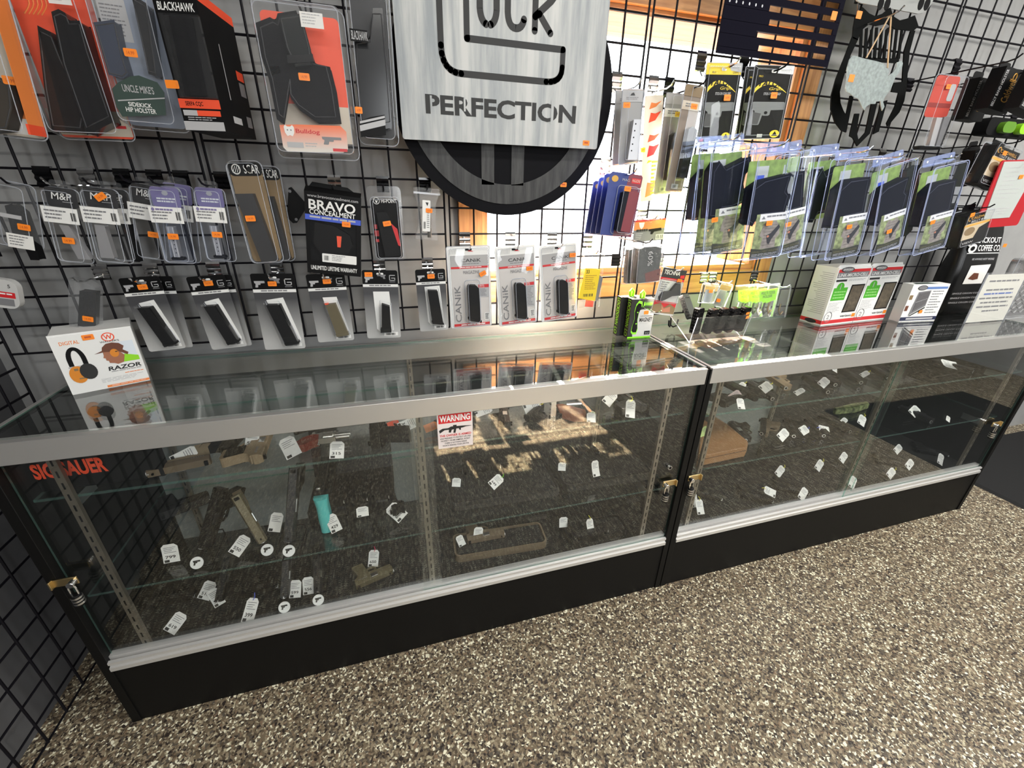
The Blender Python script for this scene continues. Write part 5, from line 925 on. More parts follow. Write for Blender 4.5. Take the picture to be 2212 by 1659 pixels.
# lime and black boxes on a hook
LOCKB = mat('soft_black_print', (.006, .006, .006), .4); LK = mat('vivid_lime_print', (.30, .85, .03), .45)
def lock_box(loc, rz, lb, front=True):
    t = thing('gadget_box', lb, 'box', loc, (0, 0, rz), 'lime and black gadget boxes'); w, h, d = .096, .147, .032; b = MB(); b.box(0, w, 0, d, 0, h, LOCKB)
    y = -.0005
    if front:
        b.poly([(a * w, c * h) for a, c in ((.22, .04), (.16, .2), (.20, .45), (.34, .72), (.48, .74), (.99, .74), (.99, .04))], y, mat('silver_white_print', (.62, .62, .62), .5)); b.rect(0, w, 0, .04 * h, y - .0003, LK)
        for s, m, dy in ((1.0, LK, .0003), (.86, BLK, .0006)): b.poly([((.26 + (a - .26) * s) * w, (.50 + (c - .50) * s) * h) for a, c in ((.12, .16), (.20, .10), (.36, .10), (.40, .22), (.34, .48), (.36, .66), (.46, .84), (.44, .94), (.30, .97), (.20, .88), (.16, .7), (.20, .5), (.14, .30))], y - dy, m)
        for c in (.38, .67): b.ell(.30 * w, c * h, .003, .0025, y - .001, LK, 12)
        b.rect(.52 * w, .97 * w, .82 * h, .93 * h, y - .0003, mat('dark_lime_print', (.05, .14, .02), .5)); b.text('LOCKDOWN', .56 * w, .95 * w, .85 * h, .90 * h, y - .0007, LK, bold=.02); b.poly([(.5 * w, .82 * h), (.56 * w, .84 * h), (.55 * w, .93 * h), (.52 * w, .93 * h)], y - .0008, LK)
        b.text('GUN CONCEALMENT', .44 * w, .96 * w, .555 * h, .585 * h, y - .0005, DARK); b.text('MAGNET', .42 * w, .96 * w, .42 * h, .53 * h, y - .0005, BINK, bold=.04); b.lines(.44 * w, .9 * w, .35 * h, .40 * h, 2, y - .0005, LGREY, .3, .3); b.rect(.70 * w, .94 * w, .08 * h, .18 * h, y - .0006, BLK); b.text('20 LB', .74 * w, .90 * w, .10 * h, .15 * h, y - .0009, LGREY)
    v, f, _ = glyphs('LOCKDOWN', .03, .15); b.add([(-.0006, d - .006 - (bb) * (d - .010), h * .97 - a * h * .70) for a, bb in v], f, LK); v, f, _ = glyphs('LO', .03, .15); b.add([(-.0006, d - .006 - bb * (d - .010), h * .22 - a * h * .18) for a, bb in v], f, LK)
    b.build('box', t, smooth=False)
    b = MB(); b.tube([(w * .45, d * .5, h), (w * .43, d * .5, h + .018), (w * .50, d * .5, h + .026), (w * .58, d * .5, h + .018), (w * .56, d * .5, h)], .005, LIME, 8); b.build('hang_loop', t)
    if front: b = MB(); b.rr(0, 0, .018, .013, .002, -.0005, 0, ORANGE); b.build('price_sticker', t, (.66 * w, -.0012, .66 * h))
    return t
lock_box((1.884, -.088, ZT + .0002), math.radians(-3), 'lime and black box with a magnet picture, front one of the two on the counter')
lock_box((1.862, -.050, ZT + .0002), math.radians(-3), 'lime and black box half hidden behind the front one', False)
hook('chrome hook reaching over the lime and black boxes', 1.93, gz(5), gz(5) - .018, -.19)
# two white camera boxes and a panel box
def cam_box(loc, rz, lb, w=.2, h=.24, d=.095):
    t = thing('camera_box', lb, 'box', loc, (0, 0, rz), 'white and red camera boxes'); b = MB(); b.box(0, w, 0, d, 0, h, WHITE); y = -.0006
    b.prism([(0, h), (w, h), (w * .96, h + .010), (w * .05, h + .010)], .006, .009, WHITE)
    b.rect(0, w, .025 * h, .09 * h, y, RED); b.rect(.02 * w, .98 * w, .86 * h, .97 * h, y, RED); b.poly([(.02 * w, .83 * h), (.96 * w, .83 * h), (.96 * w, .92 * h), (.02 * w, .92 * h)], y - .0003, GREY); b.text('LINK-MICRO-CELL', .05 * w, .93 * w, .845 * h, .90 * h, y - .0007, WHITE, bold=.03)
    b.ell(.27 * w, .965 * h, .19 * w, .045 * h, y - .0009, BINK, 22); b.ell(.27 * w, .965 * h, .17 * w, .036 * h, y - .0012, GREY, 22); b.text('SPYPOINT', .13 * w, .41 * w, .95 * h, .98 * h, y - .0015, WHITE, bold=.02)
    b.rect(.03 * w, .35 * w, .765 * h, .80 * h, y, BINK); b.lines(.40 * w, .93 * w, .76 * h, .80 * h, 2, y, LGREY, .4, .2)
    PG = mat('grass_green_print', (.07, .42, .02), .5); b.rect(.04 * w, .46 * w, .44 * h, .66 * h, y, PG); b.ell(.22 * w, .67 * h, .11 * w, .08 * h, y - .0003, PG, 18); b.lines(.08 * w, .43 * w, .45 * h, .60 * h, 3, y - .0006, mat('pale_green_ink', (.3, .65, .2), .5), .45, .1); b.tube([(.22 * w, y - .0008, .63 * h), (.22 * w, y - .0008, .72 * h)], .002, LGREY, 4)
    b.prism([(.52 * w, .21 * h), (.94 * w, .21 * h), (.97 * w, .70 * h), (.56 * w, .70 * h)], y - .0004, y, BLK); b.prism([(.55 * w, .23 * h), (.91 * w, .23 * h), (.94 * w, .68 * h), (.59 * w, .68 * h)], y - .0008, y - .0004, mat('brown_bark_print', (.10, .08, .055), .4, var=.4, scale=60))
    b.lines(.04 * w, .44 * w, .22 * h, .40 * h, 9, y, LGREY, .3, .4); b.tube([(.14 * w + .022 * math.cos(a * PI / 8), y, .15 * h + .022 * math.sin(a * PI / 8)) for a in range(16)], .0012, GREY, 4, closed=True); b.text('2', .10 * w, .18 * w, .115 * h, .185 * h, y, GREY); b.text('verizon', .52 * w, .86 * w, .125 * h, .165 * h, y, BINK, bold=.03)
    # left side: small print, red band and badge
    R = random.Random(4)
    for i in range(22):
        z = h * (.90 - .033 * i); y0 = d * .1; y1 = d * (.55 + .38 * R.random()); b.add([(-.0006, y0, z), (-.0006, y1, z), (-.0006, y1, z - .0022), (-.0006, y0, z - .0022)], [(0, 3, 2, 1)], LGREY)
    b.add([(-.0006, 0, .025 * h), (-.0006, d, .025 * h), (-.0006, d, .09 * h), (-.0006, 0, .09 * h)], [(0, 3, 2, 1)], RED); b.add([(-.0010, d * .5 + .026 * math.cos(a * PI / 8), .05 * h + .009 * math.sin(a * PI / 8)) for a in range(16)], [tuple(range(15, -1, -1))], BINK)
    b.build('box', t, smooth=False); b = MB(); b.rr(0, 0, .02, .015, .002, -.0005, 0, ORANGE); b.build('price_sticker', t, (.93 * w, -.0009, .145 * h)); return t
cam_box((2.79, -.119, ZT + .0002), math.radians(4), 'white and red camera box with its printed left side showing')
cam_box((2.993, -.105, ZT + .0002), math.radians(3), 'white and red camera box, in the middle between its twin and the panel box', d=.080)
t = thing('solar_panel_box', 'white box with a dark blue base band and a solar panel picture', 'box', (3.205, -.150, ZT + .0002), (0, 0, math.radians(-5))); w, h, d = .20, .165, .045; b = MB(); y = -.0006; b.box(0, w, 0, d, 0, h, WHITE)
NB = mat('dark_navy_print', (.015, .02, .06), .5); b.rect(0, w, .03 * h, .13 * h, y, NB); b.rect(.16 * w, .9 * w, .055 * h, .105 * h, y - .0004, LGREY); b.rect(.35 * w, .97 * w, .87 * h, .93 * h, y, mat('steel_blue_print', (.12, .22, .5), .5)); b.ell(.28 * w, .91 * h, .13 * w, .065 * h, y - .0006, BINK, 20); b.ell(.28 * w, .91 * h, .115 * w, .05 * h, y - .0009, GREY, 20)
b.poly([(.18 * w, .16 * h), (.22 * w, .20 * h), (.55 * w, .42 * h), (.54 * w, .84 * h), (.22 * w, .80 * h)], y - .0004, GREY); b.poly([(.24 * w, .27 * h), (.52 * w, .47 * h), (.52 * w, .80 * h), (.25 * w, .77 * h)], y - .0008, mat('cell_print', (.10, .095, .10), .35))
for i in range(1, 8): xx = .24 + .28 * i / 8; b.rect(xx * w, xx * w + .0008, (.27 + .2 * i / 8) * h, .775 * h, y - .0012, LGREY)
b.poly([(.24 * w, .52 * h), (.52 * w, .62 * h), (.52 * w, .63 * h), (.24 * w, .535 * h)], y - .0014, LGREY); b.poly([(.20 * w, .17 * h), (.22 * w, .15 * h), (.55 * w, .36 * h), (.55 * w, .40 * h)], y - .0012, BLK)
b.lines(.60 * w, .94 * w, .18 * h, .82 * h, 9, y, GREY, .3, .45, seed=8); b.rect(.02 * w, .11 * w, .6 * h, .72 * h, y, BROWN); b.rect(.02 * w, .10 * w, .3 * h, .44 * h, y, HAIR); b.build('box', t, smooth=False); b = MB(); b.rr(0, 0, .018, .014, .002, -.0005, 0, ORANGE); b.build('price_sticker', t, (.48 * w, -.0022, .27 * h))
b = MB(); b.poly([(0, 0), (w * .6, 0), (w * .5, .03), (.02, .03)], 0, DGREEN); o = b.build('top_leaflet', t, (.02, .006, h + .0006), (-PI / 2, 0, 0))
# coffee bag
t = thing('coffee_bag', 'black gusseted coffee bag with white lettering and a white label', 'bag', (3.675, -.058, ZT + .0002), (0, 0, math.radians(-2))); w, h = .265, .435; b = MB(); FOILB = mat('black_foil', (.005, .005, .0055), .32, bump=.5, scale=14)
secs = []
for f, ww, dd in ((0, .90, .08), (.03, .96, .09), (.25, 1, .09), (.5, .98, .085), (.7, .92, .065), (.85, .86, .035), (.93, .80, .012), (1, .78, .006)):
    q = rrect(w * ww, dd, min(dd * .45, .03)); secs.append([(x, yy, f * h) for x, yy in q])
b.loft(secs, FOILB); b.build('bag', t)
def fy(f): 
    T = [(0, .08), (.03, .09), (.25, .09), (.5, .085), (.7, .065), (.85, .035), (.93, .012), (1, .006)]
    for (a, c), (e, g) in zip(T, T[1:]):
        if a <= f <= e: return -(c + (g - c) * (f - a) / (e - a)) / 2
    return 0
b = MB()
def ptx(s, x0, x1, f0, f1, m, bold=.03):
    v, f, _ = glyphs(s, bold); b.add([(x0 + a * (x1 - x0), fy(f0 + c * (f1 - f0)) - .0012, h * (f0 + c * (f1 - f0))) for a, c in v], f, m)
ptx('BLACKOUT', -.075, .092, .745, .80, WHITE); ptx('COFFEE CO.', -.045, .10, .665, .725, WHITE); b.add([(-.11, fy(.64) - .0012, h * .64), (.10, fy(.64) - .0012, h * .64), (.10, fy(.648) - .0012, h * .648), (-.10, fy(.648) - .0012, h * .648)], [(0, 1, 2, 3)], WHITE)
b.add([(-.085 + .026 * math.cos(a * PI / 6), fy(.69) - .004, h * .692 + .020 * math.sin(a * PI / 6)) for a in range(12)], [tuple(range(12))], WHITE); b.add([(-.085 + .013 * math.cos(a * PI / 6), fy(.69) - .0046, h * .692 + .010 * math.sin(a * PI / 6)) for a in range(12)], [tuple(range(12))], BLK)
for dx in (-.03, .03): b.add([(-.085 + dx, fy(.72) - .002, h * .72), (-.085 + dx * .4, fy(.70) - .003, h * .70), (-.085 + dx * .5, fy(.725) - .002, h * .728)], [(0, 1, 2), (2, 1, 0)], WHITE)
ptx('BE AWAKE NOT WOKE', -.06, .08, .575, .595, LGREY, .02)
b.build('lettering', t, smooth=False); b = MB()
for f in (.22, .17, .12): ptx('SINGLE ORIGIN COFFEE', -.10, .10, f, f + .018, LGREY, .02)
b.build('fine_print', t, smooth=False)
b = MB(); b.add([(-.055, fy(.52) - .002, h * .52), (.07, fy(.52) - .002, h * .53), (.06, fy(.33) - .003, h * .33), (-.065, fy(.33) - .003, h * .33)], [(3, 2, 1, 0)], PAPER); b.add([(-.045, fy(.4) - .0035, h * .385), (-.02, fy(.44) - .0035, h * .445), (.012, fy(.44) - .0035, h * .44), (.02, fy(.38) - .0035, h * .38), (-.01, fy(.37) - .0035, h * .37)], [(0, 1, 2, 3, 4)], HAIR); b.build('label', t, smooth=False)
b = MB(); b.rr(0, 0, .022, .015, .002, -.0005, 0, ORANGE); b.build('price_sticker', t, (.108, -.040, h * .72))
# sign holder with a sheet
t = thing('sign_holder', 'clear acrylic sign holder with a printed sheet, in front of the coffee bag', 'sign', (3.61, -.24, ZT + .0002), (0, 0, math.radians(-1))); w, h = .255, .212; b = MB(); b.box(-w / 2, w / 2, 0, .003, 0, h + .008, ACR); b.box(-w / 2, w / 2, .0045, .0065, 0, h + .008, ACR); b.box(-w / 2, w / 2, .0065, .05, 0, .003, ACR); b.box(-w / 2 - .0006, -w / 2, 0, .007, 0, h + .008, EDGE); b.box(w / 2, w / 2 + .0006, 0, .007, 0, h + .008, EDGE); b.build('holder', t, smooth=False)
b = MB(); b.box(-w / 2 + .002, w / 2 - .002, .0033, .0042, .003, h, mat('ivory_paper', (.72, .71, .64), .7)); y = .0028
for i, (z, ww, m) in enumerate(((.86, .75, GREY), (.68, .7, GREY), (.60, .72, mat('blue_ink', (.12, .18, .45), .6)), (.51, .85, GREY), (.42, .7, GREY), (.33, .8, GREY), (.24, .42, GREY))): b.lines(-w * ww / 2, w * ww / 2, h * z - .004, h * z + .005, 1, y, m, .75, 0, seed=i)
for i in range(20): b.rect(-w * .44 + i * w * .044, -w * .44 + i * w * .044 + .004, h * .95, h * .957, y, LGREY); b.rect(-w * .44 + i * w * .044, -w * .44 + i * w * .044 + .004, h * .06, h * .067, y, LGREY)
b.build('sheet', t, smooth=False)
# silver diamond plate bag at the far edge
DP = mat('diamond_foil', (.42, .42, .43), .25, .8, bump=0); t = thing('foil_pack', 'silver diamond plate patterned pack standing at the right edge', 'pack', (3.93, -.16, ZT + .0002)); b = MB(); b.rr(0, .13, .22, .26, .02, -.03, .03, DP)
for r in range(12):
    for k in range(9):
        x = -.095 + k * .024; z = .02 + r * .0195; s = .008 if (r + k) % 2 else -.008; b.prism([(x - .008, z - s * .7), (x - .006, z - s * .7 - .003), (x + .008, z + s * .7), (x + .006, z + s * .7 + .003)], -.0325, -.029, STEEL)
b.build('pack', t, smooth=False); b = MB(); b.shell(0, .135, .25, .30, .04, -.002, BAGM, .02, rim=EDGE); b.build('clear_wrap', t)

# acrylic rack with studded grips
rack = thing('acrylic_rack', 'clear acrylic v shaped rack holding black studded grips', 'rack', (2.078, -.195, ZT + .0002)); L = .235; b = MB(); th = .003
bt = U(1449, 683, 0, 2.078); ft = U(1508, 687, 0, 2.078); by, bz = bt.y + .195, bt.z - ZT; fy_, fz = ft.y + .195, ft.z - ZT
prof = [(by, bz), (by + .003, bz - .001), (.0035, .0035), (fy_ + .002, fz), (fy_ - .001, fz), (0, 0)]
b.add([(0, a, c) for a, c in prof] + [(L, a, c) for a, c in prof], [(0, 1, 7, 6), (1, 2, 8, 7), (2, 3, 9, 8), (3, 4, 10, 9), (4, 5, 11, 10), (5, 0, 6, 11)], ACR)
for x in (0, L): b.tube([(x, (prof[0][0] + prof[1][0]) / 2, prof[0][1]), (x, .001, .003), (x, (prof[3][0] + prof[4][0]) / 2, prof[3][1])], .0018, EDGE, 5)
b.build('v_panel', rack, smooth=False); b = MB(); b.box(0, L, -.03, .05, -.0001, .0012, ACR); b.build('base_sheet', rack)
STUD = mat('gloss_rubber', (.004, .004, .0045), .22, spec=.35)
def grip(x, y, z, rx, rz, lb, m=STUD, st=None):
    t = thing('grip', lb, 'grip', (x, y, z), (rx, 0, rz), 'black studded grips in the acrylic rack'); b = MB(); b.rr(0, .048, .036, .096, .008, -.010, .010, m); b.build('body', t, bevel=.004)
    b = MB()
    for i in range(8):
        for yy in (-.006, .002): b.loft([[(-.018 - k, yy + r * math.cos(a * PI / 3), .008 + i * .011 + r * math.sin(a * PI / 3)) for a in range(6)] for r, k in ((.0035, 0), (.0025, .004), (.001, .005))], m, cap0=False)
        b.loft([[(-.013 + .0085 * (i % 4) + r * math.cos(a * PI / 3), -.010 - k, .012 + (i // 4) * .07 + r * math.sin(a * PI / 3)) for a in range(6)] for r, k in ((.004, 0), (.003, .003), (.001, .004))], m, cap0=False)
    b.build('studs', t)
    if st:
        for (dx, dz) in st: b = MB(); b.rr(0, 0, .018, .012, .001, -.0005, 0, ORANGE); b.build('price_sticker', t, (dx, -.0106, dz))
    return t
gx0 = 2.078; sl = math.atan2(by, bz)
for i, (dx, lb) in enumerate(((.082, 'black studded grip, second from left in the rack'), (.130, 'black studded grip, third from left in the rack'), (.178, 'black studded grip, fourth from left in the rack'), (.226, 'black studded grip with orange stickers at the right end of the rack'))):
    grip(gx0 + dx, -.172, ZT + .028, .14, .2, lb, st=((.004, .075), (.012, .058)) if i == 3 else None)
grip(gx0 + .032, -.170, ZT + .030, .02, .3, 'black studded grip leaning alone at the left end of the rack'); grip(gx0 + .060, -.110, ZT + .068, -.6, .3, 'grey backed grip with a yellow dot lying behind the others in the rack', mat('grey_rubber', (.08, .08, .085), .4))
t = thing('card_insert', 'clear sheet over a brown printed card lying under the acrylic rack', 'card'); b = MB(); b.box(2.05, 2.372, -.285, -.062, ZT + .0002, ZT + .0008, ACR); b.build('clear_sheet', t)
b = MB(); q = [(2.104, -.256), (2.368, -.212), (2.33, -.10), (2.09, -.09)]; b.add([(x, y, ZT + .001) for x, y in q], [(0, 1, 2, 3)], mat('umber_print', (.075, .045, .035), .4)); b.build('printed_card', t)
# small bags on hooks above the rack
for i, (q, y, lb) in enumerate((([(1515, 612), (1556, 614), (1540, 655), (1509, 654)], -.05, 'small clear bag with an orange sticker, left of the two over the rack'), ([(1550, 610), (1585, 612), (1562, 664), (1530, 662)], -.08, 'small clear bag with a pale bolt, right of the two over the rack'))):
    p = Pk('parts_bag', lb, 'bag', q, y); b = MB(); b.shell(0, -p.h / 2, p.w, p.h, .012, 0, BAGM, .004, rim=EDGE); b.build('bag', p.t); b = MB(); b.box(p.X(.25), p.X(.75), -.006, -.003, p.Z(.95), p.Z(.3), [mat('blue_grey_card', (.26, .30, .38), .45), GREY][i]); b.build('contents', p.t); p.sticker(*((1536, 629), (1552, 649))[i], y=-.0135, w=.018, h=.013); hook_for(p, 'pale hook of the small clear bag, %s of two' % ('left', 'right')[i], up=.0, ext=.02)
for i, (xr, y) in enumerate(((1682, -.15), (1659, -.105), (1636, -.06), (1706, -.03))):
    q = [(xr - 46, 612), (xr, 617), (xr - 16, 690), (xr - 62, 684)] if i < 3 else [(xr - 52, 622), (xr, 624), (xr - 14, 692), (xr - 64, 690)]
    lb = ('front', 'second', 'third')[i] + ' of the clear bags with a lime card and metal hooks' if i < 3 else 'rearmost clear bag with bare metal hooks, by the camera boxes'
    p = Pk('hook_bag', lb, 'bag', q, y, 'clear bags with metal hooks'); b = MB(); b.shell(0, -p.h / 2, p.w, p.h, .014, 0, BAGM, .005); b.tube([(p.X(1), -.002, 0), (p.X(1), -.002, -p.h)], .0022, EDGE, 5); b.tube([(p.X(0), -.002, 0), (p.X(1), -.002, 0)], .0016, EDGE, 5); b.build('bag', p.t)
    if i < 3:
        b = MB(); b.prism([(p.X(.10), p.Z(.14)), (p.X(.88), p.Z(.12)), (p.X(.90), p.Z(.46)), (p.X(.5), p.Z(.54)), (p.X(.2), p.Z(.44))], -.009, -.008, LIME); p.T(b, 'MULTI-TOOL', .2, .8, .18, .27, DGREEN, -.0096); p.T(b, 'HOLDER', .3, .7, .29, .37, DGREEN, -.0096); p.R(b, .84, .94, .46, .98, mat('pale_lime', (.45, .75, .25), .5), -.0085); b.build('card', p.t, smooth=False)
    for k in range(3): b = MB(); b.tube([(p.X(.25 + .22 * k), -.006, p.Z(.5)), (p.X(.22 + .22 * k), -.006, p.Z(.72)), (p.X(.30 + .22 * k), -.006, p.Z(.86)), (p.X(.40 + .22 * k), -.006, p.Z(.78))], .0042, [STEEL, DARK, mat('bronze_metal', (.2, .15, .08), .35, .8)][k], 6); b.build('metal_hook', p.t)
hook('chrome hook holding the clear bags with lime cards', U(1640, 612, 1, -.06).x + .02, gz(4), U(1640, 614, 1, -.06).z + .006, -.17)
# small black double hook on the bottom wire
a = U(1447, 690, 1, -.03); b = MB(); b.tube([(0, .03, gz(6) - a.z), (0, -.005, gz(6) - a.z), (0, -.01, -.02), (.012, -.012, -.028), (.026, -.012, -.024), (.03, -.012, .002)], .0032, WIREB, 8); b.tube([(0, -.01, -.02), (-.004, -.012, -.026), (-.010, -.012, -.02), (-.012, -.012, 0)], .0032, WIREB, 8); b.box(-.006, .006, .026, .036, gz(6) - a.z - .004, gz(6) - a.z + .01, WIREB)
tag(b.build('utility_hook', None, a), 'small empty black double hook on the bottom grid wire beside the rack', 'hook')

# grey plaque cut by the top edge
p = Pk('plaque', 'grey rounded plaque with black oval marks, cut by the top edge above the shield sign', 'plaque', [(1850, -110), (2060, -100), (2020, 26), (1868, 22)], -.045, lean=False)
b = MB(); b.rr(0, -p.h / 2, p.w, p.h, .05, -.004, 0, mat('plaque_grey', (.30, .31, .30), .6)); b.build('plate', p.t)
for u, v in ((1903, 8), (1917, 9), (1990, 8), (2003, 9)): x, z = p.loc(u, v, -.005); b = MB(); b.prism([(.012 * math.cos(a * PI / 8), .017 * math.sin(a * PI / 8)) for a in range(16)], -.0012, -.0002, BLKM); b.build('oval_mark', p.t, (x, -.004, z), smooth=False)
hook('black hook carrying the grey plaque', p.top.x, gz(-11), gz(-11) - .03, -.08, WIREB)
# ------------------------------------------------------------------ inside the cases: pistols, tags, cases
GUNB = mat('gun_black', (.009, .009, .010), .42, .4); GUNG = mat('gun_grey', (.035, .035, .037), .4, .5); FDE = mat('flat_earth', (.27, .20, .125), .55); FDED = mat('dark_earth', (.15, .11, .07), .55)
STAINL = mat('stainless', (.62, .61, .59), .22, 1); POLYB = mat('polymer_frame', (.005, .005, .0055), .6, spec=.3)
def basis(px, pz, o):
    """world matrix: local x along px, local z close to pz, origin o"""
    x = Vector(px).normalized(); y = Vector(pz).cross(x).normalized(); z = x.cross(y).normalized()
    return Matrix(((x.x, y.x, z.x, o.x), (x.y, y.y, z.y, o.y), (x.z, y.z, z.z, o.z), (0, 0, 0, 1)))
def price_tag(root, u, v, at, w=.034, h=.058, roll=0, tilt=.9, price=None, col=None, string=None, bend=.25, dark=True):
    """paper price tag whose middle is seen at pixel u, v on the plane at=(axis, value)"""
    if at[0] == 2: at = (2, at[1] - .012 + (w * abs(math.sin(roll)) + h * abs(math.cos(roll))) / 2 * math.sin(tilt) + .007)
    p = U(u, v, *at); M = Matrix.Translation(p) @ Euler((-(PI / 2 - tilt) , 0, 0)).to_matrix().to_4x4() @ Euler((0, roll, 0)).to_matrix().to_4x4()
    b = MB(Matrix.Translation(-root.location) @ M); n = 7; m = col or PAPER; k = bend
    def Y(s): return -.0008 + k * h * (s * s - .25) * -.35
    for i in range(n):
        s0 = -.5 + i / n; s1 = s0 + 1 / n
        w0 = w * (.62 if i == n - 1 else 1); b.add([(-w / 2, Y(s0), s0 * h), (w / 2, Y(s0), s0 * h), (w0 / 2, Y(s1), s1 * h), (-w0 / 2, Y(s1), s1 * h)], [(0, 1, 2, 3)], m)
    def q(x0, x1, s0, s1, mm): b.add([(x0 * w, Y(s0) - .0005, s0 * h), (x1 * w, Y(s0) - .0005, s0 * h), (x1 * w, Y(s1) - .0005, s1 * h), (x0 * w, Y(s1) - .0005, s1 * h)], [(0, 1, 2, 3)], mm)
    if dark: q(-.42, -.12, -.47, -.34, BINK)
    for i in range(4): q(-.36, .36 - .12 * (i % 3), .30 - i * .09, .325 - i * .09, GREY)
    if price:
        vv, f, _ = glyphs(price, .03); b.add([(w * (-.34 + .62 * a), Y(-.25 + .16 * c) - .0006, h * (-.28 + .16 * c)) for a, c in vv], f, BINK)
    if string: b.tube([(0, -.002, h * .42), (w * .1, -.006, h * .55), (-w * .05, -.002, h * .72)], .0011, string, 5)
    return b.build('price_tag', root)
TAGG = 'handguns in the display cases'
def pistol(label, rear, muzzle, up, slide=GUNB, frame=POLYB, hf=.125, th=.026, grip=None, tags=(), loc=None, size=None, cat='pistol', name='pistol', grp=TAGG, short=1.0):
    """rear and muzzle: world ends of the slide top edge; up: direction of the slide's top"""
    rear, muzzle = Vector(rear), Vector(muzzle); L = (muzzle - rear).length
    if size: muzzle = rear + (muzzle - rear).normalized() * size; L = size
    W4 = basis(muzzle - rear, up, rear); r = thing(name, label, cat, loc or rear, (0, 0, 0), grp); M = Matrix.Translation(-r.location) @ W4
    h = hf / .19 * L; t = th / 2
    b = MB(M); s0 = -.155 * L
    b.add([(0, y, z) for y, z in ((-t, s0), (t, s0), (t, -.012), (t * .7, 0), (-t * .7, 0), (-t, -.012))] + [(L, y, z) for y, z in ((-t, s0), (t, s0), (t, -.012), (t * .7, 0), (-t * .7, 0), (-t, -.012))], [(0, 1, 2, 3, 4, 5), (11, 10, 9, 8, 7, 6)] + [(i, i + 6, (i + 1) % 6 + 6, (i + 1) % 6) for i in range(6)], slide)
    for i in range(6):
        for s in (-1, 1): b.box(.012 + i * .005, .0145 + i * .005, s * t - .0004, s * t + .0004, s0 * .85, -.014, GREY if slide is not GUNB else BLKM)
    b.box(L * .42, L * .60, t - .002, t + .0006, -.02, -.006, STEEL if slide is not GUNB else GUNG); b.box(.004, .012, -.006, .006, 0, .006, BLKM); b.box(L - .014, L - .010, -.002, .002, 0, .006, BLKM)
    o = b.build('slide', r, bevel=.0015)
    b = MB(M); c = MB(M); c.tube([(L - .004, 0, -.05 * L), (L + .002, 0, -.05 * L)], .007, STEEL, 12); c.tube([(L + .0015, 0, -.05 * L), (L + .0024, 0, -.05 * L)], .0048, BLKM, 12); c.build('barrel', o)
    t2 = t * .88; F = [(.03, -.155), (.98, -.155), (.98, -.235), (.62, -.25), (.56, -.27), (.40, -.27), (.335, -.62 * short), (.31, -.66 * short), (.05, -.66 * short), (.03, -.62 * short), (.115, -.32), (.10, -.25), (.0, -.19)]
    b.prism([(a * L, z * L) for a, z in F], -t2, t2, frame); o2 = b.build('frame', r, bevel=.003)
    b = MB(M); b.tube([(L * a, 0, L * z) for a, z in ((.395, -.27), (.375, -.40), (.42, -.45), (.54, -.45), (.60, -.40), (.605, -.255))], .0042, frame, 6); b.build('trigger_guard', o2)
    b = MB(M); b.tube([(L * .49, 0, -.26 * L), (L * .475, 0, -.33 * L), (L * .495, 0, -.39 * L)], .003, BLKM, 6); b.build('trigger', o2)
    if grip: b = MB(M); b.prism([(a * L, z * L) for a, z in ((.125, -.31), (.385, -.31), (.335, -.60 * short), (.06, -.60 * short))], -t2 - .002, t2 + .002, grip); b.build('grip_panel', r, bevel=.003)
    for tg in tags: price_tag(r, **tg)
    return r
def flat(u0, v0, u1, v1, z, label, gripdir=1, **k):
    """pistol lying on its side on the shelf at height z, rear and muzzle seen at two pixels; gripdir: which side the grip points to"""
    t = k.get('th', .026) / 2 + .0015; a = U(u0, v0, 2, z + t); b = U(u1, v1, 2, z + t); d = (b - a).normalized(); up = Vector((-d.y, d.x, 0)) * gripdir
    L = k.get('size') or (b - a).length; g = -up * (.68 * L * k.get('short', 1)); b = a + d * L; ys = [a.y, b.y, a.y + g.y, (a + d * L * .4).y + g.y]
    dy = max(0, -.350 - min(ys)) + min(0, .050 - max(ys)); a.y += dy; b.y += dy
    return pistol(label, a, b, up, loc=Vector((a.x, a.y, z)), **k)
Z1, Z2, ZD = .79, .48, .245; Q1, Q2 = .766, .535
YS = mat('yellow_string', (.75, .7, .05), .6); BS = mat('blue_string', (.08, .12, .6), .6)
def T(u, v, z, **k): return dict(u=u, v=v, at=(2, z + .012), **k)
def TY(u, v, y, **k): return dict(u=u, v=v, at=(1, y), **k)
# --- left case, top shelf
b = MB(); a = U(20, 1030, 1, -.345); c = U(240, 1012, 1, -.345); t = thing('gun_case', 'black case with orange red lettering at the left end of the top shelf', 'case', (.36, -.345, Z1)); b.box(-.142, .105, 0, .03, .0005, .105, BLKM); b.build('case_body', t, bevel=.004)
b = MB(); x0, x1 = -.140, U(232, 1010, 1, -.346).x - .36; zz = [U(130, v, 1, -.346).z - Z1 for v in (1031, 997)]; b.text('SIG SAUER', x0, x1, zz[0], zz[1], -.0008, ORED, bold=.07); b.build('letters', t, smooth=False)
flat(452, 1000, 330, 1026, Z1, 'large tan pistol beside the black case with orange lettering', 1, size=.13, slide=FDED, frame=TAN, tags=(T(398, 985, Z1, roll=1.1, tilt=.7, w=.035),))
flat(495, 975, 532, 935, Z1, 'black pistol with a bulky grip on the top shelf left of the earth toned one', -1, size=.12, tags=(T(487, 945, Z1, roll=1.2, tilt=.5),))
flat(556, 1018, 588, 930, Z1, 'earth toned pistol with a dark grip panel on the top left shelf', -1, size=.15, slide=FDE, frame=FDE, grip=BLK, th=.03, tags=(T(545, 948, Z1, roll=.15, tilt=1.0, price='525', string=YS, w=.034),))
flat(636, 935, 716, 912, Z1, 'black compact pistol behind the small revolver', -1, size=.12, short=.6, tags=(T(626, 966, Z1, roll=-.4, tilt=.8, w=.04),))
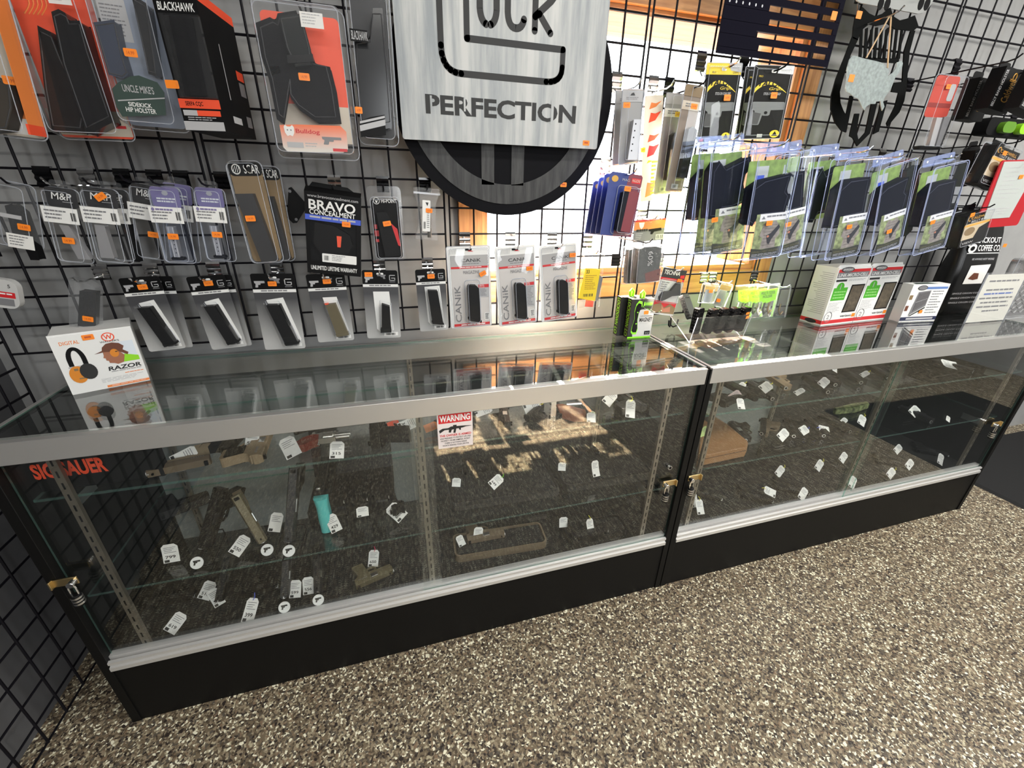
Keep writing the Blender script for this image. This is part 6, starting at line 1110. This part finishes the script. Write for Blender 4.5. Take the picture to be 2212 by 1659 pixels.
# revolver
a, m_ = U(682, 942, 2, Z1 + .016), U(758, 934, 2, Z1 + .016); r = thing('revolver', 'small stainless revolver with a red wood grip on the top shelf', 'revolver', Vector((a.x, a.y, Z1)), group=TAGG); d = (m_ - a); L = d.length; W4 = basis(d, Vector((-d.y, d.x, 0)), a); M = Matrix.Translation(-r.location) @ W4
b = MB(M); b.tube([(L * .55, 0, -.006), (L, 0, -.006)], .008, STAINL, 12); b.tube([(L * .55, 0, -.020), (L * .98, 0, -.020)], .005, STAINL, 10); b.box(L * .9, L * .97, -.0015, .0015, .002, .010, STAINL); b.build('barrel', r)
b = MB(M); b.tube([(L * .24, 0, -.012), (L * .54, 0, -.012)], .0155, STAINL, 12); b.build('cylinder', r, bevel=.0015)
b = MB(M); b.prism([(0, -.002), (L * .2, .004), (L * .58, .006), (L * .58, .0015), (L * .22, 0), (L * .22, -.028), (L * .6, -.030), (L * .6, -.035), (L * .1, -.034), (-.012, -.028), (-.008, .010), (-.002, .012)], -.008, .008, mat('satin_steel', (.5, .49, .46), .35, .9)); b.tube([(L * .12, 0, -.034), (L * .14, 0, -.048), (L * .2, 0, -.05)], .003, STAINL, 6); b.build('frame', r, bevel=.001)
b = MB(M); b.prism([(.012, -.012), (-.006, -.008), (-.028, -.020), (-.044, -.046), (-.036, -.062), (-.018, -.060), (-.004, -.046), (.014, -.036)], -.012, .012, WOODG); b.build('grip', r, bevel=.005, seg=3); price_tag(r, **T(728, 972, Z1, roll=.12, tilt=1.0, price='315', w=.036, h=.045))
flat(800, 968, 797, 902, Z1, 'black pistol with an orange hang tag left of the middle upright', 1, th=.032, size=.17, tags=(T(850, 917, Z1, roll=1.3, tilt=.8, col=ORED, w=.024, h=.034, dark=False), T(882, 917, Z1, roll=1.25, tilt=.8, price='340', string=YS)))
flat(940, 925, 1075, 897, Z1, 'dark pistol with an orange tag behind the warning notice', 1, size=.13, tags=(T(931, 922, Z1, roll=1.3, tilt=.9, col=ORG2, w=.024, h=.04, dark=False), T(1045, 890, Z1, roll=1.3, tilt=.6, w=.02)))
flat(1103, 918, 1094, 868, Z1, 'grey slide pistol standing on edge right of the warning notice', -1, slide=GUNG, th=.02, size=.12, short=.5, tags=())
flat(1135, 905, 1175, 868, Z1, 'dark pistol under a white and black swirl tag', 1, size=.1, tags=(T(1150, 879, Z1, roll=1.35, tilt=.9, w=.035, h=.06, string=YS),))
flat(1189, 903, 1192, 860, Z1, 'bright stainless slide pistol left of the brown tooled sheath', 1, slide=STAINL, th=.018, short=.5, size=.11)
b = MB(); P = [U(u, v, 2, Z1 + .012) for u, v in ((1200, 880), (1215, 879), (1240, 886), (1266, 893), (1262, 905), (1240, 905), (1208, 896))]; c0 = Vector((P[0].x, P[0].y, Z1 + .0005)); pts = [(p.x - c0.x, p.y - c0.y) for p in P]
b.loft([[(x, y, 0) for x, y in pts], [(x, y, .016) for x, y in pts], [(x * .96 + .002, y * .9, .024) for x, y in pts]], mat('tooled_leather', (.30, .10, .05), .4, bump=.9, scale=130)); t = thing('sheath', 'brown tooled leather sheath with a knife on the top shelf', 'sheath', c0); b.build('leather', t, bevel=.002)
b = MB(); a = P[2] - c0; b.tube([(a.x - .02, a.y + .02, .026), (a.x + .03, a.y + .012, .027)], .006, STEEL, 8); b.build('knife', t); price_tag(t, **T(1277, 902, Z1, roll=.2, tilt=.9, w=.03, h=.03))
a = U(1279, 896, 2, Z1 + .012); b = MB(); b.tube([(0, 0, .012), (.002, .11, .012)], .012, STAINL, 14); b.tube([(0, -.0006, .012), (0, .0, .012)], .008, BLKM, 12); tag(b.build('metal_tube', None, Vector((a.x, a.y, Z1 + .0005))), 'short bright metal tube lying beside the brown tooled sheath', 'tube')
flat(1425, 902, 1345, 852, Z1, 'silver grey pistol at the right end of the left case top shelf', -1, slide=GUNG, frame=GUNG, size=.15, tags=(T(1362, 883, Z1, roll=.25, tilt=1.0, w=.034, string=YS), T(1318, 860, Z1, roll=.9, tilt=.8, w=.035, string=YS)))
# --- left case, middle shelf: pistols on wire stands
def stand_pistol(u0, v0, u1, v1, label, zs, back=.10, facing=(-.1, -1, .75), disc=None, **k):
    """pistol propped muzzle down on a wire stand: muzzle and rear seen at pixels"""
    m = U(u1, v1, 2, zs + .058); r = U(u0, v0, 1, m.y + back * .7); o = pistol(label, r, m, Vector(facing), loc=Vector((m.x, m.y, zs)), **k)
    st = thing('pistol_stand', 'wire stand under the ' + label.replace(' on the middle shelf', ''), 'stand', (m.x, m.y + .005, zs + .0005), group='wire pistol stands')
    b = MB(); x = .022; b.tube([(-x, -.015, .003), (-x, .10, .003), (-x, .095, .03), (x, .095, .03), (x, .10, .003), (x, -.015, .003), (-x, -.015, .003)], .0022, WIREB, 6); b.build('wire', st)
    if disc:
        p = U(disc[0], disc[1], 2, zs + (.019 if zs > .3 else .045)); p.y = max(p.y, -.374); b = MB(Matrix.Translation(p - st.location) @ Euler((-.55, 0, 0)).to_matrix().to_4x4()); b.ell(0, 0, .0165, .0165, 0, WHITE, 24); b.prism([(.0165 * math.cos(i * PI / 12), .0165 * math.sin(i * PI / 12)) for i in range(24)], .0002, .002, STEEL); pistol_print(b, -.009, .009, -.006, .007, -.0004, BINK); b.build('disc', st)
    return o
stand_pistol(468, 1054, 430, 1185, 'black pistol left of the tan and green one on the middle shelf', Z2, .11, (-.35, -1, .7), disc=(425, 1216), th=.028, tags=(T(368, 1195, Z2, tilt=1.3, price='799', w=.040, h=.055),))
stand_pistol(508, 1072, 568, 1172, 'tan and green pistol on the middle shelf', Z2, .06, (.3, -1, .7), disc=(577, 1188), slide=OLIVE, frame=TAN, th=.026, tags=(T(519, 1178, Z2, roll=.7, tilt=1.1, price='550'),))
stand_pistol(634, 1012, 622, 1172, 'long black pistol on the middle shelf', Z2, .12, (.1, -1, .7), disc=(624, 1190), slide=GUNG, th=.028, tags=(T(596, 1128, Z2 + .03, roll=.3, tilt=1.2),))
flat(345, 1118, 455, 1078, Z2, 'black long gun barrel and stock at the left end of the middle shelf', -1, th=.04)
r = stand_pistol(702, 1052, 706, 1070, 'pistol with a turquoise grip', Z2, .0, (0, -.3, 1), size=.05) if False else None
# turquoise gripped pistol: slide away from us, grip down
g = U(708, 1140, 2, Z2 + .002); top = U(707, 1068, 1, g.y); t = thing('pistol', 'small pistol with a bright turquoise grip', 'pistol', (g.x, g.y, Z2), group=TAGG); hh = top.z - Z2
b = MB(); b.loft([[(x, y, z) for x, y in rrect(w_ * .036, .050, .014)] for w_, z in ((.95, .003), (.92, .02), (1.0, .05), (.95, hh * .75), (1.12, hh))], TEAL); b.build('grip', t); b = MB(); b.box(-.020, .034, .0, .15, hh, hh + .018, BLK); b.box(-.014, .014, -.02, .16, hh + .016, hh + .034, GUNB); b.box(-.006, .006, -.020, -.014, hh + .034, hh + .041, STEEL); b.build('slide', t, bevel=.002)
b = MB(); b.tube([(0, .03, hh * .95), (.0, .06, hh * .6), (0, .085, hh * .65), (0, .09, hh)], .004, TEAL, 6); b.build('trigger_guard', t); price_tag(t, **T(720, 1130, Z2, roll=-.3, tilt=1.2, price='429', w=.034))
# open black pistol case behind
t = thing('gun_case', 'open black pistol case with a carrying handle, right of the turquoise grip', 'case', (.86, -.13, Z2 + .0005)); CASE = mat('case_plastic', (.006, .006, .0065), .45)
b = MB(); b.rr(0, 0, .27, .20, .02, -.03, 0, CASE); o = b.build('lid', t, (0, .14, .11), (-.25, 0, 0), bevel=.004); b = MB(); b.box(-.135, .135, -.10, .11, 0, .035, CASE); b.build('tray', t, bevel=.006)
b = MB(); b.tube([(-.05, 0, 0), (-.045, 0, .028), (.045, 0, .028), (.05, 0, 0)], .007, CASE, 8); b.build('handle', t, (0, .165, .208), (-.25, 0, 0))
flat(752, 1120, 738, 1060, Z2 + .0365, 'black pistol lying in the open case, left of the banded one', 1, size=.085, short=.7)
flat(800, 1115, 790, 1055, Z2 + .0365, 'black pistol with a white paper band in the open case', 1, size=.085, short=.7, tags=(T(783, 1105, Z2 + .055, roll=0, tilt=1.1, w=.035, h=.03),))
flat(848, 1110, 836, 1050, Z2 + .0365, 'black bagged pistol with a large price tag in the open case', 1, size=.085, short=.7, tags=(T(856, 1106, Z2, roll=-.7, tilt=1.1, price='808', w=.042, h=.06),))
# round discs and pistols on the deck of the left case
stand_pistol(618, 1195, 612, 1292, 'long black pistol on the case floor', ZD, .10, (0, -1, .6), disc=(612, 1321), slide=GUNG, tags=(T(638, 1272, ZD, roll=.15, tilt=1.2, price='599'),))
stand_pistol(682, 1200, 684, 1250, 'grey topped pistol on the case floor', ZD, .10, (0, -1, 1.1), disc=(686, 1306), slide=GUNG, size=.12, tags=(T(666, 1265, ZD, roll=.05, tilt=1.2, price='556'),))
stand_pistol(490, 1200, 470, 1300, 'dim black pistol on the case floor', ZD, .10, (0, -1, .6), slide=GUNB, tags=(T(448, 1275, ZD, roll=.5, tilt=1.1, price='516', w=.036), T(466, 1290, ZD, roll=-.4, tilt=1.1, price='599', w=.034)))
flat(330, 1310, 420, 1290, ZD, 'black pistol lying on the case floor at the left front', -1, tags=(T(380, 1345, ZD, roll=.7, tilt=1.0, price='619', w=.036),))
flat(520, 1290, 600, 1270, ZD, 'black pistol on the case floor with a long price tag', -1, tags=(T(541, 1318, ZD, roll=.3, tilt=.9, price='399', w=.034, h=.068, string=BS),))
flat(770, 1270, 850, 1235, ZD, 'dark green pistol on the case floor below the open case', -1, slide=OLIVE, frame=OLIVE, tags=(T(807, 1206, ZD, roll=.18, tilt=1.2, price='650', h=.06, string=mat('pink_string', (.6, .03, .12), .6)),))
# right half of the left case: foam lined cases
FOAM = mat('dark_foam', (.010, .010, .010), .95, bump=.6, scale=500); TANC = mat('tan_case', (.16, .12, .075), .55)
def open_case(label, pts, z, m, h=.04, gun=True, gcol=GUNB, tags=()):
    P = [U(u, v, 2, z + h) for u, v in pts]; c0 = (P[0] + P[1] + P[2] + P[3]) / 4; ax = (P[1] - P[0] + P[2] - P[3]); yaw = math.atan2(ax.y, ax.x); w = ((P[1] - P[0]).length + (P[2] - P[3]).length) / 2; d = ((P[3] - P[0]).length + (P[2] - P[1]).length) / 2
    d = min(d, .22); h = .030; c0.y = max(c0.y, -.355 + d / 2 + abs(math.sin(yaw)) * w / 2 + .012); t = thing('gun_case', label, 'case', (c0.x, c0.y, z + .0005), (0, 0, yaw), 'open gun cases'); b = MB(); R4 = .02
    o_ = rrect(w, d, R4); i_ = rrect(w - .012, d - .012, R4 - .004); b.loft([[(x, y, 0) for x, y in o_], [(x * 1.0, y * 1.0, h) for x, y in o_], [(x, y, h) for x, y in i_], [(x, y, .012) for x, y in i_]], m); b.build('tray', t)
    b = MB(); b.box(-w / 2 + .010, w / 2 - .010, -d / 2 + .010, d / 2 - .010, .013, h * .93, FOAM); b.build('foam', t, bevel=.004)
    b = MB(); b.rr(0, -d / 2 - .0, .06, .014, .003, 0, .01, m); b.build('latch', t, (w * .3, -d / 2 - .004, h * .5), (0, 0, 0)); b = MB(); b.rr(0, 0, .06, .014, .003, 0, .01, m); b.build('latch', t, (-w * .3, -d / 2 - .004, h * .5))
    return t, c0, yaw, w, d
for args in (('open black foam case on the middle shelf, nearest the warning notice', [(962, 1008), (1180, 985), (1205, 1050), (975, 1088)], Z2, CASE), ('open black foam case on the middle shelf, nearest the seam of the cases', [(1190, 975), (1370, 955), (1400, 1015), (1215, 1048)], Z2, CASE), ('open tan foam case low in the left case', [(975, 1150), (1150, 1130), (1200, 1158), (985, 1200)], ZD, TANC), ('open dark case low in the left case, right of the tan one', [(1215, 1125), (1335, 1108), (1362, 1138), (1228, 1165)], ZD, CASE)): open_case(*args)
flat(1000, 1022, 1115, 1005, Z2 + .0325, 'black pistol with a green tag in the foam case', -1, size=.14, short=.8, tags=(T(1072, 1040, Z2 + .03, roll=1.0, tilt=.9, price='649', w=.034, h=.05, string=GREEN), T(986, 1042, Z2 + .03, roll=.2, tilt=1.1, w=.03, h=.03, dark=False)))
flat(1225, 992, 1330, 972, Z2 + .0325, 'black pistol with a curled white tag in the second foam case', -1, size=.14, short=.8, tags=(T(1287, 1012, Z2 + .03, roll=-.05, tilt=1.2, h=.06, w=.028, bend=.8), T(1214, 1008, Z2 + .03, roll=.2, tilt=1.1, w=.03, h=.03, dark=False)))
flat(1010, 1172, 1115, 1152, ZD + .0325, 'tan pistol in the tan foam case', -1, size=.14, short=.8, slide=FDED, frame=TANC, tags=(T(1033, 1153, ZD + .03, roll=.2, tilt=1.2, w=.034, h=.05), T(995, 1168, ZD + .03, roll=-.3, tilt=1.1, w=.026, h=.04)))
flat(1240, 1165, 1345, 1142, ZD + .0325, 'black pistol in the dark case with a grey edge', -1, size=.14, short=.8, tags=(T(1276, 1138, ZD + .03, roll=-.1, tilt=1.2, h=.065, w=.028, bend=.7, string=YS), T(1217, 1128, ZD + .03, roll=.1, tilt=1.2, w=.034, h=.04, dark=False)))
# --- right case
L2 = [(1628, 862, 1552, 824, 1, GUNB, POLYB, 'black pistol at the left end of the right case top shelf', (T(1600, 834, Q1, roll=1.2, tilt=.5, w=.022, string=YS),)),
      (1575, 880, 1615, 862, -1, GUNB, POLYB, 'black pistol with a pink tag at the front left of the right case top shelf', (T(1588, 855, Q1, roll=1.2, tilt=.8, col=mat('pink_paper', (.62, .5, .5), .7), w=.03, dark=False), T(1600, 872, Q1, roll=.2, tilt=.8, w=.03, h=.04))),
      (1612, 828, 1671, 866, -1, GUNG, POLYB, 'grey slide pistol under the tan one on the right case top shelf', ()),
      (1648, 808, 1690, 836, -1, FDE, FDE, 'tan pistol with a yellow band on the right case top shelf', (dict(u=1655, v=836, at=(2, Q1 + .045), roll=1.2, tilt=.6, w=.035, string=YS), T(1727, 846, Q1, roll=1.3, tilt=.5, w=.02))),
      (1738, 818, 1778, 842, -1, GUNB, POLYB, 'black pistol right of the tan one', ()), (1755, 802, 1808, 836, -1, GUNB, POLYB, 'black pistol with a white tag across it', (dict(u=1780, v=826, at=(2, Q1 + .045), roll=1.15, tilt=.6, w=.03, h=.06),)),
      (1808, 798, 1862, 830, -1, GUNB, POLYB, 'black pistol with a pale green tag, left of the middle upright', (T(1803, 800, Q1, roll=.4, tilt=.9, w=.024, h=.03, dark=False, string=YS),)), (1868, 790, 1912, 815, -1, GUNB, POLYB, 'black pistol against the middle upright of the right case', (dict(u=1868, v=808, at=(2, Q1 + .048), roll=1.3, tilt=.5, w=.02, string=YS),)),
      (2010, 782, 2085, 800, -1, GUNB, POLYB, 'black pistol with a white card in the dark end of the right case', (T(2052, 787, Q1, roll=-1.2, tilt=.6, w=.045, h=.08),)),
      (1573, 914, 1608, 952, -1, GUNG, POLYB, 'grey pistol beside the brown leather pouch', ()), (1643, 906, 1640, 942, -1, GUNB, FDED, 'black and brown pistol with a white tag on the second shelf', (T(1692, 939, Q2, roll=1.1, tilt=.8, w=.036, h=.06),)),
      (1692, 908, 1712, 944, -1, GUNB, POLYB, 'black pistol with a blue tied tag, left of two', (T(1737, 929, Q2, roll=1.3, tilt=.7, w=.036, h=.045, string=BS),)), (1738, 906, 1768, 934, -1, GUNB, POLYB, 'black pistol with a blue tied tag, right of two', (T(1780, 928, Q2, roll=-1.2, tilt=.7, w=.036, h=.05, string=BS),)),
      (1766, 900, 1840, 936, -1, GUNB, POLYB, 'brownish black pistol with a slim tag on the second shelf', (T(1822, 910, Q2, roll=1.2, tilt=.5, w=.022, h=.055), T(1862, 908, Q2, roll=.9, tilt=.7, w=.034, string=YS))),
      (1960, 890, 2040, 925, -1, GUNB, POLYB, 'black pistol with tags in the dark end of the second shelf', (T(1976, 888, Q2, roll=1.2, tilt=.7, w=.04, h=.07), T(2048, 905, Q2, roll=.8, tilt=.8, w=.02, h=.03, dark=False)))]
for u0, v0, u1, v1, gd, sm, fm, lb, tg in L2: flat(u0, v0, u1, v1, Q1 if v0 < 885 and u0 < 2011 and u0 > 1540 and v1 < 870 and not (u0 == 1573) and not u0 == 1960 else Q2, lb, gd, slide=sm, frame=fm, size=.14, short=.8, tags=tg)
DK = [(1640, 1095, 'near the left upright', ((1685, 1018, 1.0), (1663, 1062, -1.0))), (1735, 1090, 'in the middle', ((1735, 1067, .9), (1770, 1005, .95))), (1800, 1020, 'near the middle upright', ((1822, 988, 1.0), (1842, 1042, .8))), (1925, 1010, 'right of the middle upright', ((1940, 970, 1.15), (1925, 1022, 1.1), (1965, 1003, 1.1))), (2010, 985, 'at the dark right end', ((2032, 992, .75),)), (1520, 1080, 'at the left end', ((1499, 1080, .1), (1512, 1095, .1)))]
for i, (u, v, where, tg) in enumerate(DK):
    flat(u - 30, v - 12, u + 45, v + 2, ZD, 'dark pistol on the right case floor, ' + where, -1, size=.13, tags=tuple(T(a, c, ZD, roll=r_, tilt=.9, w=.034, h=.06, price=None, string=YS if (a + c) % 2 else None) for a, c, r_ in tg))
# brown leather pouch and camouflage holster on the second shelf
P = [U(u, v, 2, Q2 + .03) for u, v in ((1512, 915), (1540, 912), (1568, 930), (1612, 968), (1608, 985), (1500, 1008))]; c0 = Vector((P[5].x, P[5].y, Q2 + .0005)); pts = [(p.x - c0.x, p.y - c0.y) for p in P]; c0.x += .035; c0.y += .03; t = thing('leather_pouch', 'brown leather pouch with a metal snap at the left of the right case', 'pouch', c0)
b = MB(); b.loft([[(x, y, 0) for x, y in pts], [(x * 1.02, y * 1.02, .025) for x, y in pts], [(x * .97, y * .97, .042) for x, y in pts], [(x * .9 + .005, y * .9, .046) for x, y in pts]], LEATH); b.build('pouch', t, bevel=.004)
b = MB(); b.tube([(x * .99, y * .99, .030) for x, y in pts], .0018, mat('dark_stitch', (.08, .035, .015), .7), 5, closed=True); b.build('seam', t); b = MB(); b.tube([(.02, .012, .042), (.02, .011, .049)], .006, BRASS, 12); b.build('snap', t); price_tag(t, **T(1521, 934, Q2 + .03, roll=1.0, tilt=.8, col=mat('lime_paper', (.55, .7, .25), .7), w=.03, dark=False))
P = [U(u, v, 2, Q2 + .02) for u, v in ((1800, 884), (1840, 874), (1872, 870), (1878, 876), (1850, 885), (1806, 889))]; c0 = Vector((P[5].x, P[5].y, Q2 + .0005)); pts = [(p.x - c0.x, p.y - c0.y) for p in P]; b = MB(); b.loft([[(x, y, 0) for x, y in pts], [(x, y, .03) for x, y in pts]], CAMO); tag(b.build('camo_holster', None, c0, bevel=.006), 'long camouflage holster on the second shelf near the middle upright', 'holster')
# ------------------------------------------------------------------ locks, notice
def lock(u, v, side, label, w=.05):
    p = U(u, v, 1, YF - .004); t = thing('door_lock', label, 'lock', (p.x, YF - .0005, p.z), group='brass showcase locks'); b = MB()
    b.box(-w / 2, w / 2, -.004, 0, -.011, .011, BRASS); b.box(side * w / 2 - .002, side * w / 2 + .002, -.012, 0, -.012, .012, BRASS); b.tube([(-side * w * .35, -.004, 0), (-side * w * .35, -.020, 0)], .008, CHROME, 12); b.build('hasp', t, bevel=.001)
    return t, p
for u, v, sd_, lb in ((140, 1258, -1, 'brass showcase lock at the left end of the left case'), (1446, 1044, 1, 'brass showcase lock left of the seam between the cases'), (1500, 1032, 1, 'brass showcase lock right of the seam between the cases'), (2152, 916, 1, 'brass showcase lock at the far end of the right case')):
    t, p = lock(u, v, sd_, lb); s = -sd_
    k = thing('padlock', 'black combination padlock on the ' + lb.replace('showcase ', '').replace('between the cases', ''), 'padlock', (p.x + s * .016, YF - .016, p.z - .004), group='combination padlocks'); b = MB(); b.tube([(-.007, 0, -.028), (-.007, 0, -.006), (-.004, 0, .002), (.004, 0, .002), (.007, 0, -.006), (.007, 0, -.028)], .002, CHROME, 6); b.build('shackle', k)
    b = MB(); b.tube([(0, 0, -.062), (0, 0, -.028)], .0105, BLK, 14); b.build('body', k, bevel=.002)
    for i in range(3): b = MB(); b.tube([(0, 0, -.056 + i * .009), (0, 0, -.051 + i * .009)], .0115, STEEL, 14); b.build('dial', k)
p = U(1448, 1011, 1, YF); b = MB(); b.tube([(0, -.004, 0), (0, .003, 0)], .008, STEEL, 16); b.tube([(0, -.0046, 0), (0, -.004, 0)], .005, BLKM, 12); tag(b.build('key_cylinder', None, (p.x, YF + .004, p.z)), 'round metal keyhole above the lock left of the seam', 'lock')
p = Pk('warning_notice', 'white warning notice with a red header and rifle print on the case glass', 'notice', [(943, 893), (1020, 888), (1022, 962), (947, 968)], YF + .0075)
b = MB(); b.rr(0, -p.h / 2, p.w, p.h, .001, -.0008, -.0002, mat('pinkish_white', (.78, .70, .68), .5)); p.R(b, .04, .96, .03, .28, RED, -.0012); p.T(b, 'WARNING', .07, .93, .06, .24, WHITE, -.0016, bold=.06)
rf = ((.04, .47), (.14, .42), (.30, .42), (.38, .385), (.44, .385), (.44, .35), (.54, .35), (.54, .39), (.70, .395), (.78, .40), (.96, .415), (.96, .425), (.80, .43), (.72, .45), (.66, .455), (.66, .51), (.62, .51), (.60, .46), (.53, .46), (.50, .58), (.44, .57), (.46, .47), (.40, .48), (.37, .56), (.31, .55), (.32, .47), (.20, .47), (.06, .55)); b.poly([(p.X(a), p.Z(c)) for a, c in rf], -.0012, BINK)
p.T(b, 'THE OWNER IS ARMED', .05, .95, .60, .665, RED, -.0012, bold=.04)
for i, (s, x0, x1) in enumerate((('AND PREPARED TO PROTECT LIFE AND', .06, .94), ('PROPERTY FROM CRIMINAL INTENT', .08, .92), ('THERE IS NOTHING INSIDE', .18, .82), ('WORTH RISKING YOUR LIFE FOR', .12, .88))): p.T(b, s, x0, x1, .69 + i * .07, .735 + i * .07, BINK, -.0012, bold=.02)
b.build('sheet', p.t, smooth=False)
